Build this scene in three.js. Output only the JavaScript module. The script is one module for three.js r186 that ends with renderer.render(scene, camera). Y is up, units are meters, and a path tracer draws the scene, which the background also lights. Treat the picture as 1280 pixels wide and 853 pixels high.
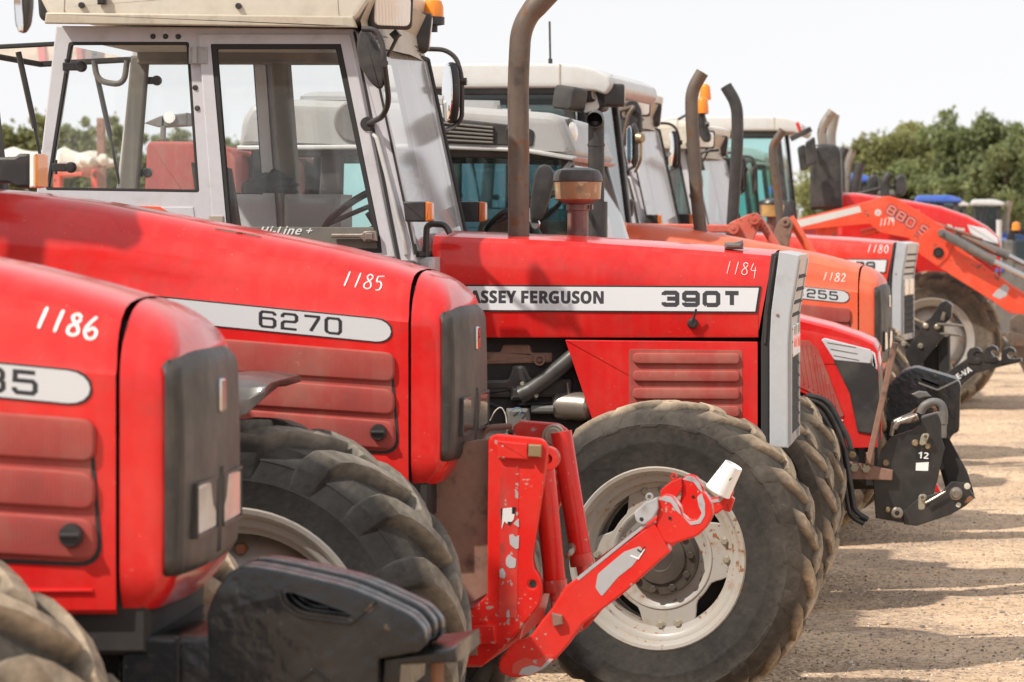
import * as THREE from 'three';
import { mergeGeometries, toCreasedNormals, mergeVertices } from 'three/addons/utils/BufferGeometryUtils.js';

// ---------------------------------------------------------------- camera, sky, sun, exposure
const F = 3860, CX = 1220, CY = 290, EYE = 1.73;          // focal length and vanishing point measured on a 1280 x 853 print
const scene = new THREE.Scene();
const camera = new THREE.PerspectiveCamera(2 * Math.atan(426.5 / F) * 180 / Math.PI, 1280 / 853, 0.5, 3000);
camera.position.set(0, EYE, 0);
camera.setViewOffset(1280, 853, 640 - CX, 426.5 - CY, 1280, 853);
camera.focus = 11.3;
camera.userData.fStop = 7;
camera.updateProjectionMatrix();

const SUN = new THREE.Vector3(-0.50, 0.78, 0.43).normalize();
{
  const W = 256, Hh = 128, d = new Float32Array(W * Hh * 4);
  for (let j = 0; j < Hh; j++) for (let i = 0; i < W; i++) {
    const el = ((j + 0.5) / Hh - 0.5) * Math.PI, az = ((i + 0.5) / W - 0.5) * 2 * Math.PI;
    const y = Math.sin(el), x = Math.cos(el) * Math.cos(az), z = Math.cos(el) * Math.sin(az);
    const up = Math.max(0, y), s = Math.max(0, x * SUN.x + y * SUN.y + z * SUN.z);
    const cl = 0.025 * Math.sin(3 * az + 4 * el) * Math.sin(7 * el + 1.3) + 0.02 * Math.sin(5 * az - 6 * el + 2);
    const b = 0.96 + cl - 0.20 * up + 0.35 * Math.pow(s, 10);
    const k = (j * W + i) * 4;
    d[k] = b * (1 - 0.035 * up); d[k + 1] = b * (1 - 0.012 * up); d[k + 2] = b * (1.012 + 0.03 * up); d[k + 3] = 1;
  }
  const sky = new THREE.DataTexture(d, W, Hh, THREE.RGBAFormat, THREE.FloatType);
  sky.mapping = THREE.EquirectangularReflectionMapping; sky.magFilter = THREE.LinearFilter; sky.needsUpdate = true;
  scene.background = sky; scene.environment = sky;
}
const sun = new THREE.DirectionalLight(new THREE.Color(1.0, 0.94, 0.84), 4.8);
sun.position.copy(SUN).multiplyScalar(60).add(new THREE.Vector3(-2, 0, -16));
sun.target.position.set(-2, 0, -16);
sun.castShadow = true; sun.shadow.radius = 2; sun.shadow.mapSize.set(4096, 4096);
Object.assign(sun.shadow.camera, { left: -30, right: 30, top: 30, bottom: -30, near: 1, far: 160 });
scene.add(sun, sun.target);
const renderer = new THREE.WebGLRenderer({ antialias: true });
renderer.toneMapping = THREE.LinearToneMapping;
renderer.toneMappingExposure = 1.0;
renderer.shadowMap.enabled = true;

// ---------------------------------------------------------------- random, noise, textures
function rng(seed) { let a = seed >>> 0; return () => { a = (a + 0x6D2B79F5) | 0; let t = Math.imul(a ^ (a >>> 15), 1 | a); t = (t + Math.imul(t ^ (t >>> 7), 61 | t)) ^ t; return ((t ^ (t >>> 14)) >>> 0) / 4294967296; }; }
function lattice(ix, iy, seed) { let h = Math.imul(ix, 374761393) + Math.imul(iy, 668265263) + Math.imul(seed, 2147483647 ^ 0x51ed27); h = Math.imul(h ^ (h >>> 13), 1274126177); return ((h ^ (h >>> 16)) >>> 0) / 4294967296; }
function vnoise(x, y, per, seed) {
  const x0 = Math.floor(x), y0 = Math.floor(y), fx = x - x0, fy = y - y0, m = (a) => ((a % per) + per) % per;
  const u = fx * fx * (3 - 2 * fx), v = fy * fy * (3 - 2 * fy);
  const a = lattice(m(x0), m(y0), seed), b = lattice(m(x0 + 1), m(y0), seed), c = lattice(m(x0), m(y0 + 1), seed), e = lattice(m(x0 + 1), m(y0 + 1), seed);
  return a + (b - a) * u + (c - a) * v + (a - b - c + e) * u * v;
}
function fbm(u, v, f, oct, seed) { let s = 0, a = 0.5, n = 0; for (let o = 0; o < oct; o++) { s += a * vnoise(u * f, v * f, f, seed + o * 17); n += a; a *= 0.55; f *= 2; } return s / n; }
const clamp = (x, a = 0, b = 1) => Math.min(b, Math.max(a, x));
const smooth = (a, b, x) => { const t = clamp((x - a) / (b - a)); return t * t * (3 - 2 * t); };
const mix = (a, b, t) => a + (b - a) * t;
const mix3 = (a, b, t) => [mix(a[0], b[0], t), mix(a[1], b[1], t), mix(a[2], b[2], t)];
const toS = (c) => c <= 0.0031308 ? c * 12.92 : 1.055 * Math.pow(c, 1 / 2.4) - 0.055;
function tex(n, fn, color = true) {
  const d = new Uint8Array(n * n * 4);
  for (let j = 0; j < n; j++) for (let i = 0; i < n; i++) {
    const c = fn(i / n, j / n), k = (j * n + i) * 4;
    for (let q = 0; q < 3; q++) d[k + q] = 255 * clamp(color ? toS(Array.isArray(c) ? c[q] : c) : (Array.isArray(c) ? c[q] : c));
    d[k + 3] = 255;
  }
  const t = new THREE.DataTexture(d, n, n, THREE.RGBAFormat);
  t.wrapS = t.wrapT = THREE.RepeatWrapping; t.magFilter = THREE.LinearFilter; t.minFilter = THREE.LinearMipmapLinearFilter; t.generateMipmaps = true;
  if (color) t.colorSpace = THREE.SRGBColorSpace;
  t.needsUpdate = true; return t;
}
// a painted or bare surface with dust film, grime, scuffs; colours are linear
function worn({ base, dust = [0.42, 0.33, 0.24], dustAmt = 0.15, grime = [0.05, 0.04, 0.035], grimeAmt = 0.1, chip = null, chipAt = 0.78, chipFine = 24, streak = 0, seed = 1, vary = 0.06, n = 512 }) {
  return tex(n, (u, v) => {
    const a = fbm(u, v, 4, 5, seed), b = fbm(u, v, 16, 4, seed + 50), e = fbm(u, v, 64, 2, seed + 90);
    let c = base.map((x) => x * (1 + vary * (a - 0.5) * 2 + vary * (e - 0.5)));
    c = mix3(c, dust, clamp(dustAmt * (0.35 + 1.3 * smooth(0.35, 0.75, a * 0.6 + b * 0.4))));
    c = mix3(c, grime, clamp(grimeAmt * 2.2 * smooth(0.52, 0.8, b * 0.65 + (1 - a) * 0.35)));
    if (streak) { const s = vnoise(u * 48, v * 3, 48, seed + 7) * vnoise(u * 16, v * 2, 16, seed + 8); c = mix3(c, grime, streak * smooth(0.35, 0.8, s)); c = mix3(c, dust, streak * 0.8 * smooth(0.4, 0.8, vnoise(u * 40, v * 3, 40, seed + 9))); }
    if (e > 0.9) c = mix3(c, dust, 0.2);
    if (chip) { const q = fbm(u, v, chipFine, 4, seed + 120) * 0.6 + fbm(u, v, 5, 3, seed + 140) * 0.4; if (q > chipAt) c = mix3(c, chip, smooth(chipAt, chipAt + 0.025, q)); }
    return c;
  });
}
const bumpFine = tex(256, (u, v) => fbm(u, v, 32, 3, 400), false);
const bumpCoarse = tex(256, (u, v) => 0.6 * fbm(u, v, 8, 4, 410) + 0.4 * fbm(u, v, 64, 2, 411), false);
const roughTex = tex(256, (u, v) => { const r = 0.62 + 0.5 * (fbm(u, v, 6, 5, 420) - 0.4); return [1, r, 1]; }, false);

function mat(o) { const { bump, bumpScale, phys, ...r } = o; const m = phys ? new THREE.MeshPhysicalMaterial(r) : new THREE.MeshStandardMaterial(r); if (bump) { m.bumpMap = bump; m.bumpScale = bumpScale; } m.side = THREE.DoubleSide; return m; }
function paint(base, o = {}) { return mat({ phys: true, map: worn({ base, ...o.worn }), roughness: o.rough ?? 0.5, roughnessMap: roughTex, clearcoat: o.coat ?? 0.8, clearcoatRoughness: o.coatRough ?? 0.13, specularIntensity: (o.coat ?? 0.8) > 0.3 ? 0.25 : 0.8, metalness: o.metal ?? 0, bump: bumpFine, bumpScale: o.bump ?? 0.0004 }); }
const RED = [0.66, 0.011, 0.012];
const M = {
  red: paint(RED, { worn: { dustAmt: 0.045, grimeAmt: 0.06, seed: 3, streak: 0.025, vary: 0.10 }, coat: 0.75 }),
  redOld: paint([0.78, 0.026, 0.018], { worn: { dustAmt: 0.10, grimeAmt: 0.06, seed: 5, streak: 0.03 }, rough: 0.55 }),
  redFaded: paint([0.80, 0.105, 0.038], { worn: { dustAmt: 0.12, grimeAmt: 0.05, seed: 9, streak: 0.03 }, rough: 0.6, coat: 0.15 }),
  redPink: paint([0.66, 0.10, 0.07], { worn: { dustAmt: 0.18, grimeAmt: 0.12, seed: 11, chip: [0.16, 0.07, 0.04], chipAt: 0.62 }, rough: 0.7, coat: 0.05 }),
  redLoader: paint([0.80, 0.062, 0.020], { worn: { dustAmt: 0.10, grimeAmt: 0.08, seed: 13, chip: [0.14, 0.08, 0.06], chipAt: 0.66 }, rough: 0.5, coat: 0.2 }),
  redChip: paint([0.69, 0.015, 0.012], { worn: { dustAmt: 0.05, grimeAmt: 0.10, seed: 15, chip: [0.42, 0.34, 0.29], chipAt: 0.665, chipFine: 64 }, rough: 0.45, coat: 0.4 }),
  redWorn: paint([0.62, 0.020, 0.016], { worn: { dustAmt: 0.12, grimeAmt: 0.22, seed: 19, chip: [0.38, 0.34, 0.33], chipAt: 0.645, chipFine: 48 }, rough: 0.5, coat: 0.3 }),
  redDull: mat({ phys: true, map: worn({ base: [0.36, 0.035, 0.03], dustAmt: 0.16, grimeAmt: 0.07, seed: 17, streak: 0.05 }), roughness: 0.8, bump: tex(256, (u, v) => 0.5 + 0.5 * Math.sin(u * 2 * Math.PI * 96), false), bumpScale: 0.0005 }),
  grille: paint([0.026, 0.023, 0.021], { worn: { dust: [0.17, 0.14, 0.12], dustAmt: 0.2, grimeAmt: 0.05, seed: 21 }, rough: 0.75, coat: 0 }),
  black: paint([0.018, 0.018, 0.020], { worn: { dust: [0.20, 0.17, 0.14], dustAmt: 0.10, grimeAmt: 0.05, seed: 23 }, rough: 0.5, coat: 0.25 }),
  blackCast: paint([0.009, 0.010, 0.012], { worn: { dust: [0.15, 0.13, 0.12], dustAmt: 0.03, grimeAmt: 0.1, seed: 25, chip: [0.10, 0.065, 0.045], chipAt: 0.74, chipFine: 24 }, rough: 0.36, coat: 0.12, bump: 0.003 }),
  plasticDusty: paint([0.035, 0.034, 0.034], { worn: { dust: [0.30, 0.26, 0.22], dustAmt: 0.16, grimeAmt: 0.05, seed: 28 }, rough: 0.6, coat: 0.3 }),
  plastic: paint([0.022, 0.022, 0.024], { worn: { dust: [0.25, 0.22, 0.19], dustAmt: 0.13, grimeAmt: 0.05, seed: 27 }, rough: 0.6, coat: 0 }),
  dark: mat({ map: worn({ base: [0.014, 0.013, 0.013], dust: [0.10, 0.08, 0.06], dustAmt: 0.12, seed: 29 }), roughness: 0.75 }),
  steel: paint([0.30, 0.27, 0.24], { worn: { dustAmt: 0.2, grimeAmt: 0.25, seed: 31, chip: [0.14, 0.07, 0.04], chipAt: 0.66 }, rough: 0.45, metal: 0.6, coat: 0 }),
  chrome: mat({ color: new THREE.Color(0.62, 0.62, 0.63), metalness: 1, roughness: 0.18, roughnessMap: roughTex }),
  exhaust: paint([0.125, 0.096, 0.080], { worn: { dust: [0.22, 0.16, 0.12], dustAmt: 0.22, grimeAmt: 0.35, seed: 33, streak: 0.2, chip: [0.17, 0.09, 0.05], chipAt: 0.6, vary: 0.2 }, rough: 0.7, metal: 0.25, coat: 0 }),
  exhaustBlack: paint([0.035, 0.034, 0.035], { worn: { dust: [0.12, 0.10, 0.09], dustAmt: 0.25, seed: 35, vary: 0.2 }, rough: 0.6, coat: 0 }),
  rust: paint([0.27, 0.15, 0.11], { worn: { dust: [0.25, 0.16, 0.12], dustAmt: 0.25, grime: [0.05, 0.03, 0.025], grimeAmt: 0.35, seed: 37, vary: 0.2 }, rough: 0.85, coat: 0, bump: 0.0012 }),
  rustBright: paint([0.22, 0.085, 0.04], { worn: { dustAmt: 0.2, grimeAmt: 0.3, seed: 39, vary: 0.2 }, rough: 0.9, coat: 0 }),
  cream: paint([0.68, 0.635, 0.545], { worn: { dust: [0.45, 0.38, 0.28], dustAmt: 0.18, grimeAmt: 0.04, seed: 41, streak: 0.03 }, rough: 0.6, coat: 0.1 }),
  creamDirty: paint([0.50, 0.45, 0.36], { worn: { dustAmt: 0.25, grimeAmt: 0.12, seed: 43, streak: 0.1 }, rough: 0.7, coat: 0 }),
  white: paint([0.58, 0.58, 0.575], { worn: { dustAmt: 0.10, grimeAmt: 0.03, seed: 45, streak: 0.03 }, rough: 0.5, coat: 0.2 }),
  roofGrey: paint([0.38, 0.385, 0.39], { worn: { dustAmt: 0.15, grimeAmt: 0.04, seed: 46 }, rough: 0.6, coat: 0.1 }),
  silver: paint([0.56, 0.56, 0.60], { worn: { dustAmt: 0.10, grimeAmt: 0.06, seed: 47, streak: 0.04 }, rough: 0.5, coat: 0.2 }),
  cowl: paint([0.46, 0.48, 0.51], { worn: { dustAmt: 0.08, grimeAmt: 0.06, seed: 49 }, rough: 0.5, coat: 0.2 }),
  rim: paint([0.36, 0.345, 0.325], { worn: { dust: [0.40, 0.31, 0.22], dustAmt: 0.34, grime: [0.24, 0.12, 0.06], grimeAmt: 0.26, seed: 51, chip: [0.24, 0.11, 0.055], chipAt: 0.70, chipFine: 48 }, rough: 0.6, coat: 0.1 }),
  rimGrey: paint([0.27, 0.265, 0.26], { worn: { dustAmt: 0.25, grimeAmt: 0.15, seed: 53 }, rough: 0.55, coat: 0.1 }),
  hub: paint([0.040, 0.033, 0.029], { worn: { dustAmt: 0.08, seed: 55 }, rough: 0.7, coat: 0 }),
  rubber: mat({ map: tex(512, (u, v) => { const a = fbm(u, v, 6, 5, 600), b = fbm(u, v, 48, 3, 601); return clamp(0.62 + 0.75 * (a - 0.5) + 0.5 * (b - 0.5)); }), vertexColors: true, roughness: 0.82, bump: bumpCoarse, bumpScale: 0.003 }),
  seal: mat({ color: new THREE.Color(0.028, 0.027, 0.027), roughness: 0.8 }),
  brass: paint([0.34, 0.25, 0.13], { worn: { dustAmt: 0.25, grimeAmt: 0.3, seed: 57 }, rough: 0.6, metal: 0.5, coat: 0 }),
  bolt: paint([0.42, 0.38, 0.30], { worn: { dustAmt: 0.25, grimeAmt: 0.25, seed: 59 }, rough: 0.5, metal: 0.4, coat: 0 }),
  blue: paint([0.02, 0.11, 0.52], { worn: { dustAmt: 0.12, seed: 61 }, rough: 0.5 }),
  greySteel: paint([0.10, 0.105, 0.11], { worn: { dustAmt: 0.15, seed: 63 }, rough: 0.7, coat: 0 }),
  chalk: mat({ color: new THREE.Color(0.86, 0.85, 0.83), roughness: 0.95 }),
  paper: mat({ color: new THREE.Color(0.86, 0.85, 0.83), roughness: 0.7, bump: bumpFine, bumpScale: 0.0003 }),
  leafGreen: mat({ color: new THREE.Color(0.05, 0.2, 0.03), roughness: 0.8 }),
  glass: mat({ phys: true, color: new THREE.Color(0.97, 0.985, 0.98), transmission: 0.97, thickness: 0, roughness: 0.02, ior: 1.5 }),
  glassScreen: mat({ phys: true, color: new THREE.Color(0.93, 0.94, 0.94), transmission: 0.62, thickness: 0, roughness: 0.08, ior: 1.9 }),
  glassTeal: mat({ phys: true, color: new THREE.Color(0.68, 0.87, 0.85), transmission: 1, thickness: 0, roughness: 0.03, ior: 1.5 }),
  glassDark: mat({ phys: true, color: new THREE.Color(0.34, 0.43, 0.48), transmission: 1, thickness: 0, roughness: 0.03, ior: 1.5 }),
  mirror: mat({ color: new THREE.Color(0.85, 0.85, 0.85), metalness: 1, roughness: 0.03 }),
  lens: mat({ phys: true, map: tex(256, (u, v) => mix3([0.95, 0.93, 0.89], [0.90, 0.80, 0.70], smooth(0.35, 0.7, fbm(u, v, 10, 3, 801)))), roughness: 0.22, clearcoat: 1, clearcoatRoughness: 0.05, bump: tex(256, (u, v) => 0.5 + 0.5 * Math.sin(u * 2 * Math.PI * 80), false), bumpScale: 0.002 }),
  lensClear: mat({ phys: true, color: new THREE.Color(0.80, 0.80, 0.80), roughness: 0.2, metalness: 0.3, clearcoat: 1, clearcoatRoughness: 0.05 }),
  lensDark: mat({ phys: true, color: new THREE.Color(0.035, 0.028, 0.025), roughness: 0.15, clearcoat: 1, clearcoatRoughness: 0.05 }),
  amber: mat({ phys: true, color: new THREE.Color(1.0, 0.33, 0.01), roughness: 0.25, clearcoat: 0.6, transmission: 0.25, thickness: 0 }),
  amberDull: mat({ phys: true, color: new THREE.Color(0.62, 0.15, 0.02), roughness: 0.3, clearcoat: 0.6 }),
  bowl: mat({ phys: true, map: worn({ base: [0.30, 0.17, 0.08], dust: [0.45, 0.33, 0.2], dustAmt: 0.5, grimeAmt: 0.3, seed: 67, chip: [0.46, 0.36, 0.20], chipAt: 0.62, chipFine: 32 }), roughness: 0.3, clearcoat: 0.5 }),
  bowlYellow: mat({ phys: true, map: worn({ base: [0.62, 0.36, 0.12], dustAmt: 0.2, seed: 68 }), roughness: 0.35, clearcoat: 0.4 }),
  maroon: paint([0.13, 0.045, 0.045], { worn: { dustAmt: 0.2, seed: 69 }, rough: 0.6, coat: 0.1 }),
  seat: mat({ map: worn({ base: [0.10, 0.10, 0.105], dustAmt: 0.25, seed: 71 }), roughness: 0.9 }),
  lining: mat({ map: worn({ base: [0.42, 0.41, 0.39], dustAmt: 0.2, seed: 74 }), roughness: 0.85 }),
  trim: mat({ map: worn({ base: [0.13, 0.125, 0.115], dustAmt: 0.2, seed: 73 }), roughness: 0.85 }),
  cloth: mat({ map: worn({ base: [0.035, 0.04, 0.06], dustAmt: 0.15, seed: 75 }), roughness: 0.95 }),
  bag: mat({ map: worn({ base: [0.70, 0.66, 0.58], dustAmt: 0.25, grimeAmt: 0.15, seed: 77 }), roughness: 0.6, bump: bumpCoarse, bumpScale: 0.01 }),
  stickerGrey: mat({ map: worn({ base: [0.42, 0.42, 0.44], dustAmt: 0.1, grimeAmt: 0.2, seed: 79 }), roughness: 0.7 }),
};

// ---------------------------------------------------------------- geometry helpers
const V = (x, y, z) => new THREE.Vector3(x, y, z);
const pt = (px, py, Z) => V((px - CX) * Z / F, EYE - (py - CY) * Z / F, -Z);   // a measured point of the print, at its distance
const xm = (px, Z) => (px - CX) * Z / F, ym = (py, Z) => EYE - (py - CY) * Z / F;
const pm = (pts, Z) => pts.map((p) => [xm(p[0], Z), ym(p[1], Z), p[2]]);
function shapeOf(pts, r = 0, Ctor = THREE.Shape) {
  const s = new Ctor(), n = pts.length;
  for (let i = 0; i < n; i++) {
    const p = pts[i], a = pts[(i + n - 1) % n], b = pts[(i + 1) % n];
    const la = Math.hypot(a[0] - p[0], a[1] - p[1]), lb = Math.hypot(b[0] - p[0], b[1] - p[1]);
    const rr = Math.min(p[2] ?? r, 0.48 * la, 0.48 * lb);
    const A = [p[0] + (a[0] - p[0]) / la * rr, p[1] + (a[1] - p[1]) / la * rr], B = [p[0] + (b[0] - p[0]) / lb * rr, p[1] + (b[1] - p[1]) / lb * rr];
    if (i === 0) s.moveTo(A[0], A[1]); else s.lineTo(A[0], A[1]);
    if (rr > 1e-6) s.quadraticCurveTo(p[0], p[1], B[0], B[1]);
  }
  s.closePath(); return s;
}
function creased(g, a = 0.6) { const r = toCreasedNormals(g.index ? g.toNonIndexed() : g, a); return r; }
// outline in metres (x, y), near face at z, going back by depth
function extM(pts, z, depth, { r = 0, bevel = 0.004, holes = [], seg = 2, curve = 5 } = {}) {
  const s = shapeOf(pts, r); for (const h of holes) s.holes.push(h instanceof THREE.Path ? h : shapeOf(h, h.r ?? r, THREE.Path));
  const b = Math.min(bevel, depth * 0.49);
  const g = new THREE.ExtrudeGeometry(s, { depth: Math.max(1e-4, depth - 2 * b), bevelEnabled: b > 0, bevelThickness: b, bevelSize: b, bevelOffset: -b, bevelSegments: seg, curveSegments: curve });
  g.translate(0, 0, z - depth + b); return creased(g, 0.36);
}
const ext = (pts, Z, depth, o = {}) => extM(pm(pts, Z), -Z, depth, { ...o, holes: (o.holes ?? []).map((h) => { const q = pm(h, Z); q.r = h.r; return q; }) });
const circ = (x, y, r, n = 20) => Array.from({ length: n }, (_, i) => [x + r * Math.cos(i / n * 2 * Math.PI), y + r * Math.sin(i / n * 2 * Math.PI)]);
const rect = (x0, y0, x1, y1) => [[x0, y0], [x1, y0], [x1, y1], [x0, y1]];
function boxM(x0, x1, y0, y1, z0, z1, bevel = 0.006) { return extM([[x0, y0], [x1, y0], [x1, y1], [x0, y1]], Math.max(z0, z1), Math.abs(z1 - z0), { bevel, seg: 1 }); }
function grid(rows, closeU = false, closeV = false) {           // rows of Vector3
  const m = rows.length, n = rows[0].length, pos = [], idx = [];
  for (const r of rows) for (const p of r) pos.push(p.x, p.y, p.z);
  for (let j = 0; j < (closeV ? m : m - 1); j++) for (let i = 0; i < (closeU ? n : n - 1); i++) {
    const a = j * n + i, b = j * n + (i + 1) % n, c = ((j + 1) % m) * n + i, d = ((j + 1) % m) * n + (i + 1) % n;
    idx.push(a, c, b, b, c, d);
  }
  const g = new THREE.BufferGeometry(); g.setAttribute('position', new THREE.Float32BufferAttribute(pos, 3)); g.setIndex(idx); g.computeVertexNormals(); return g;
}
function pipe(pts, r, { round = 0.05, rad = 12, caps = true, sub = 6 } = {}) {
  const P = []; const n = pts.length;
  for (let i = 0; i < n; i++) {
    if (i === 0 || i === n - 1) { P.push(pts[i].clone()); continue; }
    const a = pts[i - 1], p = pts[i], b = pts[i + 1], la = a.distanceTo(p), lb = b.distanceTo(p), q = Math.min(round, la * 0.49, lb * 0.49);
    const A = p.clone().lerp(a, q / la), B = p.clone().lerp(b, q / lb);
    for (let k = 0; k <= sub; k++) { const t = k / sub; P.push(A.clone().multiplyScalar((1 - t) ** 2).addScaledVector(p, 2 * t * (1 - t)).addScaledVector(B, t * t)); }
  }
  const Q = P.filter((p, i) => i === 0 || p.distanceTo(P[i - 1]) > 1e-5);
  const T = Q.map((p, i) => Q[Math.min(i + 1, Q.length - 1)].clone().sub(Q[Math.max(i - 1, 0)]).normalize());
  let N = Math.abs(T[0].y) < 0.9 ? V(0, 1, 0) : V(1, 0, 0); N.addScaledVector(T[0], -N.dot(T[0])).normalize();
  const rows = [], L = Q.length - 1;
  Q.forEach((p, i) => {
    N.addScaledVector(T[i], -N.dot(T[i])).normalize(); const B = T[i].clone().cross(N), rr = typeof r === 'function' ? r(i / L) : r;
    rows.push(Array.from({ length: rad }, (_, k) => { const a = k / rad * 2 * Math.PI; return p.clone().addScaledVector(N, rr * Math.cos(a)).addScaledVector(B, rr * Math.sin(a)); }));
  });
  if (caps) { rows.unshift(rows[0].map(() => Q[0].clone())); rows.push(rows[0].map(() => Q[L].clone())); }
  return creased(grid(rows, true), 0.9);
}
const rod = (a, b, r, o = {}) => pipe([a, b], r, { rad: 14, ...o });
// a solid turned about an axis through c; profile is [radius, along]
function turned(prof, c, axis = V(0, 0, 1), n = 40, crease = 0.6) {
  const q = new THREE.Quaternion().setFromUnitVectors(V(0, 0, 1), axis.clone().normalize());
  const rows = prof.map(([r, h]) => Array.from({ length: n }, (_, k) => { const a = k / n * 2 * Math.PI; return V(r * Math.cos(a), r * Math.sin(a), h).applyQuaternion(q).add(c); }));
  return creased(grid(rows, true), crease);
}
function hexBolt(c, r, h, axis = V(0, 0, 1)) { return turned([[0, h], [r * 0.8, h], [r, h * 0.75], [r, 0]], c, axis, 6, 0.4); }
function stud(c, r, h = 0.01, axis = V(0, 0, 1)) { return turned([[0, h], [r * 0.7, h], [r, h * 0.5], [r, -0.004]], c, axis, 14, 0.9); }
function fin(g, uvS = 1) {                                        // box-mapped uv in metres
  if (g.userData.uvKept) return g;
  if (g.index) g = g.toNonIndexed();
  if (!g.attributes.normal) g.computeVertexNormals();
  const p = g.attributes.position, uv = new Float32Array(p.count * 2), a = V(), b = V(), c = V();
  for (let i = 0; i < p.count; i += 3) {
    a.fromBufferAttribute(p, i); b.fromBufferAttribute(p, i + 1); c.fromBufferAttribute(p, i + 2);
    const n = b.clone().sub(a).cross(c.clone().sub(a)), X = Math.abs(n.x), Y = Math.abs(n.y), Z = Math.abs(n.z);
    for (let k = 0; k < 3; k++) {
      const q = [a, b, c][k];
      const w = Z >= X && Z >= Y ? [q.x, q.y] : Y >= X ? [q.x + 0.37, q.z] : [q.z + 0.71, q.y];
      uv[(i + k) * 2] = w[0] * uvS + q.z * 0.11; uv[(i + k) * 2 + 1] = w[1] * uvS;
    }
  }
  g.setAttribute('uv', new THREE.BufferAttribute(uv, 2)); return g;
}
function joined(gs, uvS = 1) {
  gs = (Array.isArray(gs) ? gs : [gs]).map((g) => fin(g, uvS));
  for (const g of gs) { for (const k of Object.keys(g.attributes)) if (!['position', 'normal', 'uv', 'color'].includes(k)) g.deleteAttribute(k); g.morphAttributes = {}; }
  return gs.length === 1 ? gs[0] : mergeGeometries(gs);
}

// ---------------------------------------------------------------- things and parts
const used = {};
function numbered(n) { if (used[n] === undefined) { used[n] = 0; return n; } used[n]++; return `${n}_${String(used[n]).padStart(3, '0')}`; }
function thing(name, label, category, base, group) {
  const o = new THREE.Group(); o.name = numbered(name); scene.add(o); o.position.copy(base); o._base = base.clone();
  o.userData = { label, category }; if (group) o.userData.group = group; return o;
}
function part(parent, name, geos, material, label, uvS = 1.25) {
  const g = joined(geos, uvS), b = parent._base; g.translate(-b.x, -b.y, -b.z);
  const m = new THREE.Mesh(g, material); m.name = name; m._base = b; m.castShadow = m.receiveShadow = true; parent.add(m);
  if (label) m.userData.label = label; return m;
}
function sub(parent, name) { const g = new THREE.Group(); g.name = name; g._base = parent._base; parent.add(g); return g; }
function copyThing(o, label, shift) { const c = o.clone(); c.name = numbered(o.name.replace(/_\d{3}$/, '')); scene.add(c); c.position.copy(o.position).add(shift); c.userData = { ...o.userData, label }; c._base = o._base; return c; }

// ---------------------------------------------------------------- lettering
const GLYPH = {   // strokes in a unit cell, y up
  0: [[[0.15, 0], [0.85, 0], [1, 0.15], [1, 0.85], [0.85, 1], [0.15, 1], [0, 0.85], [0, 0.15], [0.15, 0]]],
  1: [[[0.2, 0.85], [0.5, 1], [0.5, 0]]],
  2: [[[0, 0.75], [0, 0.88], [0.13, 1], [0.87, 1], [1, 0.88], [1, 0.62], [0.87, 0.5], [0.15, 0.48], [0, 0.36], [0, 0], [1, 0]]],
  3: [[[0, 0.8], [0, 0.9], [0.13, 1], [0.87, 1], [1, 0.88], [1, 0.62], [0.88, 0.51], [0.25, 0.51]], [[0.88, 0.51], [1, 0.4], [1, 0.12], [0.87, 0], [0.13, 0], [0, 0.1], [0, 0.22]]],
  4: [[[0.8, 0], [0.8, 1], [0.6, 1], [0, 0.35], [0, 0.25], [1, 0.25]]],
  5: [[[1, 1], [0.04, 1], [0.02, 0.58], [0.87, 0.58], [1, 0.46], [1, 0.13], [0.87, 0], [0.13, 0], [0, 0.12], [0, 0.24]]],
  6: [[[1, 0.8], [1, 0.9], [0.87, 1], [0.13, 1], [0, 0.87], [0, 0.13], [0.13, 0], [0.87, 0], [1, 0.13], [1, 0.45], [0.87, 0.57], [0.03, 0.57]]],
  7: [[[0, 1], [1, 1], [1, 0.88], [0.45, 0]]],
  8: [[[0.15, 0.52], [0.03, 0.64], [0.03, 0.88], [0.15, 1], [0.85, 1], [0.97, 0.88], [0.97, 0.64], [0.85, 0.52], [0.15, 0.52], [0, 0.4], [0, 0.12], [0.13, 0], [0.87, 0], [1, 0.12], [1, 0.4], [0.85, 0.52]]],
  9: [[[0, 0.2], [0, 0.1], [0.13, 0], [0.87, 0], [1, 0.13], [1, 0.87], [0.87, 1], [0.13, 1], [0, 0.87], [0, 0.55], [0.13, 0.43], [0.97, 0.43]]],
  T: [[[0, 1], [1, 1]], [[0.5, 1], [0.5, 0]]],
  S: [[[1, 0.8], [1, 0.9], [0.87, 1], [0.13, 1], [0, 0.88], [0, 0.63], [0.13, 0.52], [0.87, 0.48], [1, 0.37], [1, 0.12], [0.87, 0], [0.13, 0], [0, 0.1], [0, 0.2]]],
};
function wide(ctx, text, x, y, w, h, gap, line, color, outline) {       // extended square numerals
  const n = text.length, cw = (w - gap * (n - 1)) / n; ctx.lineJoin = 'miter'; ctx.lineCap = 'butt';
  for (let i = 0; i < n; i++) for (const s of GLYPH[text[i]]) for (const [lw, col] of outline ? [[line + outline[0], outline[1]], [line, color]] : [[line, color]]) {
    ctx.lineWidth = lw; ctx.strokeStyle = col; ctx.beginPath();
    s.forEach(([a, b], k) => { const X = x + i * (cw + gap) + line / 2 + a * (cw - line), Y = y + h - line / 2 - b * (h - line); k ? ctx.lineTo(X, Y) : ctx.moveTo(X, Y); }); ctx.stroke();
  }
}
function canvasTex(w, h, draw) { const c = document.createElement('canvas'); c.width = w; c.height = h; draw(c.getContext('2d'), w, h); const t = new THREE.CanvasTexture(c); t.colorSpace = THREE.SRGBColorSpace; t.magFilter = THREE.LinearFilter; return t; }
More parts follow.
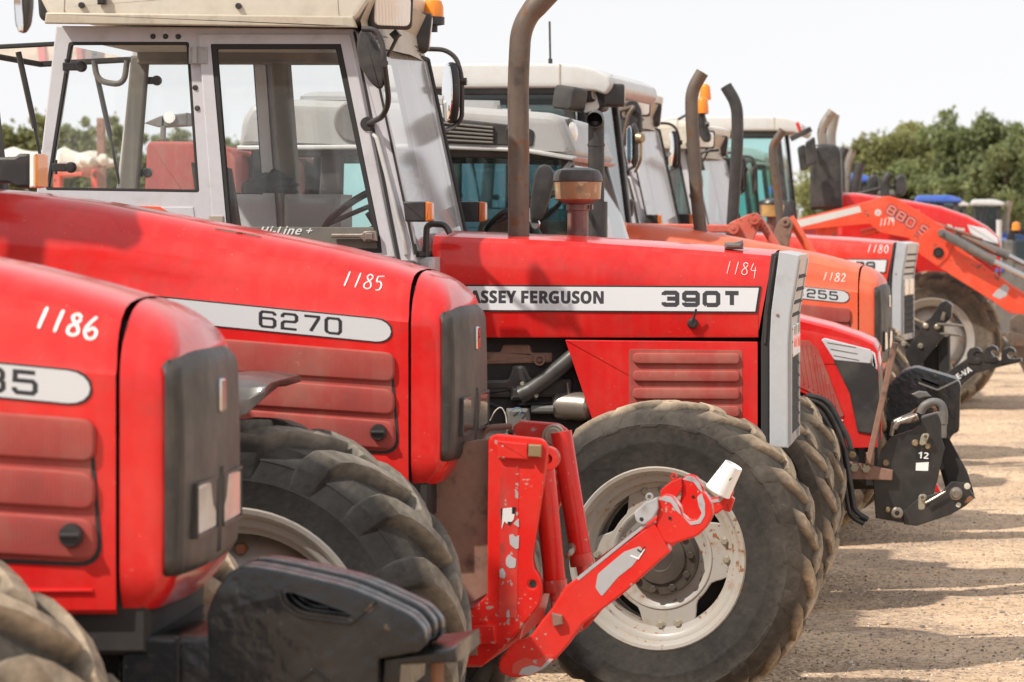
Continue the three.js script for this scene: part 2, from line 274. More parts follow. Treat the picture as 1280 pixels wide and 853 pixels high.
function printMat(w, h, draw, alpha = false) { return mat({ phys: true, map: canvasTex(w, h, draw), roughness: 0.5, clearcoat: 0.25, clearcoatRoughness: 0.25, transparent: alpha }); }
// a flat printed sheet cut to an outline; uv runs along the sheared box given by its four corners
function sheetM(pts, z, corners, r = 0) {
  const g = new THREE.ShapeGeometry(shapeOf(pts, r), 8).toNonIndexed(), p = g.attributes.position, uv = new Float32Array(p.count * 2), [bl, br, tl] = corners;
  const ux = br[0] - bl[0], uy = br[1] - bl[1], vx = tl[0] - bl[0], vy = tl[1] - bl[1], D = ux * vy - uy * vx;
  for (let i = 0; i < p.count; i++) { const dx = p.getX(i) - bl[0], dy = p.getY(i) - bl[1]; uv[2 * i] = (dx * vy - dy * vx) / D; uv[2 * i + 1] = (ux * dy - uy * dx) / D; p.setZ(i, z); }
  g.setAttribute('uv', new THREE.BufferAttribute(uv, 2)); g.computeVertexNormals(); g.userData.uvKept = true; return g;
}
const HAND = {    // chalked numerals, y up, slanted as written
  1: [[[0.75, 1.05], [0.55, 0.5], [0.35, 0]]],
  8: [[[0.95, 0.88], [0.65, 1.0], [0.38, 0.85], [0.5, 0.62], [0.78, 0.42], [0.8, 0.15], [0.45, 0.0], [0.15, 0.12], [0.25, 0.38], [0.65, 0.58], [0.95, 0.82]]],
  6: [[[0.85, 1.05], [0.45, 0.7], [0.2, 0.28], [0.4, 0.0], [0.8, 0.08], [0.95, 0.35], [0.7, 0.5], [0.35, 0.3]]],
  5: [[[0.35, 0.95], [0.3, 0.55], [0.6, 0.6], [0.78, 0.35], [0.6, 0.05], [0.25, 0.0]], [[0.35, 0.95], [0.95, 1.0]]],
  4: [[[0.6, 1.0], [0.3, 0.4], [0.95, 0.42]], [[0.85, 0.7], [0.68, -0.25]]],
  2: [[[0.3, 0.8], [0.6, 1.0], [0.8, 0.75], [0.55, 0.35], [0.2, 0.02], [0.9, 0.08]]],
  0: [[[0.7, 1.0], [0.35, 0.75], [0.3, 0.25], [0.55, 0.0], [0.85, 0.3], [0.9, 0.75], [0.7, 1.0]]],
  7: [[[0.2, 0.95], [0.9, 1.0], [0.6, 0.5], [0.45, 0]]],
  9: [[[0.85, 0.85], [0.5, 1.0], [0.25, 0.72], [0.5, 0.48], [0.85, 0.85], [0.8, 0.4], [0.7, -0.05]]],
};
function ribbon(line, w) { // flat strip on points with normals towards +z
  const pos = [], n = line.length;
  const L = line.map((p, i) => { const a = line[Math.max(0, i - 1)], b = line[Math.min(n - 1, i + 1)]; const d = V(b.x - a.x, b.y - a.y, 0).normalize(); return V(-d.y, d.x, 0).multiplyScalar(w / 2 * (i === 0 || i === n - 1 ? 0.6 : 1)); });
  for (let i = 0; i < n - 1; i++) {
    const a = line[i].clone().add(L[i]), b = line[i].clone().sub(L[i]), c = line[i + 1].clone().add(L[i + 1]), d = line[i + 1].clone().sub(L[i + 1]);
    for (const q of [a, b, c, c, b, d]) pos.push(q.x, q.y, q.z);
  }
  const g = new THREE.BufferGeometry(); g.setAttribute('position', new THREE.Float32BufferAttribute(pos, 3)); g.computeVertexNormals(); return g;
}
function smoothLine(pts, k = 5) { const c = new THREE.CatmullRomCurve3(pts, false, 'centripetal'); return c.getPoints((pts.length - 1) * k); }
// chalk figures written on a body panel; the strokes lie on its surface
function chalk(root, meshes, text, x, y, w, h, slope, lw, seed = 1) {
  const ray = new THREE.Raycaster(), R = rng(seed), b = root._base, cw = w / text.length;
  [...text].forEach((ch, i) => {
    const out = [];
    for (const s of HAND[ch]) {
      const pts = smoothLine(s.map(([a, q]) => V(x + i * cw + a * cw * 0.95, y + q * h - slope * (i + a) * cw + (R() - 0.5) * h * 0.03, 0)));
      const on = [];
      for (const p of pts) { ray.set(V(p.x - b.x, p.y - b.y, 50), V(0, 0, -1)); let best = null; for (const m of meshes) { const hit = rayLocal(ray, m); if (hit && (best === null || hit > best)) best = hit; } if (best !== null) on.push(V(p.x, p.y, best + b.z + 0.003)); }
      if (on.length > 1) out.push(ribbon(on, lw * (0.85 + 0.3 * R())));
    }
    if (out.length) part(root, 'chalk_digit', out, M.chalk);
  });
}
function rayLocal(ray, m) {   // highest z of mesh m on a ray along -z, in the thing's own frame
  const p = m.geometry.attributes.position, x = ray.ray.origin.x, y = ray.ray.origin.y; let best = null;
  for (let i = 0; i < p.count; i += 3) {
    const ax = p.getX(i), ay = p.getY(i), bx = p.getX(i + 1), by = p.getY(i + 1), cx = p.getX(i + 2), cy = p.getY(i + 2), D = (bx - ax) * (cy - ay) - (cx - ax) * (by - ay);
    if (Math.abs(D) < 1e-12) continue;
    const s = ((x - ax) * (cy - ay) - (cx - ax) * (y - ay)) / D, t = ((bx - ax) * (y - ay) - (x - ax) * (by - ay)) / D;
    if (s < 0 || t < 0 || s + t > 1) continue;
    const z = p.getZ(i) + s * (p.getZ(i + 1) - p.getZ(i)) + t * (p.getZ(i + 2) - p.getZ(i)); if (best === null || z > best) best = z;
  }
  return best;
}
// ---------------------------------------------------------------- wheels
function tyreGeo({ R, W, rimR, nl, lugH, dustTop = 0.75, dustSide = 0.15, wear = 0, seed = 1, swing = 1.0, lugW = 1, tail = 1, tan = [0.60, 0.46, 0.32] }) {
  const rnd = rng(seed * 97 + 5), R0 = R - lugH, S = R0 - rimR, pos = [], col = [], out = [];
  const TAN = tan, BLK = [0.020, 0.020, 0.021];
  const carcass = [[rimR, 0.40], [rimR + 0.012, 0.44], [rimR + 0.05 * S, 0.455], [rimR + 0.2 * S, 0.475], [rimR + 0.45 * S, 0.50], [rimR + 0.47 * S, 0.506], [rimR + 0.5 * S, 0.504], [rimR + 0.75 * S, 0.495], [rimR + 0.77 * S, 0.50], [rimR + 0.8 * S, 0.488], [R0 - 0.025, 0.45], [R0 - 0.006, 0.40], [R0 + 0.004, 0.25], [R0 + 0.006, 0]];
  const prof = [...carcass, ...carcass.slice(0, -1).reverse().map(([r, z]) => [r, -z])];
  const n = 96, rows = prof.map(([r, z]) => Array.from({ length: n }, (_, k) => { const a = k / n * 2 * Math.PI; return V(r * Math.cos(a), r * Math.sin(a), z * W); }));
  const body = creased(grid(rows, true), 0.5);
  const tint = (x, y, z, lugTop) => {
    const r = Math.hypot(x, y), a = Math.atan2(y, x), nz = fbm((a / 6.283 + 1) % 1, clamp((z / W + 0.6) / 1.4), 12, 4, 700 + seed), up = clamp((r - rimR) / (R - rimR));
    let f = Math.abs(z) < 0.47 * W && r > R0 - 0.03 ? mix(0.14, dustTop, lugTop) : dustSide * (0.5 + 1.2 * smooth(0.45, 0.95, up)) + lugTop * dustTop * 0.6;
    f = clamp(f * (0.25 + 1.5 * nz)); return mix3(BLK, TAN, f);
  };
  const put = (g, lugTop) => { const p = g.attributes.position, c = new Float32Array(p.count * 3); for (let i = 0; i < p.count; i++) { const t = tint(p.getX(i), p.getY(i), p.getZ(i), lugTop ? clamp((Math.hypot(p.getX(i), p.getY(i)) - R0) / lugH + 0.15 * (Math.abs(p.getZ(i)) > 0.45 * W)) : 0); c.set(t, 3 * i); } g.setAttribute('color', new THREE.BufferAttribute(c, 3)); out.push(g); };
  put(body, false);
  const st = [   // [z/W of top, drop of top, z/W of base, radius of base below R0, half width, progress]
    [-0.05, 0.002, -0.05, 0.02, 0.024, 0], [0.06, 0, 0.06, 0.02, 0.026, 0.13], [0.18, 0.001, 0.18, 0.02, 0.027, 0.33], [0.30, 0.004, 0.30, 0.02, 0.029, 0.56], [0.40, 0.012 + wear * 0.02, 0.38, 0.03, 0.032, 0.77],
    [0.468, 0.026 + wear * 0.03, 0.42, 0.05, 0.035, 0.92], [0.505, 0.055 + wear * 0.03, 0.44, 0.07, 0.036, 1.0], [mix(0.496, 0.522, tail), mix(0.064, 0.085, tail) + wear * 0.03, 0.47, mix(0.075, 0.10, tail), 0.036, 1.03], [mix(0.480, 0.505, tail), mix(0.072, 0.15, tail) + wear * 0.03 * (1 - tail), 0.475, mix(0.085, 0.15, tail), 0.033, 1.06]];
  const D = W * 0.5 / R * swing;
  for (const sd of [1, -1]) for (let k = 0; k < nl; k++) {
    const th0 = (k + (sd > 0 ? 0 : 0.5)) / nl * 2 * Math.PI, j = (rnd() - 0.5) * 0.004;
    const rowsL = st.map(([zt, dr, zb, rb, hw, pr]) => {
      const th = th0 + D * pr, w = hw * lugW * (R / 0.6), P = (r, z, o) => { const a = th + o / R; return V(r * Math.cos(a), r * Math.sin(a), sd * z * W); };
      const rt = R - dr + j, rB = R0 - rb + 0.02, z8 = mix(zb, zt, 0.85), r8 = mix(rB, rt, 0.85);
      return [P(rB, zb, -w * 1.35), P(r8, z8, -w * 1.04), P(rt, zt, -w * 0.86), P(rt, zt, w * 0.86), P(r8, z8, w * 1.04), P(rB, zb, w * 1.35)];
    });
    const f = rowsL[0], mid = f.reduce((s, p) => s.add(p), V(0, 0, 0)).multiplyScalar(1 / 6); rowsL.unshift(f.map(() => mid.clone()));
    put(creased(grid(rowsL), 0.7), true);
  }
  for (const g of out) fin(g, 1.25);
  return joined(out);
}
function wheel(root, c, o) {           // c: centre of the tyre in the world
  const { R, W, rimR, steer = 0, spin = 0, style = 'plain', rimMat = M.rim } = o, b = root._base;
  const w = new THREE.Group(); w.name = 'wheel'; w.position.copy(c).sub(b); w.rotation.set(0, -steer, 0); root.add(w); w._base = V(0, 0, 0);
  const inn = new THREE.Group();
  const ty = part(w, 'tyre', [tyreGeo(o)], M.rubber, undefined, 1.25); ty.rotation.z = spin;
  const f = rimR, z = (k) => k * W;
  part(w, 'rim', [turned([[f - 0.055, z(-0.36)], [f - 0.03, z(-0.40)], [f + 0.016, z(-0.45)], [f + 0.02, z(-0.40)], [f - 0.004, z(-0.38)], [f - 0.01, z(-0.2)], [f - 0.01, z(0.30)], [f + 0.0, z(0.38)], [f + 0.018, z(0.41)], [f + 0.024, z(0.45)], [f + 0.016, z(0.475)], [f + 0.004, z(0.465)], [f - 0.006, z(0.435)], [f - 0.012, z(0.39)], [f - 0.03, z(0.375)], [f - 0.036, z(0.36)], [f - 0.042, z(0.30)], [f - 0.058, z(0.28)], [f - 0.062, z(0.20)], [f - 0.062, z(-0.3)]], V(0, 0, 0), V(0, 0, 1), 64, 0.45)], rimMat);
  if (style === 'lobed') {
    const zd = z(0.26), ph = 0.12, outl = Array.from({ length: 96 }, (_, i) => { const a = i / 96 * 2 * Math.PI, k = Math.cos(4 * (a - ph)); const r = (f - 0.048) - 0.060 * smooth(0.25, -0.8, k); return [r * Math.cos(a), r * Math.sin(a)]; });
    part(w, 'wheel_disc', [extM(outl, zd, 0.012, { bevel: 0.004, holes: [new THREE.Path().absarc(0, 0, f - 0.125, 0, 2 * Math.PI)] }),
      turned([[f - 0.118, zd - 0.004], [f - 0.124, zd + 0.004], [f - 0.132, zd + 0.003], [f - 0.140, zd - 0.004], [f - 0.150, zd - 0.011], [0.1, zd - 0.013]], V(0, 0, 0), V(0, 0, 1), 48, 0.9)], rimMat);
    for (const a of [0, 1, 2, 3]) for (const q of [-1, 1]) { const t = a * Math.PI / 2 + ph + q * 0.135, r = f - 0.066; part(w, 'wheel_nut', [hexBolt(V(r * Math.cos(t), r * Math.sin(t), zd), 0.013, 0.014), stud(V(r * Math.cos(t), r * Math.sin(t), zd), 0.018, 0.003)], M.bolt); }
    for (let i = 0; i < 8; i++) { const t = i * Math.PI / 4 + 0.3; part(w, 'disc_stud', [stud(V((f - 0.15 + 0.008) * Math.cos(t), (f - 0.15 + 0.008) * Math.sin(t), zd - 0.011), 0.011, 0.004)], M.rust); }
    part(w, 'wheel_back', [turned([[f - 0.066, z(0.0)], [0.02, z(0.0)]], V(0, 0, 0), V(0, 0, 1), 32, 0.5)], M.dark);
    part(w, 'hub', [turned([[0.138, zd - 0.04], [0.138, zd + 0.012], [0.132, zd + 0.020], [0.098, zd + 0.022], [0.094, zd + 0.030], [0.05, zd + 0.034], [0.046, zd + 0.028], [0, zd + 0.028]], V(0, 0, 0), V(0, 0, 1), 40, 0.5)], M.hub);
    for (let i = 0; i < 10; i++) { const t = i * Math.PI / 5 + 0.1; part(w, 'hub_bolt', [hexBolt(V(0.116 * Math.cos(t), 0.116 * Math.sin(t), zd + 0.02), 0.014, 0.014)], M.hub); }
  } else {
    const zd = z(0.12), rO = f - 0.06;
    part(w, 'wheel_disc', [turned([[rO, zd - 0.05], [rO - 0.03, zd - 0.02], [rO - 0.09, zd + 0.035], [rO - 0.12, zd + 0.04], [0.13, zd + 0.02], [0.12, zd + 0.0]], V(0, 0, 0), V(0, 0, 1), 48, 0.9)], rimMat);
    part(w, 'hub', [turned([[0.125, zd - 0.03], [0.125, zd + 0.06], [0.10, zd + 0.075], [0.05, zd + 0.085], [0, zd + 0.085]], V(0, 0, 0), V(0, 0, 1), 32, 0.5)], rimMat === M.rim ? M.hub : M.rimGrey);
    for (let i = 0; i < 8; i++) { const t = i * Math.PI / 4; part(w, 'wheel_nut', [hexBolt(V((rO - 0.045) * Math.cos(t), (rO - 0.045) * Math.sin(t), zd + 0.0), 0.018, 0.03)], M.rustBright); }
  }
  return w;
}
// engine, gearbox and axles under a tractor; x runs forward, zc is its middle
function running(root, { x0, x1, zc, yTop, axleX, axleY, rearX, wf, rearR = 0.8, rearW = 0.42, front, rear = true, seed = 1, lift = 0 }) {
  part(root, 'chassis', [boxM(x0, x1, 0.52, yTop, -zc - 0.2, -zc + 0.2, 0.03), boxM(x1 - 0.35, x1 + 0.06, 0.50, 0.78, -zc - 0.17, -zc + 0.17, 0.02)], M.dark);
  part(root, 'front_axle', [rod(V(axleX, axleY, -zc - wf), V(axleX, axleY, -zc + wf), 0.075), boxM(axleX - 0.12, axleX + 0.12, axleY - 0.1, axleY + 0.14, -zc - 0.2, -zc + 0.2, 0.03)], M.dark);
  for (const s of [1, -1]) wheel(root, V(axleX, front.R - 0.012 + lift, -zc + s * wf), { ...front, seed: seed + (s > 0 ? 0 : 3), spin: (seed * 1.7 + s) % 1, ...(s > 0 ? {} : { steer: (front.steer ?? 0) }) });
  if (rear) {
    part(root, 'rear_axle', [rod(V(rearX, rearR, -zc - 0.75), V(rearX, rearR, -zc + 0.75), 0.12)], M.dark);
    for (const s of [1, -1]) wheel(root, V(rearX, rearR - 0.012 + lift, -zc + s * 0.74), { R: rearR, W: rearW, rimR: rearR * 0.58, nl: 20, lugH: 0.045, seed: seed + 7, rimMat: front.rimMat });
  }
}
function bar(a, b, w, h, bevel = 0.004) {   // square bar between two points: w across (z), h in the plane of the bar
  const d = b.clone().sub(a), L = d.length(), g = extM([[0, -h / 2], [L, -h / 2], [L, h / 2], [0, h / 2]], w / 2, w, { bevel, seg: 1 });
  const ang = Math.atan2(d.y, d.x), tilt = Math.asin(clamp(d.z / L, -1, 1));
  g.rotateY(-tilt); g.rotateZ(ang); g.translate(a.x, a.y, a.z); return g;
}
function pane(quad, t = 0.005) {            // thin sheet of glass through four points
  const [a, b, c, d] = quad; const g = grid([[a, b], [d, c]]); return creased(g, 0.1);
}
function frameBar(pts, r = 0.012) { return pipe(pts, r, { rad: 6, round: 0.01 }); }

// ---------------------------------------------------------------- the round-nosed hood (three of the tractors)
// Measured on the second tractor; every builder works at that place and the finished thing is set where its own place is.
const ZA = 9.0, HC = -9.31;                     // near side of the hood, its middle (z)
const A = (px, py) => [xm(px, ZA), ym(py, ZA)];
const SEAM = xm(512, ZA);
function roundNose(root, { red, number, chalkAt, plateW, lensMat, badge }) {
  const near = -ZA, w = 0.31;
  const tops = [[-2.2, 1.88], [-1.6, 1.872], [-1.19, 1.848], [-0.96, 1.818], [-0.61, 1.752], [-0.26, 1.684], [-0.1, 1.643], [-0.004, 1.615]];
  const yt = (x) => { for (let i = 1; i < tops.length; i++) if (x <= tops[i][0]) { const a = tops[i - 1], b = tops[i], t = (x - a[0]) / (b[0] - a[0]); return mix(a[1], b[1], t); } return tops.at(-1)[1]; };
  const crease = (x) => 1.478 - 0.085 * x;
  const rows = []; const NX = 44;
  for (let i = 0; i <= NX; i++) {
    const x = mix(-2.2, -0.004, i / NX), T = yt(x), c = crease(x), half = [[w - 0.012, 0.985], [w, 0.995], [w + 0.004, 1.1], [w + 0.004, c - 0.012], [w - 0.006, c + 0.004], [w - 0.010, mix(c, T, 0.30)], [w - 0.022, mix(c, T, 0.52)], [w - 0.045, mix(c, T, 0.72)], [w - 0.085, mix(c, T, 0.88)], [w - 0.13, T - 0.006], [0.12, T], [0.0, T + 0.004]];
    const q = [...half, ...half.slice(0, -1).reverse().map(([a, y]) => [-a, y])];
    rows.push(q.map(([z, y]) => V(SEAM + x, y, HC + z)));
  }
  const hood = part(root, 'hood', [creased(grid(rows), 0.55)], red);
  part(root, 'hood_core', [boxM(SEAM - 1.9, SEAM + 0.055, 0.9, 1.34, HC - 0.285, HC + 0.285, 0.01), boxM(SEAM - 0.05, SEAM + 0.05, 1.36, 1.57, HC - 0.24, HC + 0.24, 0.05)], M.dark);
  // nose: rounded in plan, from the seam forward; its section goes on from the hood's
  const FX = (y) => 0.106 + 0.011 * Math.sin(Math.PI * clamp((y - 0.97) / 0.62));
  const plan = (W2, xf, x0, rc, bulge, y) => {
    const P = []; rc = Math.min(rc, W2 * 0.9 + 1e-4);
    for (let k = 0; k <= 4; k++) P.push([mix(x0, xf - rc, k / 4), W2]);
    for (let k = 1; k <= 8; k++) { const a = k / 8 * Math.PI / 2; P.push([xf - rc + rc * Math.sin(a), W2 - rc + rc * Math.cos(a)]); }
    for (let k = 1; k <= 4; k++) { const t = k / 4; P.push([xf + bulge * Math.sin(t * Math.PI / 2), (W2 - rc) * (1 - t)]); }
    return [...P, ...P.slice(0, -1).reverse().map(([x, z]) => [x, -z])];
  };
  const noseT = (x) => 1.615 - 0.30 * x - 1.6 * x * x;
  const lv = [];
  for (let k = 0; k <= 34; k++) {
    // k: bottom roll, flat side, shoulder roll, top
    const t = k / 34, ins = t < 0.1 ? 0.03 * (1 - t / 0.1) ** 2 : t < 0.62 ? 0 : 0.31 * Math.pow((t - 0.62) / 0.38, 1.9), frontIns = t < 0.1 ? 0.035 * (1 - t / 0.1) ** 2 : t < 0.74 ? 0 : 0.085 * Math.pow((t - 0.74) / 0.26, 1.6);
    const f = t < 0.62 ? mix(0.992, 1.455, t / 0.62) : null, s = t < 0.62 ? 0 : (t - 0.62) / 0.38, yAt = (x) => f ?? 1.455 + (noseT(x) - 1.455) * Math.sin(Math.min(1, s * 1.12) * Math.PI / 2);
    lv.push(plan(w + 0.003 - ins, FX(f ?? 1.5) - frontIns, 0.004, 0.042, 0.014).map(([x, z]) => V(SEAM + x, yAt(x), HC + z)));
  }
  const nose = grid(lv); part(root, 'nose', [creased(nose, 1.2)], red);
  // dark grille panel set over the front of the nose
  const gl = [], G0 = 0.094, gh = [1.060, 1.512];
  for (let j = 0; j <= 26; j++) {
    const t = j / 26, e = Math.max(smooth(0.93, 1, t), 0.7 * smooth(0.05, 0, t)), y = mix(gh[0], gh[1], t);
    gl.push(plan(w + 0.009 - 0.03 * e * e, FX(y) + 0.013 - 0.016 * e * e, G0 + 0.004 * e, 0.030, 0.015).map(([x, z]) => V(SEAM + x, y - 0.02 * t * t * Math.pow(Math.abs(z) / w, 4), HC + z)));
  }
  for (const [at, dy] of [[0, -0.003], [gl.length, 0.003]]) { const r = gl[at === 0 ? 0 : gl.length - 1].map((p) => V(mix(p.x, SEAM + 0.085, 0.6), p.y + dy, mix(p.z, HC, 0.08))); at === 0 ? gl.unshift(r) : gl.push(r); }
  const gr = part(root, 'grille', [creased(grid(gl), 1.0)], M.grille);
  const fxAt = (y) => SEAM + FX(y) + 0.028;
  part(gr, 'grille_rib', [rod(V(fxAt(1.25), 1.26, HC + 0.012), V(fxAt(1.08), 1.08, HC + 0.012), 0.003)], M.plastic);
  part(gr, 'grille_rib', [rod(V(fxAt(1.25), 1.26, HC - 0.012), V(fxAt(1.08), 1.08, HC - 0.012), 0.003)], M.plastic);
  // lamps: two upright lenses each side of the middle
  for (const zc of [0.135, -0.135]) {
    const fx = fxAt(1.18) - 0.004;
    const lp = part(root, 'headlight', [boxFace(fx - 0.012, fx + 0.003, 1.135, 1.235, HC + zc - 0.098, HC + zc + 0.098, 0.010)], lensMat);
    part(lp, 'lamp_frame', [1, -1].map((s) => boxM(fx - 0.012, fx + 0.006, 1.129, 1.242, HC + zc + s * 0.101 - 0.003, HC + zc + s * 0.101 + 0.003, 0.003)).concat([1.129, 1.236].map((y) => boxM(fx - 0.012, fx + 0.006, y, y + 0.006, HC + zc - 0.104, HC + zc + 0.104, 0.003))), M.plastic);
  }
  // badge plate
  const bd = part(root, 'badge', [boxFace(fxAt(1.41) - 0.012, fxAt(1.41) + 0.009, 1.375, 1.445, HC - 0.028, HC + 0.028, 0.006)], M.chrome);
  if (badge) part(bd, 'emblem', emblemGeo(fxAt(1.41) + 0.0105, 1.41, HC, 0.022), mat({ color: new THREE.Color(0.65, 0.02, 0.02), roughness: 0.4 }));
  // model plate: a pale strip with a rounded end
  const z = near + 0.0065;
  const top0 = A(170, 369), top1 = A(470, 399), bot0 = A(170, 397.5), bot1 = A(470, 427), tip = A(490, 414);
  const ext0 = (p, q, dx) => [p[0] - dx, p[1] - dx * (q[1] - p[1]) / (q[0] - p[0])];
  const tl = ext0(top0, top1, plateW), bl = ext0(bot0, bot1, plateW);
  const outl = [tl, [top1[0], top1[1]]]; for (let k = 1; k < 8; k++) { const a = Math.PI / 2 - k / 8 * Math.PI, c = [(top1[0] + bot1[0]) / 2, (top1[1] + bot1[1]) / 2], rr = (top1[1] - bot1[1]) / 2; outl.push([c[0] + Math.cos(a) * rr * 1.35, c[1] + Math.sin(a) * rr - 0.004 * Math.cos(a)]); } outl.push([bot1[0], bot1[1]], bl);
  const cen = [outl.reduce((s, p) => s + p[0], 0) / outl.length, outl.reduce((s, p) => s + p[1], 0) / outl.length];
  const brd = outl.map(([x, y], i) => { const up = y > mix(tl[1], top1[1], clamp((x - tl[0]) / (top1[0] - tl[0]))) - 0.033; return [x + (x > top1[0] ? 0.004 : 0), y + (up ? 0.004 : -0.004)]; });
  const pl = part(root, 'model_plate', [extM(brd, z, 0.010, { bevel: 0.001 })], M.seal);
  const x0 = tl[0], x1 = tip[0] + 0.004, sl = (bot1[1] - bl[1]) / (bot1[0] - bl[0]), Hh = top1[1] - bot1[1] + 0.001;
  const cBL = [x0, bl[1]], cBR = [x1, bl[1] + sl * (x1 - x0)], cTL = [x0, bl[1] + Hh];
  const PW = 2048, PH = 128, mPer = (x1 - x0) / PW;
  const pmat = printMat(PW, PH, (c) => {
    c.fillStyle = '#c9cacd'; c.fillRect(0, 0, PW, PH);
    const xr = (SEAM - number.end - x0) / mPer, ww = number.w / mPer, hh = 0.0505 / Hh * PH;
    wide(c, number.text, xr - ww, (PH - hh) / 2, ww, hh, 0.012 / mPer, 0.0105 / mPer, '#26262b');
  });
  part(pl, 'plate_face', [sheetM(outl, z + 0.0012, [cBL, cBR, cTL])], pmat);
  // ribbed side panel
  const pA = [A(311, 431), A(480, 443), A(497, 452), A(497, 563), A(300, 553)].map((p) => [...p]);
  const far = (p, dx) => [p[0] - dx, p[1] + 0.0];
  const panelO = [A(150, 419), A(487, 446), A(497, 565), A(150, 548)];
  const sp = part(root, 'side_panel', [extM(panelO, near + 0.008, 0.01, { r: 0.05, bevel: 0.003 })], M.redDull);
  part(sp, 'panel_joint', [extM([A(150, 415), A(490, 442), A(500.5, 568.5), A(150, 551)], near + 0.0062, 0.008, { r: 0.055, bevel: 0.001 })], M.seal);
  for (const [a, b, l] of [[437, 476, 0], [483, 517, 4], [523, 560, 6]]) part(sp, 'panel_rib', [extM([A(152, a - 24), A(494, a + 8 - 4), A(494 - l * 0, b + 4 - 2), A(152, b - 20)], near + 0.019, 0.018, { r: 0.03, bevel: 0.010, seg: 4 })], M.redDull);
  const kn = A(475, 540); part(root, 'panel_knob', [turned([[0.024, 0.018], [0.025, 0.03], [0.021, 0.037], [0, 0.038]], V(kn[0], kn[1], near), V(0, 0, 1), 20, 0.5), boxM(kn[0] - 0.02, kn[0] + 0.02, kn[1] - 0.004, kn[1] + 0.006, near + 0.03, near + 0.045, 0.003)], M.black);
  part(root, 'hood_crease', [bar(V(SEAM - 1.9, 1.0365, near + 0.002), V(SEAM - 0.05, 1.034, near + 0.002), 0.012, 0.008, 0.003)], red);
  chalk(root, [hood], chalkAt.text, ...chalkAt.at);
  return hood;
}
function boxFace(x0, x1, y0, y1, z0, z1, r) { // block with rounded outline facing +x
  const g = extM([[-z1, y0], [-z0, y0], [-z0, y1], [-z1, y1]], 0, x1 - x0, { r, bevel: Math.min(0.004, (x1 - x0) * 0.4), seg: 2 }); g.rotateY(Math.PI / 2); g.translate(x1, 0, 0); return g;
}
function emblemGeo(x, y, z, s) { // three joined triangles
  const tri = (cy, cz, q) => { const g = new THREE.BufferGeometry(); const a = V(x, y + cy + q, z + cz - q * 0.9), b = V(x, y + cy + q, z + cz + q * 0.9), c = V(x, y + cy - q * 1.1, z + cz); g.setAttribute('position', new THREE.Float32BufferAttribute([a, b, c].flatMap((p) => [p.x, p.y, p.z]), 3)); g.computeVertexNormals(); return g; };
  return [tri(-s * 0.5, s * 0.45, s * 0.5), tri(-s * 0.5, -s * 0.45, s * 0.5), tri(s * 0.55, 0, s * 0.45)];
}
// a plain square cab with pale roof and dark posts; measured on the fifth tractor
const Z5 = 17.0, X5 = xm(1073, 17.5);
function darkCab(root, { glass = M.glass, roofMat = M.white, dx, zc, full = true, drop = 0 }) {
  // local frame: x from the seam of the hood, z from the middle
  const q = (px, py) => [xm(px, Z5) - X5 + dx, ym(py, Z5) - drop], zn = -zc + 0.72, D = 1.44;
  const out = [[440, 86], [470, 77], [700, 77], [724, 79], [745, 84], [764, 94], [766, 106], [758, 117], [746, 112], [700, 108], [440, 108]].map(([a, b]) => q(a, b));
  const roof = part(root, 'cab_roof', [extM(out, zn + 0.03, D + 0.06, { r: 0.02, bevel: 0.02, seg: 3 })], roofMat);
  part(roof, 'roof_seam', [extM([q(699, 78), q(701, 78), q(701, 107), q(699, 107)], zn + 0.034, 0.01, { bevel: 0.001 })], M.creamDirty);
  const post = (a, b, wd, z0) => extM([a, [a[0] + wd, a[1]], [b[0] + wd, b[1]], b], z0, 0.07, { bevel: 0.01 });
  const geo = [], lowY = 1.25;
  for (const z0 of [zn, zn - D + 0.07]) geo.push(post(q(700, 106), [q(735, 300)[0], lowY], 0.055, z0), post(q(468, 106), [q(462, 300)[0], lowY], 0.07, z0), post(q(560, 106), [q(556, 300)[0], lowY], 0.05, z0), extM([q(466, 106), q(705, 106), q(707, 116), q(466, 116)], z0, 0.06, { bevel: 0.006 }));
  geo.push(boxM(q(462, 300)[0], q(742, 300)[0], 0.95, lowY + 0.02, zn - D, zn, 0.02));
  part(root, 'cab_frame', geo, M.plastic);
  for (const z0 of [zn - 0.03, zn - D + 0.03]) { const a = q(470, 108), b = q(704, 108), c = [q(740, 300)[0], lowY], d = [q(464, 300)[0], lowY]; part(root, 'side_window', [pane([a, b, c, d].map((p) => V(p[0], p[1], z0)))], glass); }
  { const a = q(708, 108), c = [q(745, 300)[0], lowY]; part(root, 'windscreen', [pane([V(a[0], a[1], zn), V(a[0], a[1], zn - D), V(c[0], c[1], zn - D), V(c[0], c[1], zn)])], glass); }
  { const a = q(468, 108), c = [q(462, 300)[0], lowY]; part(root, 'rear_window', [pane([V(a[0], a[1], zn), V(a[0], a[1], zn - D), V(c[0], c[1], zn - D), V(c[0], c[1], zn)])], glass); }
  if (full) {
    const s = q(540, 250); part(root, 'driver_seat', [boxM(s[0] - 0.25, s[0] + 0.25, 1.2, 1.38, -zc - 0.25, -zc + 0.25, 0.05), boxM(s[0] - 0.3, s[0] - 0.15, 1.3, 1.95, -zc - 0.22, -zc + 0.22, 0.05)], M.seat);
    for (const s2 of [1, -1]) { const a = q(745, 97); part(root, 'work_light', [boxM(a[0] - 0.02, a[0] + 0.1, a[1] - 0.07, a[1] + 0.06, -zc + s2 * 0.5 - 0.08, -zc + s2 * 0.5 + 0.08, 0.02)], M.plastic); }
  }
  return { q, zn, D };
}
